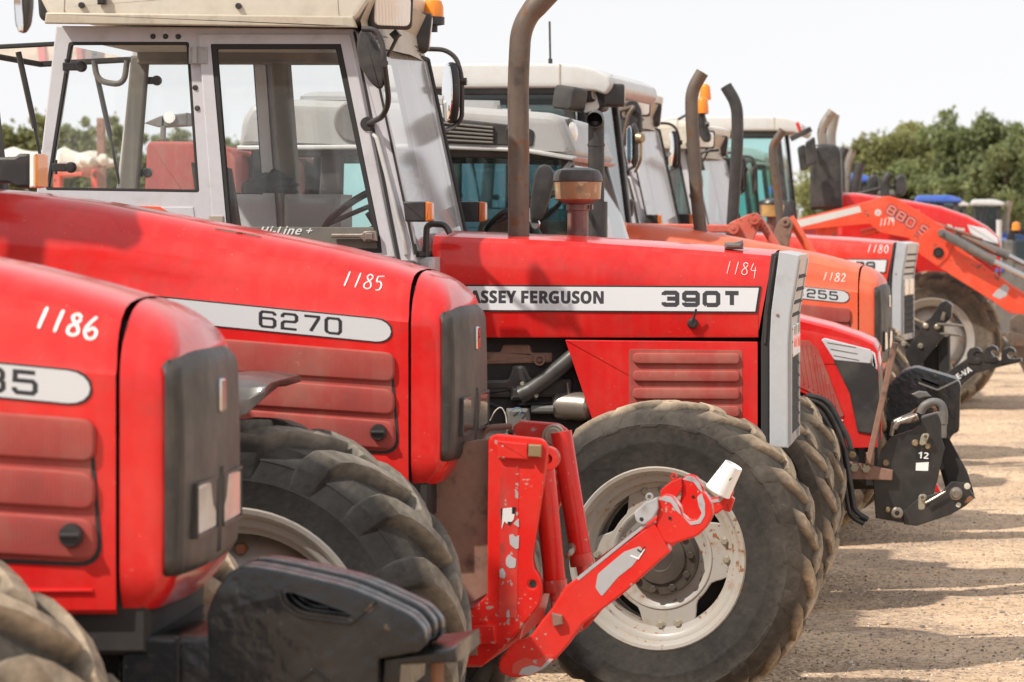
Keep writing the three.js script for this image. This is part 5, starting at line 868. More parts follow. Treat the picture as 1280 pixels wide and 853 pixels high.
{ // cup upside down on the far hook
  const Zc = 9.64, a = pt(897, 615, Zc), ax = V(20, 33, 3).normalize(), L = 0.098;
  const c = thing('paper_cup', 'white paper cup upside down on the tip of the red hook', 'cup', a);
  part(c, 'cup_body', [turned([[0.0355, 0.002], [0.0415, 0.0], [0.0425, 0.003], [0.041, 0.007], [0.030, L], [0.0285, L + 0.001], [0.028, L - 0.006], [0, L - 0.006]], a, ax, 40, 0.5)], M.paper);
  part(c, 'printed_leaf', [(() => { const g = extM([[-0.008, -0.003], [-0.002, 0.003], [0.008, 0.004], [0.002, -0.003]], 0, 0.001, { bevel: 0.0002, r: 0.003 }); g.rotateZ(0.55); const p = pt(914, 598, Zc); g.rotateY(0.25); g.translate(p.x, p.y, p.z + 0.0365); return g; })()], M.leafGreen);
}

// ---------------------------------------------------------------- tractor 3: silver cab, square nose
const T3 = thing('tractor', 'red square-nosed tractor marked 390T with a silver cab and tall exhaust', 'tractor', V(xm(830, ZW), 0, BC), 'red tractors parked in a row');
squareNose(T3, { number: '390T', name: 'MASSEY FERGUSON', chalkAt: { text: '1184', at: [xm(905, ZB), ym(342, ZB), 0.125, 0.046, -0.0 + 0.06, 0.0024, 13] } });
silverCab(T3, { text: 'Hi-Line +' });
running(T3, { x0: xm(250, ZB), x1: xm(930, ZB), zc: 12.0, yTop: 1.0, axleX: xm(830, ZW), axleY: 0.55, rearX: xm(140, ZN), wf: 0.75, rearR: 0.78, front: { R: 0.565, W: 0.30, rimR: 0.312, nl: 20, lugH: 0.027, wear: 1.0, swing: 1.0, lugW: 1.2, tail: 0, dustTop: 1.0, dustSide: 0.10, steer: 0.20, style: 'lobed' }, seed: 3 });
{
  const Ze = 11.86, P = (px, py) => pt(px, py, Ze);
  const ex = part(T3, 'exhaust', [pipe([P(648, 300), P(648, 170), P(647, 110), P(651, 28), P(688, -12)], (t) => 0.041 + 0.004 * smooth(0.9, 1, t), { round: 0.26, rad: 22, caps: false, sub: 14 })], M.exhaust);
  ex.geometry; const Zp = 12.1, c = (px, py) => pt(px, py, Zp);
  const pc = part(T3, 'air_pre_cleaner', [turned([[0.075, -0.012], [0.088, -0.006], [0.093, 0.062]], c(722, 247), V(0, 1, 0), 36, 0.5)], M.bowl);
  part(pc, 'pre_cleaner_lid', [turned([[0.0, 0.118], [0.05, 0.116], [0.083, 0.106], [0.095, 0.085], [0.097, 0.064], [0.092, 0.060]], c(722, 247), V(0, 1, 0), 36, 0.6)], M.plastic);
  part(pc, 'pre_cleaner_stem', [turned([[0.075, -0.008], [0.060, -0.022], [0.044, -0.024], [0.046, -0.03], [0.046, -0.05], [0.041, -0.052], [0.041, -0.22]], c(722, 247), V(0, 1, 0), 28, 0.5), boxM(c(738, 258).x, c(741, 258).x, c(722, 262).y, c(722, 256).y, -Zp - 0.01, -Zp + 0.02, 0.002)], M.maroon);
}

// ---------------------------------------------------------------- tractor 4: curved hood, grey vented roof, black front linkage
const Z4 = 14.6, C4 = 14.9;
const T4 = thing('tractor', 'newer red tractor with sloping hood, grey vented roof and black linkage numbered 12', 'tractor', V(xm(905, 14.2), 0, -C4), 'red tractors parked in a row');
{
  const P4 = (px, py) => [xm(px, Z4), ym(py, Z4)], near = -Z4;
  const prof = [[560, 350], [760, 362], [900, 378], [996, 397], [1040, 408], [1075, 420], [1092, 428], [1097, 436]];
  const side = [...prof, [1099, 470], [1097, 560], [1060, 561], [1040, 520], [1020, 500], [996, 488], [900, 470], [560, 470]];
  const rows = []; for (let i = 0; i < prof.length; i++) { const [px, py] = prof[i], T = P4(px, py), bot = P4(px, Math.min(455, py + 60))[1]; const w = 0.30 - (i > 5 ? 0.02 * (i - 5) : 0), h = [[w, bot], [w + 0.002, mix(bot, T[1], 0.6)], [w - 0.008, T[1] - 0.022], [w - 0.03, T[1] - 0.006], [w - 0.08, T[1]], [0.1, T[1] + 0.006], [0, T[1] + 0.008]]; rows.push([...h, ...h.slice(0, -1).reverse().map(([z, y]) => [-z, y])].map(([z, y]) => V(T[0], y, -C4 + z))); }
  rows.push(rows.at(-1).map((p) => V(p.x - 0.02, p.y - 0.1, mix(p.z, -C4, 0.1))));
  part(T4, 'hood', [creased(grid(rows), 0.5)], M.red);
  part(T4, 'hood_side', [extM(side.map((p) => P4(...p)).map((p, i) => [p[0], p[1] - 0.012 * (i < prof.length ? 1 : 0)]), near - 0.003, 0.02, { bevel: 0.004 }), extM(side.map((p) => P4(...p)).map((p, i) => [p[0], p[1] - 0.012 * (i < prof.length ? 1 : 0)]), -C4 - 0.28, 0.02, { bevel: 0.004 })], M.red);
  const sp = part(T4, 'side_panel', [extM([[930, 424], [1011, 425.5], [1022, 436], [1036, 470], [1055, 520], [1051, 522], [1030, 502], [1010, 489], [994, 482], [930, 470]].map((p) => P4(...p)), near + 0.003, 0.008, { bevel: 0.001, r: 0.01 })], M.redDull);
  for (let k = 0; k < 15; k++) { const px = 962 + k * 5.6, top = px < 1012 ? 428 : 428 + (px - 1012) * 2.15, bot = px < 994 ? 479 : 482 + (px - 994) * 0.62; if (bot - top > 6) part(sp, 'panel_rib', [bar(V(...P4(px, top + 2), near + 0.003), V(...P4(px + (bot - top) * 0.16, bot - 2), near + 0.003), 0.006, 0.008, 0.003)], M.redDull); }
  part(T4, 'grille', [extM([[1041, 449], [1089, 455], [1098, 464], [1099.5, 505], [1090, 543], [1072, 540], [1062, 492]].map((p) => P4(...p)), near + 0.006, 0.61, { bevel: 0.004 })], M.plastic);
  const hl = part(T4, 'headlight', [extM([[1026.5, 425], [1031, 422.6], [1088, 437], [1091, 444], [1088, 455], [1043, 450.5]].map((p) => P4(...p)), near + 0.009, 0.612, { bevel: 0.005, r: 0.006 })], M.silver);
  for (const k of [0, 1, 2]) part(hl, 'headlight_groove', [bar(V(...P4(1034 + k * 4, 428.5 + k * 8), near + 0.0095), V(...P4(1070 + k * 2, 434.5 + k * 8), near + 0.0095), 0.002, 0.004, 0.0005)], M.greySteel);
  part(hl, 'headlight_glass', [-C4 + 0.18, -C4 - 0.26].map((z) => extM([[1088, 437], [1095, 441], [1098, 458], [1096, 467], [1090, 462], [1088, 455]].map((p) => P4(...p)), z + 0.12, 0.13, { bevel: 0.012, r: 0.01, seg: 3 })), M.lensClear);
  part(T4, 'hose', [[1003, 497, 1030, 505, 1053, 545, 1062, 600, 1068, 640, 1085, 650], [1000, 502, 1025, 512, 1047, 552, 1056, 605, 1062, 645, 1080, 655], [1008, 494, 1035, 500, 1060, 548, 1064, 562]].map((a) => pipe([0, 2, 4, 6, 8, 10].filter((i) => a[i] !== undefined).map((i) => pt(a[i], a[i + 1], 14.35)), 0.013, { round: 0.1 })), M.black);
  part(hl, 'white_tag', [extM([[1047, 526], [1051, 524], [1054, 526], [1051, 529], [1048, 534]].map((p) => P4(...p)), near + 0.002, 0.003, { bevel: 0.0005 })], M.chalk);
  // cab: grey roof with a vent band
  const Zc = 14.1, N4 = (px, py) => [xm(px, Zc), ym(py, Zc)], zn = -Zc, D = 1.5;
  const roof = part(T4, 'cab_roof', [extM([[296, 184], [300, 150], [312, 130], [345, 123], [540, 130], [690, 141], [702, 148], [720, 190], [712, 198], [660, 188], [540, 182.5]].map((p) => N4(...p)), zn, D, { bevel: 0.05, r: 0.03, seg: 4 }), extM([[352, 128], [360, 114], [376, 111], [520, 112], [620, 134]].map((p) => N4(...p)), zn - 0.25, D - 0.5, { bevel: 0.04, r: 0.03, seg: 3 })], M.roofGrey);
  const vb = part(roof, 'vent_panel', [extM([[520, 143], [548, 146], [655, 158], [668, 164], [666, 183], [540, 179], [520, 178]].map((p) => N4(...p)), zn + 0.008, 0.03, { bevel: 0.006, r: 0.015 })], M.plastic);
  for (let k = 0; k < 5; k++) part(vb, 'vent_slat', [bar(V(...N4(545, 153 + k * 5.4), zn + 0.016), V(...N4(617, 160 + k * 4.6), zn + 0.016), 0.02, 0.010, 0.003)], M.greySteel);
  part(vb, 'vent_knob', [turned([[0, 0.02], [0.018, 0.02], [0.022, 0.012], [0.036, 0.010], [0.044, 0.016], [0.05, 0.010], [0.05, 0]], V(...N4(645, 167), zn + 0.006), V(0, 0, 1), 28, 0.5)], M.plastic);
  part(roof, 'speaker_recess', [turned([[0, 0.008], [0.055, 0.01], [0.09, 0.012], [0.10, 0.004]], V(...N4(445, 152), zn + 0.004), V(0, 0, 1), 32, 0.6)], M.greySteel);
  part(T4, 'roof_lip', [extM([[296, 182], [540, 180], [660, 186], [722, 196], [716, 201], [650, 190], [540, 186], [296, 188]].map((p) => N4(...p)), zn + 0.012, D + 0.024, { bevel: 0.008, r: 0.004 })], M.white);
  const hlp = part(T4, 'work_light', [turned([[0.0, -0.03], [0.05, -0.03], [0.065, 0.0], [0.066, 0.03], [0.05, 0.04]], V(...N4(700, 165), zn - 0.16), V(1, 0.05, 0.3), 24, 0.5)], M.plastic); part(hlp, 'lamp_lens', [turned([[0.06, 0.03], [0.045, 0.045], [0, 0.052]], V(...N4(700, 165), zn - 0.16), V(1, 0.05, 0.3), 24, 0.9)], M.lens);
  const cf = []; for (const z of [zn - 0.05, zn - D + 0.12]) cf.push(extM([[693, 188], [710, 190], [752, 345], [735, 345]].map((p) => N4(...p)), z, 0.07, { bevel: 0.01 }), extM([[540, 184], [700, 192], [701, 200], [548, 196]].map((p) => N4(...p)), z, 0.07, { bevel: 0.01 }), extM([[316, 184], [540, 182], [548, 196], [316, 196]].map((p) => N4(...p)), z, 0.07, { bevel: 0.01 }), extM([[398, 190], [424, 190], [420, 345], [390, 345]].map((p) => N4(...p)), z, 0.07, { bevel: 0.01 }), extM([[310, 184], [328, 184], [322, 345], [300, 345]].map((p) => N4(...p)), z, 0.07, { bevel: 0.01 }));
  cf.push(extM([[300, 320], [756, 320], [756, 400], [300, 400]].map((p) => N4(...p)), zn - 0.04, D - 0.08, { bevel: 0.02 }));
  part(T4, 'cab_frame', cf, M.plastic);
  for (const z of [zn - 0.07, zn - D + 0.08]) part(T4, 'side_window', [pane([[320, 190], [698, 196], [742, 322], [310, 322]].map((p) => V(...N4(...p), z)))], M.glassTeal);
  part(T4, 'windscreen', [pane([V(...N4(708, 194), zn - 0.08), V(...N4(708, 194), zn - D + 0.08), V(...N4(750, 322), zn - D + 0.08), V(...N4(750, 322), zn - 0.08)])], M.glass);
  part(T4, 'rear_window', [pane([V(...N4(314, 190), zn - 0.08), V(...N4(314, 190), zn - D + 0.08), V(...N4(304, 322), zn - D + 0.08), V(...N4(304, 322), zn - 0.08)])], M.glassTeal);
  part(T4, 'driver_seat', [boxM(N4(470, 0)[0], N4(560, 0)[0], 1.45, 1.62, -C4 - 0.25, -C4 + 0.25, 0.05), extM([[462, 212], [486, 210], [500, 320], [476, 320]].map((p) => N4(...p)), -C4 + 0.22, 0.44, { bevel: 0.04, seg: 3 })], M.seat);
  part(T4, 'steering_wheel', [steerWheel(V(...N4(622, 268), -C4), 0.2, 0.5), rod(V(...N4(622, 268), -C4), V(...N4(660, 330), -C4), 0.03)], M.black);
  part(T4, 'fender', [extM([[194, 182], [198, 178], [250, 178], [292, 186], [306, 200], [312, 340], [186, 340]].map((p) => N4(...p)), zn + 0.16, 0.42, { bevel: 0.02, r: 0.02, seg: 3 }), extM([[194, 182], [198, 178], [250, 178], [292, 186], [306, 200], [312, 340], [186, 340]].map((p) => N4(...p)), zn - D + 0.25, 0.42, { bevel: 0.02, r: 0.02 })], M.redDull);
  const rl = part(T4, 'fender_lamp', [extM([[206, 176], [208, 146], [213, 146], [212, 176]].map((p) => N4(...p)), zn + 0.1, 0.03, { bevel: 0.004 }), extM([[186, 155], [206, 146], [240, 142], [240, 158], [204, 160]].map((p) => N4(...p)), zn + 0.1, 0.12, { bevel: 0.006 })], M.greySteel); part(rl, 'lamp_lens', [turned([[0.026, 0], [0.026, 0.012], [0, 0.014]], V(...N4(219, 148), zn + 0.1), V(0, 0, 1), 20, 0.5)], M.lens);
  const mr = part(T4, 'mirror', [ext([[673, 206], [684, 205], [691, 214], [692, 228], [687, 245], [679, 268], [672, 277], [664, 274], [661, 264], [663, 240], [667, 216]], 13.6, 0.06, { bevel: 0.018, r: 0.02, seg: 3 })], M.plastic); part(mr, 'mirror_arm', [pipe([pt(688, 228, 13.65), pt(697, 222, 13.8), pt(712, 205, 14.1)], 0.012)], M.plastic); part(mr, 'mirror_glass', [ext([[661, 258], [666, 272], [676, 277], [672, 288], [664, 286], [660, 274]], 13.68, 0.02, { bevel: 0.004, r: 0.02 })], M.mirror);
  const Zs = 14.02, stk = (px, py) => pt(px, py, Zs);
  part(T4, 'exhaust', [pipe([stk(745, 430), stk(745, 300), stk(745, 190), stk(745, 152)], 0.037, { rad: 20 }), pipe([stk(745, 205), stk(745, 160), pt(745, 146, Zs - 0.02), pt(743, 150, Zs - 0.09)], 0.036, { rad: 20, round: 0.07, caps: false }), turned([[0.040, 0], [0.0405, 0.008], [0.040, 0.012]], stk(745, 183), V(0, 1, 0), 20, 0.4), rod(stk(746, 252), stk(746, 420), 0.048)], M.exhaustBlack);
  part(T4, 'stack_light', [(() => { const g = workLight(0.13, 0.11, 0.1); g[0].rotateY(0.9); g[0].rotateZ(-0.15); const p = stk(722, 125); g[0].translate(p.x, p.y, p.z); return g[0]; })()], M.plastic);
}
running(T4, { x0: xm(560, Z4), x1: xm(1080, Z4), zc: C4, yTop: 1.02, axleX: xm(905, 14.2), axleY: 0.55, rearX: xm(360, 14.2), wf: 0.68, rearR: 0.8, front: { R: 0.56, W: 0.36, rimR: 0.33, nl: 18, lugH: 0.024, wear: 0.9, tail: 0.1, dustTop: 0.9, dustSide: 0.3, steer: 0.14 }, seed: 4 });
{
  const L = sub(T4, 'front_linkage'), Zl = 14.5;
  part(L, 'main_plate', [ext([[1098, 566], [1103, 560], [1114, 546], [1140, 538], [1150, 532], [1151, 523], [1172, 516, 0.02], [1176, 528], [1176, 546], [1181, 560], [1172, 600], [1166, 622], [1152, 642], [1140, 656], [1128, 652], [1114, 647], [1094.5, 648], [1091, 600]], Zl, 0.03, { bevel: 0.004, r: 0.006 }), ext([[1098, 566], [1150, 535], [1176, 546], [1166, 622], [1140, 656], [1094, 648]], Zl + 0.75, 0.03, { bevel: 0.004 })], M.black);
  part(L, 'lower_arm', [ext([[1128, 640], [1150, 622], [1176, 616], [1190, 602], [1206, 604], [1219, 622], [1207, 633], [1188, 644], [1170, 650], [1146, 658], [1130, 656]], Zl - 0.02, 0.03, { bevel: 0.004, r: 0.004, holes: [] })], M.black);
  part(L, 'brace', [ext([[1178, 540], [1183, 542], [1196, 566], [1209, 590], [1216, 612], [1219, 624], [1200, 612], [1188, 610], [1179, 580], [1173, 562]], Zl + 0.06, 0.03, { bevel: 0.003 }), ext([[1170, 570], [1175, 566], [1190, 616], [1184, 618]], Zl + 0.14, 0.03, { bevel: 0.004 })], M.dark);
  part(L, 'hook', [pipe([[1150, 517], [1154, 508], [1166, 502], [1177, 505], [1180, 516], [1179, 530]].map(([a, b]) => pt(a, b, Zl + 0.02)), 0.020, { round: 0.04 }), ext([[1150, 530], [1152, 520], [1172, 515], [1184, 515], [1183, 548], [1156, 550]], Zl + 0.005, 0.03, { bevel: 0.004 }), ext([[1139, 493], [1148, 489], [1158, 490], [1164, 496], [1156, 497], [1148, 499]], Zl + 0.2, 0.03, { bevel: 0.006 })], M.greySteel);
  part(L, 'coupling', [pipe([pt(1118, 536, Zl - 0.02), pt(1122, 528, Zl - 0.02), pt(1138, 524, Zl - 0.02), pt(1147, 521, Zl - 0.02)], (t) => 0.012 + 0.006 * (t > 0.5 ? 1 : 0)), rod(pt(1118, 528, Zl + 0.05), pt(1142, 518, Zl + 0.05), 0.014), rod(pt(1114, 545, Zl), pt(1117, 528, Zl), 0.010)], M.steel);
  part(L, 'rusty_shackle', [pipe([pt(1138, 520, Zl + 0.08), pt(1146, 512, Zl + 0.08), pt(1162, 508, Zl + 0.08), pt(1170, 512, Zl + 0.08), pt(1168, 520, Zl + 0.08)], 0.010, { round: 0.03 })], M.rustBright);
  part(L, 'bracket', [ext([[1061, 577], [1116, 588], [1115, 601], [1062, 599]], Zl - 0.03, 0.035, { bevel: 0.004 }), ext([[1082, 566], [1093, 566], [1092, 582], [1081, 582]], Zl - 0.045, 0.03, { bevel: 0.004 })], M.rust);
  part(L, 'steel_rod', [bar(pt(1085, 580, Zl - 0.05), pt(1119, 428, Zl - 0.05), 0.03, 0.028, 0.004)], M.rust);
  for (const [a, b, r] of [[1068, 585, 0.022], [1082.5, 586, 0.022]]) part(L, 'bolt_head', [hexBolt(pt(a, b, Zl - 0.03), r, 0.02)], M.bolt);
  for (const [a, b, r] of [[1065, 569, 0.018], [1107, 579, 0.017], [1144, 554, 0.017], [1159.5, 558, 0.016], [1110, 637.5, 0.014]]) part(L, 'bolt_head', [stud(pt(a, b, Zl), r, 0.014)], M.brass);
  part(L, 'pin', [turned([[0.012, 0.03], [0.020, 0.03], [0.028, 0.022], [0.028, 0]], pt(1121.5, 641, Zl - 0.02), V(0, 0, 1), 20, 0.5), turned([[0, 0.03], [0.018, 0.03], [0.024, 0.02], [0.030, 0.018], [0.030, 0]], pt(1195, 617, Zl - 0.02), V(0, 0, 1), 24, 0.5)], M.steel);
  for (const [a, b, c, d] of [[1153, 622, 1151.5, 633], [1157, 546, 1152.5, 552]]) part(L, 'link', [ext([[a - 5, b - 4], [a + 6, b - 4], [c + 4, d + 5], [c - 4, d + 5]], Zl - 0.022, 0.012, { r: 0.02, bevel: 0.003 }), turned([[0.008, 0.016], [0.013, 0.016], [0.014, 0]], pt(a, b, Zl - 0.022), V(0, 0, 1), 16, 0.4)], M.bolt);
  part(L, 'pin_lever', [rod(pt(1157, 629, Zl - 0.04), pt(1182, 615, Zl - 0.04), 0.005)], M.steel);
  part(L, 'arm_hole', [stud(pt(1198, 631.5, Zl - 0.02), 0.012, 0.002), stud(pt(1209, 608, Zl - 0.02), 0.015, 0.002)], M.cream);
  part(L, 'rust_patch', [ext([[1205, 627], [1212, 620], [1217, 622], [1213, 627], [1206, 630]], Zl - 0.021, 0.003, { bevel: 0.0005 })], M.rustBright);
  { const Q = pm([[1145, 563], [1164, 565], [1163, 576], [1144, 574]], Zl); part(L, 'number_print', [sheetM(Q, -Zl + 0.002, [Q[3], Q[2], Q[0]])], printMat(128, 72, (c) => { c.fillStyle = '#171718'; c.fillRect(0, 0, 128, 72); c.fillStyle = '#e8e8e8'; c.font = 'bold 74px sans-serif'; c.save(); c.scale(1.15, 1); c.fillText('12', 16, 62); c.restore(); })); }
  part(L, 'label_sticker', [ext([[1145, 579], [1161, 578], [1160, 589], [1144.5, 588.5]], Zl - 0.001, 0.002, { bevel: 0.0003 })], M.paper);
  part(L, 'red_block', [ext([[1160, 598], [1172, 606], [1176, 616], [1160, 616]], Zl + 0.3, 0.05, { bevel: 0.006 })], M.red);
}

// ---------------------------------------------------------------- tractor 5: faded orange-red, black weights
const T5 = thing('tractor', 'faded orange-red tractor marked 255 with chalked 1182 and a rusty bent exhaust', 'tractor', V(SEAM - 0.4, 0, HC), 'red tractors parked in a row');
roundNose(T5, { red: M.redFaded, number: { text: '4255', w: 0.243, end: 0.115 }, chalkAt: { text: '1182', at: [SEAM - 0.21, 1.535, 0.14, 0.046, 0.06, 0.0042, 14] }, plateW: 0.5, lensMat: M.lens, badge: false });
running(T5, { x0: SEAM - 2.6, x1: SEAM + 0.02, zc: 9.31, yTop: 0.98, axleX: SEAM - 0.38, axleY: 0.58, rearX: SEAM - 2.75, wf: 0.62, front: { ...wheelA, R: 0.58, dustTop: 0.9, dustSide: 0.4 }, seed: 5, lift: 0.08 });
darkCab(T5, { dx: SEAM, zc: 9.31, full: false, glass: M.glassDark, drop: -0.08 });
{ const g = (px, py, Z = 16.95) => pt(px, py, Z).add(V(SEAM - X5, 0.08, 8.19));
  const bk = (px, py, w, h, ry, rz, mt = M.plastic) => { const q = workLight(w, h, 0.12); const c = g(px, py); q.forEach((x) => { x.rotateY(ry); x.rotateZ(rz); x.translate(c.x, c.y, c.z + 0.05); }); const l = part(T5, 'work_light', [q[0]], mt); part(l, 'lamp_lens', [q[1]], M.lens); };
  bk(728, 125, 0.15, 0.13, -1.75, 0.25); bk(752, 105, 0.10, 0.14, -0.9, 0); bk(772, 116, 0.12, 0.13, 0.5, 0); bk(738, 108, 0.12, 0.14, -0.4, 0.1);
  part(T5, 'radio_aerial', [rod(g(677, 78), g(676, 20), 0.006), rod(g(677, 78), g(677, 68), 0.012)], M.black);
  part(T5, 'exhaust', [pipe([g(864, 292, 17.45), g(858, 240, 17.45), g(852, 140, 17.45), g(852, 110, 17.45), g(866, 86, 17.45)], 0.038, { round: 0.24, rad: 20, caps: false, sub: 12 })], M.exhaust);
  const m = part(T5, 'mirror', [ext([[712, 130], [722, 128], [728, 150], [727, 205], [716, 212], [711, 190]], 16.9, 0.05, { bevel: 0.015, r: 0.02 }).translate(SEAM - X5, 0.08, 8.19)], M.plastic); part(m, 'mirror_face', [ext([[708, 150], [716, 148], [718, 205], [709, 208]], 16.86, 0.02, { bevel: 0.003, r: 0.01 }).translate(SEAM - X5, 0.08, 8.19)], M.mirror);
  part(T5, 'indicator', [boxM(g(758, 0).x, g(770, 0).x, g(0, 296).y, g(0, 279).y, g(0, 0).z - 0.05, g(0, 0).z + 0.05, 0.01)], M.plastic); part(T5, 'indicator_lens', [boxM(g(770, 0).x, g(774.5, 0).x, g(0, 289).y, g(0, 278).y, g(0, 0).z - 0.05, g(0, 0).z + 0.05, 0.01)], M.amber);
}
place(T5, V(xm(1073, 17.5) - SEAM, -0.08, 9.0 - 17.5), 0.07, noseCorner);
{
  const Zw = 17.15, w = thing('front_weight', 'black angular front weight with hand slot, nearest of three on the faded tractor', 'weight', pt(1150, 520, Zw), 'black weights on the nose of the faded tractor');
  const slot = [[1147, 471], [1152, 470], [1178, 480], [1177, 485], [1172, 486], [1150, 478]]; slot.r = 0.01;
  part(w, 'weight_body', [ext([[1108, 560], [1109, 482], [1128, 464], [1145, 459], [1196, 474], [1201, 481], [1199, 540], [1190, 544], [1184, 560]], Zw, 0.09, { bevel: 0.012, r: 0.02, seg: 3, holes: [slot] })], M.blackCast); part(w, 'weight_ridge', [pipe([pt(1148, 479, Zw), pt(1172, 488, Zw), pt(1197, 476, Zw)], 0.006, { rad: 6, round: 0.01 })], M.greySteel);
  copyThing(w, 'black angular front weight, middle one of three on the faded tractor', V(0, 0, -0.1)); copyThing(w, 'black angular front weight, farthest of three on the faded tractor', V(0, 0, -0.2));
}

// ---------------------------------------------------------------- tractor 6: silver cab, pale pink loader frame
const T6 = thing('tractor', 'old tractor with silver cab, twin roof lamps and a pale pink loader frame', 'tractor', V(xm(830, ZW), 0, BC), 'red tractors parked in a row');
squareNose(T6, { red: M.redOld, number: '390', hoodDrop: 0.14, detail: false, cowl: false, plate: false, chalkAt: { text: '1181', at: [xm(700, ZB), ym(350, ZB), 0.1, 0.04, 0, 0.003, 15] } });
silverCab(T6, { detail: false });
running(T6, { x0: xm(250, ZB), x1: xm(900, ZB), zc: 12.0, yTop: 0.95, axleX: xm(860, ZW), axleY: 0.55, rearX: xm(140, ZN), wf: 0.75, rearR: 0.78, front: { R: 0.57, W: 0.3, rimR: 0.312, nl: 18, lugH: 0.03, wear: 0.7, dustTop: 1.0, dustSide: 0.7 }, seed: 6 });
{ const s6 = V(0.02, 0, 8.6), t = (px, py, Z) => pt(px, py, Z).add(s6), e = (pts, Z, d, o) => ext(pts, Z, d, o).translate(s6.x, 0, s6.z);
  const L = sub(T6, 'loader_frame');
  part(L, 'boom', [e([[700, 278], [930, 281], [930, 291], [700, 290]], 19.6, 0.1, { bevel: 0.008 }), e([[760, 293], [932, 296], [932, 303], [760, 300]], 19.62, 0.08, { bevel: 0.006 })], M.redPink);
  part(L, 'knuckle_plate', [e([[917, 284], [922, 278], [947, 267, 0.03], [957, 267, 0.03], [961, 276], [949, 306], [930, 306], [926, 293]], 19.56, 0.03, { bevel: 0.004, r: 0.02 })], M.redPink);
  for (const [a, b] of [[927, 285.5], [953.5, 273.5]]) part(L, 'pivot_boss', [turned([[0, 0.05], [0.012, 0.05], [0.014, 0.045], [0.036, 0.045], [0.038, 0.03], [0.038, 0]], t(a, b, 19.56), V(0, 0, 1), 24, 0.5)], M.redPink);
  part(L, 'ram', [rod(t(958, 274, 19.6), t(986, 318, 19.6), 0.028)], M.redPink); part(L, 'ram', [rod(t(985, 272, 20.4), t(1016, 322, 20.4), 0.03)], M.redFaded);
  part(L, 'bracket', [e([[968, 284], [974, 274], [984, 270], [990, 280], [984, 310], [962, 312]], 20.3, 0.05, { bevel: 0.005, r: 0.02 }), turned([[0.012, 0.01], [0.026, 0.01], [0.028, 0]], t(981, 278, 20.3), V(0, 0, 1), 18, 0.4)], M.rust);
  part(T6, 'exhaust', [pipe([t(914, 300, 20.2), t(921, 190, 20.2), t(922, 160, 20.2), t(921, 130, 20.2), t(907, 107, 20.2)], 0.040, { round: 0.22, rad: 18, sub: 12, caps: false })], M.exhaustBlack);
  for (const [a, b, Z] of [[867, 116, 21.2], [872, 133, 20.6]]) { const be = part(T6, 'beacon', [turned([[0, 0.11], [0.02, 0.107], [0.033, 0.09], [0.04, 0.03], [0.042, 0]], t(a, b + 8, Z), V(0, 1, 0), 20, 0.6)], M.amber); part(be, 'beacon_base', [rod(t(a, b + 8, Z), t(a, b + 26, Z), 0.018)], M.plastic); }
}
{ const s6 = V(0.02, 0, 8.6), t = (px, py, Z) => pt(px, py, Z).add(s6), e = (pts, Z, d, o) => ext(pts, Z, d, o).translate(s6.x, 0, s6.z);
  const a = part(T6, 'mirror', [e([[784, 130], [791, 122], [799, 124], [806, 136], [807, 164], [800, 174], [789, 152]], 19.75, 0.05, { bevel: 0.014, r: 0.03 })], M.plastic);
  part(a, 'mirror_arm', [pipe([t(757, 143, 19.9), t(799, 132, 19.7), t(791, 142, 19.7), t(779, 205, 19.7), t(768, 216, 19.9)], 0.014, { round: 0.04 })], M.exhaust);
  const b = part(T6, 'mirror', [e([[795, 156], [800, 152], [804, 162], [804, 198], [798, 208], [795, 203]], 19.6, 0.05, { bevel: 0.012, r: 0.02 })], M.plastic);
  part(b, 'mirror_face', [e([[790, 160], [795, 155], [797, 165], [797, 200], [793, 206], [790, 200]], 19.58, 0.02, { bevel: 0.004, r: 0.02 })], M.mirror);
  part(b, 'mirror_arm', [pipe([t(804, 178, 19.6), t(808, 174, 19.6), t(808, 200, 19.6), t(798, 214, 19.8)], 0.010, { round: 0.04 }), turned([[0, 0.02], [0.03, 0.015], [0.035, -0.02]], t(808, 172, 19.6), V(1, 0, 0.4), 14, 0.6)], M.brass);
  part(T6, 'cable', [pipe([t(770, 216, 19.9), t(776, 240, 19.9), t(786, 258, 19.9), t(788, 290, 19.9)], 0.022, { round: 0.15 })], M.black);
  part(T6, 'work_light', [e([[784, 250], [792, 248], [799, 250], [796, 272], [786, 270]], 19.6, 0.06, { bevel: 0.01, r: 0.02 })], M.plastic);
}
place(T6, V(-0.02, 0, -8.6), 0.075, cowlCorner);

// ---------------------------------------------------------------- tractor 7: like the third, with a black front linkage
const T7 = thing('tractor', 'red square-nosed tractor marked 399 with chalked 1180, white cowl and louvred grille', 'tractor', V(xm(830, ZW), 0, BC), 'red tractors parked in a row');
squareNose(T7, { red: M.redOld, number: '399', detail: false, chalkAt: { text: '1180', at: [xm(897, ZB), ym(341, ZB), 0.17, 0.058, 0.03, 0.0052, 16] } });
{ const n = T7.children.length; silverCab(T7, { detail: false }); for (const c of T7.children.slice(n)) c.position.y -= 0.13; }
running(T7, { x0: xm(250, ZB), x1: xm(930, ZB), zc: 12.0, yTop: 1.0, axleX: xm(860, ZW), axleY: 0.55, rearX: xm(140, ZN), wf: 0.75, rearR: 0.78, front: { R: 0.57, W: 0.3, rimR: 0.312, nl: 18, lugH: 0.03, wear: 0.7, dustTop: 1.0, dustSide: 0.6 }, seed: 8 });
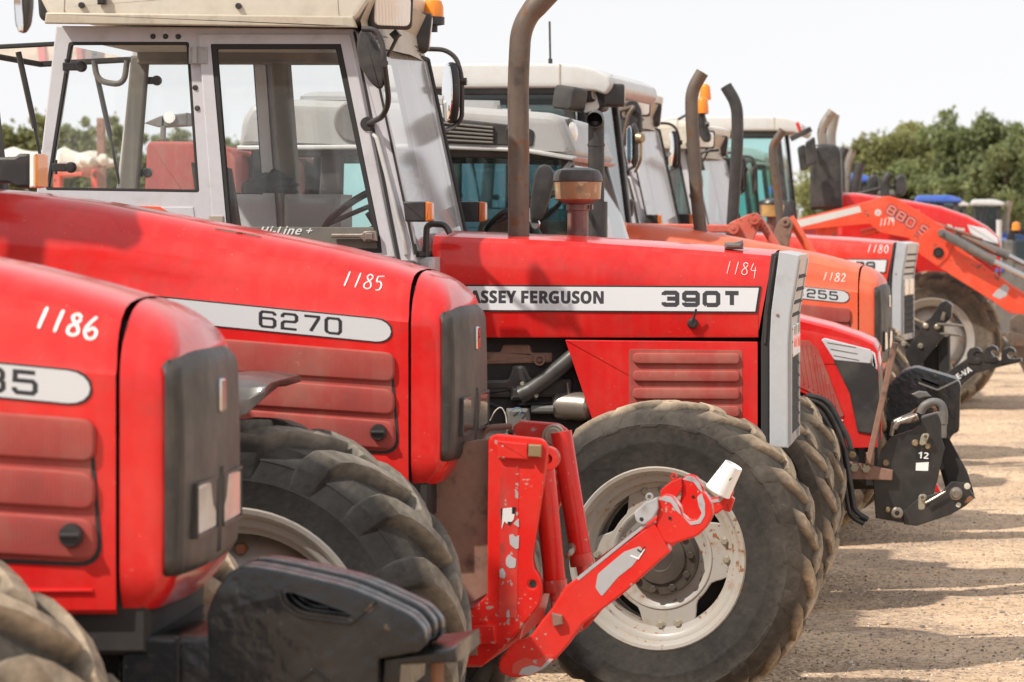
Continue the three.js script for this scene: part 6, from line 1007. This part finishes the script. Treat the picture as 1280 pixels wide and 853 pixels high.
{ const s7 = V(-0.151, 0, 11.5), t = (px, py, Z) => pt(px, py, Z).add(s7), e = (pts, Z, d, o) => ext(pts, Z, d, o).translate(s7.x, s7.y, s7.z);
  part(T7, 'exhaust', [pipe([t(975, 300, 23.2), t(969, 240, 23.2), t(963, 195, 23.2), t(963, 182, 23.2), t(976, 162, 23.2)], 0.032, { round: 0.2, rad: 18, sub: 10, caps: false })], M.exhaust);
  const pc = part(T7, 'air_pre_cleaner', [turned([[0.08, -0.05], [0.088, -0.045], [0.094, 0.045]], t(957.5, 263, 23.4), V(0, 1, 0), 28, 0.5)], M.bowlYellow); part(pc, 'pre_cleaner_lid', [turned([[0.0, 0.09], [0.05, 0.088], [0.088, 0.075], [0.098, 0.055], [0.096, 0.044]], t(957.5, 263, 23.4), V(0, 1, 0), 28, 0.5)], M.plastic); part(pc, 'pre_cleaner_stem', [rod(t(957.5, 270, 23.4), t(957.5, 310, 23.4), 0.04)], M.maroon);
  const L = sub(T7, 'front_linkage'), Zl = 22.6;
  part(L, 'main_plate', [e([[1145, 462], [1145, 440], [1171, 401], [1178, 396], [1189, 378, 0.03], [1196, 375, 0.03], [1204, 381], [1203, 398], [1194, 405], [1194, 420], [1160, 462]], Zl, 0.05, { bevel: 0.006, r: 0.01 })], M.black);
  part(L, 'upright', [e([[1166, 428], [1180, 418], [1184, 420], [1184, 470], [1166, 466]], Zl + 0.1, 0.14, { bevel: 0.01 }), e([[1186, 422], [1198, 420], [1198, 470], [1187, 468]], Zl + 0.06, 0.12, { bevel: 0.01 })], M.dark);
  part(L, 'lower_arm', [e([[1180, 478], [1225, 447], [1232, 440], [1252, 438], [1262, 450], [1292, 447], [1292, 452], [1262, 459], [1236, 466], [1202, 495], [1180, 500]], Zl - 0.05, 0.07, { bevel: 0.006, r: 0.006 })], M.black);
  for (const [a, b] of [[1234, 444], [1255, 442], [1277, 444]]) part(L, 'hook', [e([[-10, 10], [-10, -3], [-6, -9], [1, -11], [7, -8], [8, -3], [2, -5], [-3, -1], [0, 4], [6, 3], [9, 6], [5, 11]].map(([x, y]) => [a + x, b + y]), Zl - 0.06, 0.07, { bevel: 0.005, r: 0.012 })], M.black);
  part(L, 'bolt_head', [[1143, 430, 0.02], [1171, 407.5, 0.022], [1185.5, 408.5, 0.022], [1164.5, 432.5, 0.02]].map(([a, b, r]) => stud(t(a, b, Zl), r, 0.015)), M.bolt);
  part(L, 'hitch_pin', [rod(t(1186, 405, Zl - 0.03), t(1218, 407, Zl - 0.03), 0.01), rod(t(1190, 417, Zl - 0.03), t(1216, 419, Zl - 0.03), 0.01), rod(t(1192, 400, Zl - 0.03), t(1195, 390, Zl - 0.03), 0.012)], M.steel);
  { const c = t(1217, 468, Zl - 0.05); const g = sheetM(rect(-0.088, -0.03, 0.088, 0.03), 0, [[-0.088, -0.03], [0.088, -0.03], [-0.088, 0.03]]); g.rotateZ(0.55); g.translate(c.x, c.y, c.z + 0.002); part(L, 'arm_print', [g], printMat(256, 80, (k) => { k.fillStyle = '#161618'; k.fillRect(0, 0, 256, 80); k.fillStyle = '#e6e6e6'; k.font = 'bold 76px sans-serif'; const tw = k.measureText('HE-VA').width; k.save(); k.scale(246 / tw, 1); k.fillText('HE-VA', 4 * tw / 246, 66); k.restore(); })); }
}
{ const s7 = V(-0.151, 0, 11.5), t = (px, py, Z) => pt(px, py, Z).add(s7), e = (pts, Z, d, o) => ext(pts, Z, d, o).translate(s7.x, 0, s7.z);
  const a = part(T7, 'mirror', [e([[880, 142], [885, 137], [891, 139], [897, 150], [904, 170], [902, 177], [894, 177], [885, 162]], 22.3, 0.05, { bevel: 0.014, r: 0.03 })], M.plastic);
  part(a, 'mirror_arm', [pipe([t(862, 148, 22.3), t(888, 134, 22.3), t(894, 140, 22.3), t(899, 155, 22.3)], 0.010, { round: 0.05 }), rod(t(893, 156, 22.25), t(903, 154, 22.25), 0.018)], M.exhaustBlack);
  part(T7, 'mirror_arm', [pipe([t(884, 200, 22.4), t(890, 189, 22.4), t(912, 187, 22.4)], 0.010, { round: 0.05 })], M.exhaustBlack);
  part(T7, 'pillar_vent', [e([[883, 194], [888, 193], [893, 212], [888, 213]], 22.45, 0.02, { bevel: 0.004 })], M.plastic);
}
place(T7, V(0.151, 0, -11.5), 0.13, cowlCorner);

// ---------------------------------------------------------------- tractor 8: loader tractor
const Z8 = 30.64, T8 = thing('tractor', 'red loader tractor with teal cab glass and a raised boom marked 880S, chalked 1179', 'tractor', V(xm(1165, 30.05), 0, -30.99), 'red tractors parked in a row');
{
  const P = (px, py) => [xm(px, Z8), ym(py, Z8)];
  const prof = [[1052, 241], [1070, 241.5], [1130, 250], [1175, 258], [1210, 270], [1235, 284], [1248, 296], [1251, 306]], rows = [];
  prof.forEach(([px, py], i) => { const T = P(px, py), bot = P(px, Math.max(py + 40, 318))[1], w = 0.3 - (i > 4 ? 0.02 * (i - 4) : 0), h = [[w, bot], [w, mix(bot, T[1], 0.6)], [w - 0.012, T[1] - 0.03], [w - 0.05, T[1] - 0.008], [0.12, T[1]], [0, T[1] + 0.006]]; rows.push([...h, ...h.slice(0, -1).reverse().map(([z, y]) => [-z, y])].map(([z, y]) => V(T[0], y, -30.99 + z))); });
  rows.push(rows.at(-1).map((p) => V(p.x - 0.02, p.y - 0.1, mix(p.z, -30.99, 0.1))));
  part(T8, 'hood', [creased(grid(rows), 0.5)], M.red);
  part(T8, 'hood_side', [extM([P(1060, 300), P(1250, 306), P(1250, 330), P(1235, 350), P(1120, 345), P(1060, 345)], -30.64, 0.6, { bevel: 0.01 })], M.red);
  const hl = part(T8, 'headlight', [extM([P(1209, 281), P(1232, 286), P(1247, 298), P(1248, 306), P(1226, 300), P(1213, 292)], -30.62, 0.64, { bevel: 0.008, r: 0.01 })], M.lensClear);
  part(hl, 'headlight_rim', [extM([P(1226, 302), P(1248, 308), P(1246, 313), P(1230, 308)], -30.61, 0.66, { bevel: 0.006 })], M.black);
  part(T8, 'hood_flash', [extM([P(1184, 280), P(1190, 282), P(1192, 289), P(1186, 287)], -30.63, 0.01, { bevel: 0.001 }), extM([P(1193, 284), P(1206, 286), P(1206, 289), P(1193, 287)], -30.63, 0.01, { bevel: 0.001 })], M.white);
}
darkCab(T8, { drop: -0.19, dx: -0.355, zc: 30.99, glass: M.glassTeal, full: false });
running(T8, { x0: -3.0, x1: 0.1, zc: 30.99, yTop: 1.1, axleX: xm(1165, 30.05), axleY: 0.56, rearX: -3.1, wf: 0.78, front: { R: 0.68, W: 0.42, rimR: 0.40, rimMat: M.rimGrey, nl: 17, lugH: 0.04, wear: 0.3, dustTop: 0.8, dustSide: 0.35 }, seed: 9 });
{
  const L = sub(T8, 'loader'), Zb = 29.70, boom = [[985, 277], [1084, 252], [1104, 245, 0.05], [1118, 246, 0.05], [1180, 284], [1190, 303], [1265, 358], [1296, 376], [1292, 394], [1262, 392], [1240, 376], [1168, 331], [1151, 319], [1136, 298], [1100, 291], [1087, 280], [990, 289]];
  const sh = pm(boom, Zb), hole = new THREE.Path().absarc(xm(1173, Zb), ym(316, Zb), 0.049, 0, 2 * Math.PI);
  const b1 = part(L, 'boom', [extM(sh, -Zb, 0.11, { bevel: 0.008, holes: [hole] })], M.redLoader);
  part(L, 'boom', [extM(sh, -Zb - 1.0, 0.11, { bevel: 0.008 })], M.redLoader);
  part(b1, 'pale_stripe', [ext([[991, 277], [1074, 257.5], [1077, 265], [993, 286]], Zb - 0.002, 0.004, { bevel: 0.0005 })], M.white);
  part(b1, 'elbow_plate', [ext([[1146, 300], [1160, 286], [1180, 286], [1192, 304], [1184, 322], [1172, 333], [1156, 322]], Zb - 0.015, 0.02, { bevel: 0.004, r: 0.01, holes: [] })], M.redLoader);
  part(b1, 'tube_end', [turned([[0.03, 0.0], [0.046, 0.016], [0.052, 0.012], [0.052, 0]], pt(1173, 316, Zb - 0.014), V(0, 0, 1), 24, 0.4), turned([[0, 0.018], [0.036, 0.018]], pt(1173, 316, Zb - 0.014), V(0, 0, 1), 24, 0.4)], M.dark);
  part(b1, 'worn_patch', [ext([[1246, 363], [1256, 355], [1262, 360], [1258, 370], [1250, 374], [1240, 370]], Zb - 0.002, 0.004, { bevel: 0.0005, r: 0.01 })], M.stickerGrey);
  part(L, 'cross_tube', [rod(pt(1173, 316, Zb + 0.05), pt(1173, 316, Zb + 0.05).add(V(0, 0, -1.0)), 0.06)], M.redLoader);
  { const ang = -0.56, c = pt(1135, 276, Zb), g = sheetM(rect(-0.245, -0.064, 0.245, 0.064), 0, [[-0.245, -0.064], [0.245, -0.064], [-0.245, 0.064]]); g.rotateZ(ang); g.translate(c.x, c.y, c.z + 0.003); part(b1, 'model_print', [g], printMat(320, 84, (k) => { k.clearRect(0, 0, 320, 84); wide(k, '880', 8, 10, 200, 64, 12, 13, '#d9785f', [10, '#1a2350']); wide(k, 'S', 246, 10, 56, 64, 8, 13, '#d9785f', [10, '#1a2350']); }, true)); }
  part(b1, 'round_badge', [turned([[0, 0.004], [0.03, 0.004], [0.032, 0]], pt(1097.5, 266, Zb), V(0, 0, 1), 24, 0.4)], M.white, 'small round white badge'); part(b1, 'badge_mark', emblemGeo(0, 0, 0, 0.013).map((g) => { g.rotateY(-Math.PI / 2); const c = pt(1097.5, 266, Zb); g.translate(c.x, c.y, c.z + 0.006); return g; }), M.red);
  chalk(T8, [b1], '1179', xm(1099, Zb), ym(283, Zb), 0.147, 0.073, -0.10, 0.0065, 17);
  for (const [Z, a, b, c] of [[29.56, [1176, 291], [1243, 327], [1290, 350]], [30.52, [1196, 294], [1261, 320], [1300, 340]]]) { const r = part(L, 'ram', [rod(pt(...a, Z), pt(...b, Z), 0.045), rod(pt(b[0] - 4, b[1] - 2, Z), pt(...b, Z), 0.055), turned([[0, 0.06], [0.03, 0.06], [0.034, -0.06]], pt(...a, Z), V(0, 0, 1), 16, 0.5)], M.greySteel); part(r, 'ram_rod', [rod(pt(...b, Z), pt(...c, Z), 0.026)], M.chrome); }
  part(L, 'hydraulic_pipe', [[1169, 279, 1200, 290, 1228, 300], [1180, 283, 1210, 298, 1244, 316], [1172, 300, 1192, 312, 1215, 322]].map((a, i) => pipe([pt(a[0], a[1], 30.05 + i * 0.1), pt(a[2], a[3], 30.05), pt(a[4], a[5], 30.17)], 0.014, { round: 0.2 })), M.rust);
  part(L, 'pivot', [ext([[1140, 262], [1150, 262], [1152, 300], [1138, 300]], Zb + 0.4, 0.1, { bevel: 0.01 })], M.redLoader);
  part(L, 'ram', [rod(pt(1076, 292, 29.94), pt(1098, 287, 29.94), 0.035)], M.redLoader);
  part(L, 'tool_bracket', [ext([[1262, 400], [1272, 392], [1300, 398], [1300, 470], [1282, 470], [1262, 430]], 29.23, 0.06, { bevel: 0.008, r: 0.02 }), ext([[1256, 420], [1262, 414], [1284, 420], [1280, 434], [1262, 432]], 29.12, 0.05, { bevel: 0.008, r: 0.02 })], M.exhaust);
  part(L, 'loader_post', [ext([[1020, 270], [1046, 268], [1052, 380], [1024, 380]], Zb + 0.1, 0.14, { bevel: 0.01 })], M.redLoader);
  part(T8, 'rear_lamp_glass', [turned([[0, 0.03], [0.09, 0.02], [0.11, 0]], pt(1203, 437, 30.52), V(0.3, 0, 1), 28, 0.6)], M.white);
  const ex = part(T8, 'exhaust_shroud', [ext([[1012, 188], [1020, 180], [1044, 180], [1051, 190], [1053, 262], [1012, 262]], 29.94, 0.24, { bevel: 0.05, r: 0.03, seg: 4 })], M.plastic);
  part(ex, 'exhaust', [pipe([pt(1030, 190, 30.08), pt(1026, 160, 30.08), pt(1041, 139, 30.08)], 0.047, { round: 0.25, rad: 22, sub: 12, caps: false })], M.steel);
  part(ex, 'mirror_head', [ext([[1006, 178], [1018, 170], [1022, 204], [1008, 208]], 29.47, 0.06, { bevel: 0.015, r: 0.03 })], M.plastic);
  part(ex, 'mirror_head', [ext([[996, 184], [1006, 180], [1010, 212], [1000, 214]], 29.70, 0.06, { bevel: 0.015, r: 0.03 })], M.plastic);
  const bl = part(T8, 'red_lamp', [ext([[994, 154], [998, 152], [1003, 166], [999, 168]], 29.70, 0.1, { bevel: 0.01 })], M.red); part(bl, 'lamp_arm', [bar(pt(988, 174, 29.58), pt(1014, 161, 29.58), 0.05, 0.05)], M.plastic);
  part(T8, 'mirror', [pipe([pt(922, 195, 29.58), pt(940, 196, 29.58), pt(945, 206, 29.58), pt(946, 236, 29.58)], 0.012, { round: 0.05 }), ext([[937, 214], [943, 207], [946, 236], [940, 245]], 29.53, 0.06, { bevel: 0.012, r: 0.02 })], M.plastic);
  part(T8, 'cab_step_lamp', [turned([[0, 0.09], [0.05, 0.085], [0.06, 0.06], [0.06, -0.1]], pt(987, 262, 29.82), V(0, 1, 0), 20, 0.6)], M.black);
}

// ---------------------------------------------------------------- tractors 9 and 10: mostly hidden, their pipes and mirrors show
for (const [Z, dx, label, pipes] of [
  [34.4, -0.95, 'red tractor hidden behind the loader tractor, only its bare exhaust pipes showing', [[1042, 200, 1038, 172, 1044, 143, 0.05], [1052, 260, 1050, 198, 1057, 185, 0.05]]],
  [37.6, -0.95, 'farthest red tractor of the row, with grey exhaust and pair of dark mirrors', [[1058, 240, 1060, 205, 1066, 187, 0.045], [1068, 270, 1070, 225, 1076, 204, 0.06]]]]) {
  const T = thing('tractor', label, 'tractor', V(dx - 0.6, 0, -Z), 'red tractors parked in a row');
  part(T, 'hood', [boxM(dx - 1.6, dx - 0.1, 1.2, 1.78, -Z - 0.3, -Z + 0.3, 0.08)], M.red); part(T, 'grille', [boxM(dx - 0.1, dx - 0.06, 1.2, 1.7, -Z - 0.24, -Z + 0.24, 0.015)], M.grille);
  darkCab(T, { dx, zc: Z, glass: M.glassTeal, full: false });
  running(T, { x0: dx - 2.6, x1: dx - 0.1, zc: Z, yTop: 1.2, axleX: dx - 0.5, axleY: 0.56, rearX: dx - 2.6, wf: 0.7, front: { R: 0.58, W: 0.36, rimR: 0.33, nl: 16, lugH: 0.04 }, seed: 12 });
  for (const [a, b, c, d, e, f, r] of pipes) part(T, 'exhaust', [pipe([pt(a, b + 60, Z), pt(a, b, Z), pt(c, d, Z), pt(e, f, Z)], r, { round: 0.12, rad: 14, caps: false })], b > 250 ? M.exhaustBlack : M.steel);
  if (Z > 30) { part(T, 'mirror', [ext([[1083, 224], [1090, 216], [1098, 220], [1099, 240], [1092, 248], [1085, 240]], Z - 0.8, 0.1, { bevel: 0.03, r: 0.06 })], M.plastic); const m = part(T, 'mirror', [ext([[1116, 224], [1124, 217], [1131, 219], [1134, 236], [1130, 245], [1118, 246]], Z - 0.9, 0.1, { bevel: 0.03, r: 0.06 })], M.plastic); part(m, 'mirror_arm', [pipe([pt(1060, 246, Z - 0.9), pt(1098, 236, Z - 0.9), pt(1118, 232, Z - 0.9)], 0.02), pipe([pt(1106, 246, Z - 0.9), pt(1106, 226, Z - 0.9), pt(1113, 217, Z - 0.9)], 0.05, { round: 0.1 })], M.plastic); }
}

// ---------------------------------------------------------------- machines far beyond
function farTractor(px, Z, label, body, roofM, roof, pipes = []) {
  const x = xm(px, Z), T = thing('far_tractor', label, 'tractor', V(x, 0, -Z), 'tractors far behind'); const [r0, r1, rt, rb] = roof, X0 = xm(r0, Z), X1 = xm(r1, Z);
  part(T, 'cab_roof', [extM([[X0, ym(rb, Z)], [X0 + 0.04, ym(rt, Z)], [X1 - 0.2, ym(rt - 0.5, Z)], [X1, ym(rt + (rb - rt) * 0.5, Z)], [X1 - 0.02, ym(rb, Z)]], -Z + 0.7, 1.4, { bevel: 0.05, r: 0.1, seg: 3 })], roofM);
  part(T, 'cab_frame', [0.65, -0.58].flatMap((z) => [X0 + 0.05, X1 - 0.16].map((q) => boxM(q, q + 0.09, 1.0, ym(rb, Z), -Z + z - 0.08, -Z + z, 0.02))).concat([boxM(X0, X1, 0.9, 1.3, -Z - 0.6, -Z + 0.6, 0.05)]), M.plastic);
  for (const z of [0.62, -0.62]) part(T, 'side_window', [pane([V(X0 + 0.1, ym(rb, Z), -Z + z), V(X1 - 0.12, ym(rb, Z), -Z + z), V(X1 - 0.1, 1.3, -Z + z), V(X0 + 0.1, 1.3, -Z + z)])], M.glassDark);
  part(T, 'hood', [extM([[X1 - 0.1, 1.0], [X1 - 0.1, 1.72], [X1 + 0.9, 1.6], [X1 + 1.05, 1.45], [X1 + 1.05, 1.0]], -Z + 0.32, 0.64, { bevel: 0.05, r: 0.06, seg: 3 })], body);
  part(T, 'chassis', [boxM(X0, X1 + 0.9, 0.55, 1.0, -Z - 0.22, -Z + 0.22, 0.03)], M.dark);
  for (const s of [1, -1]) { wheel(T, V(X1 + 0.6, 0.5, -Z + s * 0.72), { R: 0.51, W: 0.32, rimR: 0.3, nl: 12, lugH: 0.04, seed: 40 + s }); wheel(T, V(X0 + 0.1, 0.77, -Z + s * 0.75), { R: 0.78, W: 0.42, rimR: 0.46, nl: 14, lugH: 0.05, seed: 50 + s }); }
  for (const [a, b, c, d, m] of pipes) part(T, 'exhaust', [pipe([pt(a, b, Z), pt(a + 1, mix(b, d, 0.75), Z), pt(c, d, Z)], 0.06, { round: 0.15, caps: false })], m);
}
farTractor(1172, 56, 'blue tractor far behind the loader boom, left of the white-roofed one', M.blue, M.blue, [1143, 1203, 245, 254], []);
farTractor(1232, 60, 'blue tractor with a white cab roof far behind the red hood', M.blue, M.white, [1212, 1256, 250, 258], [[1228, 300, 1238, 253, M.exhaust], [1257, 330, 1262, 251, M.steel]]);
farTractor(1072, 50, 'blue-roofed tractor glimpsed between the upright exhaust pipes', M.blue, M.blue, [1050, 1092, 218, 229], []);
farTractor(1108, 66, 'small red tractor far behind, between the dark mirrors and the loader boom', M.red, M.greySteel, [1090, 1124, 238, 245], []);
farTractor(1196, 74, 'small red tractor far behind the blue-roofed one', M.redFaded, M.white, [1180, 1212, 252, 258], []);
{
  const Z = 42, T = thing('forklift', 'dark grey machine with cab frame and orange beacon at the right edge', 'vehicle', V(xm(1290, Z), 0, -Z));
  part(T, 'body', [ext([[1246, 330], [1252, 300], [1330, 300], [1330, 420], [1240, 420]], Z, 1.2, { bevel: 0.03, r: 0.05 })], M.greySteel);
  part(T, 'cab_frame', [ext([[1258, 300], [1262, 286], [1330, 284], [1330, 290], [1266, 292], [1266, 300]], Z + 0.05, 0.06, { bevel: 0.01 }), boxM(xm(1266, Z), xm(1269, Z), ym(345, Z), ym(286, Z), -Z - 0.1, -Z, 0.01)], M.black);
  part(T, 'window', [pane([V(xm(1269, Z), ym(292, Z), -Z + 0.01), V(xm(1320, Z), ym(292, Z), -Z + 0.01), V(xm(1320, Z), ym(330, Z), -Z + 0.01), V(xm(1269, Z), ym(330, Z), -Z + 0.01)])], M.glassDark);
  part(T, 'beacon', [turned([[0, 0.12], [0.05, 0.1], [0.06, 0]], pt(1270, 288, Z), V(0, 1, 0), 18, 0.6)], M.amber);
  part(T, 'white_post', [rod(pt(1249, 330, Z), pt(1249, 275, Z), 0.04)], M.white);
  part(T, 'blue_tag', [ext([[1246, 333], [1256, 333], [1253, 340], [1245, 340]], Z - 0.02, 0.03, { bevel: 0.005 })], M.blue);
  for (const s of [0, -0.9]) wheel(T, V(xm(1275, Z), 0.45, -Z - 0.15 + s), { R: 0.46, W: 0.28, rimR: 0.26, nl: 12, lugH: 0.03, seed: 66 });
}
{ // behind the cab at the left: a red implement with a wrapped white bundle
  const Z = 34, T = thing('implement', 'red steel implement frame seen through the rear quarter window', 'implement', V(xm(90, Z), 0, -Z));
  part(T, 'frame', [boxM(xm(-120, Z), xm(150, Z), ym(262, Z), ym(248, Z), -Z - 0.5, -Z + 0.3, 0.02), boxM(xm(72, Z), xm(82, Z), 0, ym(215, Z), -Z + 0.1, -Z + 0.2, 0.01), boxM(xm(118, Z), xm(126, Z), 0, ym(212, Z), -Z + 0.05, -Z + 0.15, 0.01), boxM(xm(84, Z), xm(112, Z), ym(221, Z), ym(216, Z), -Z + 0.2, -Z + 0.3, 0.01)], M.redPink);
  part(T, 'mast', [bar(V(xm(133, Z), 0.3, -Z + 0.1), V(xm(129, Z), ym(148, Z), -Z + 0.1), 0.08, 0.08)], M.rust, 'rusty upright mast');
  part(T, 'wheel_leg', [rod(V(xm(130, Z), 1.9, -Z), V(xm(140, Z), 0, -Z), 0.1), rod(V(xm(-100, Z), 1.9, -Z), V(xm(-100, Z), 0, -Z), 0.1)], M.rust);
  const Bn = thing('wrapped_bundle', 'long cream plastic-wrapped bundle lying on the red implement', 'bundle', V(xm(20, Z), ym(215, Z), -Z)), R = rng(8), rows = [];
  for (let i = 0; i <= 30; i++) { const x = mix(-130, 142, i / 30), r = 0.16 * (i > 26 ? 1 - (i - 26) * 0.2 : 1) * (0.9 + 0.22 * Math.sin(i * 1.7) * R()); rows.push(Array.from({ length: 18 }, (_, k) => { const a = k / 18 * 6.283; return V(xm(x, Z), ym(204, Z) + r * Math.sin(a) * (1 + 0.12 * Math.sin(3 * a + i)), -Z - 0.1 + r * 1.6 * Math.cos(a)); })); }
  part(Bn, 'wrapping', [creased(grid(rows, true), 0.5)], M.bag); part(Bn, 'loose_end', [turned([[0, 0.06], [0.05, 0.05], [0.07, 0], [0.04, -0.05], [0, -0.06]], pt(128, 200, Z - 0.3), V(1, 0.3, 0), 14, 0.9), turned([[0, 0.04], [0.05, 0.03], [0.06, -0.1]], pt(112, 202, Z - 0.3), V(1, -0.2, 0.4), 12, 0.9)], M.bag);
}
{ // cloth and papers left in the third tractor's cab
  const c = V(xm(330, 12.2), ym(240, 12.2), -12.3), R = rng(4), cl = thing('folded_cloth', 'dark blue crumpled cloth on the console inside the silver cab', 'cloth', c), rows = [];
  for (let j = 0; j <= 10; j++) { const t = j / 10; rows.push(Array.from({ length: 22 }, (_, k) => { const a = k / 22 * 6.283, r = 0.10 * Math.sqrt(1 - t * t * 0.98) * (0.8 + 0.35 * fbm(k / 22, t * 0.9, 8, 2, 55)); return V(c.x + r * 1.2 * Math.cos(a), c.y - 0.003 + 0.085 * t * (0.8 + 0.4 * fbm(k / 22, t * 0.5, 6, 2, 56)), c.z + r * 0.9 * Math.sin(a)); })); }
  part(cl, 'cloth_fold', [creased(grid(rows, true), 0.8)], M.cloth);
}
scene.traverse((o) => { if (o.isMesh) { o.castShadow = true; o.receiveShadow = true; } });
renderer.render(scene, camera);
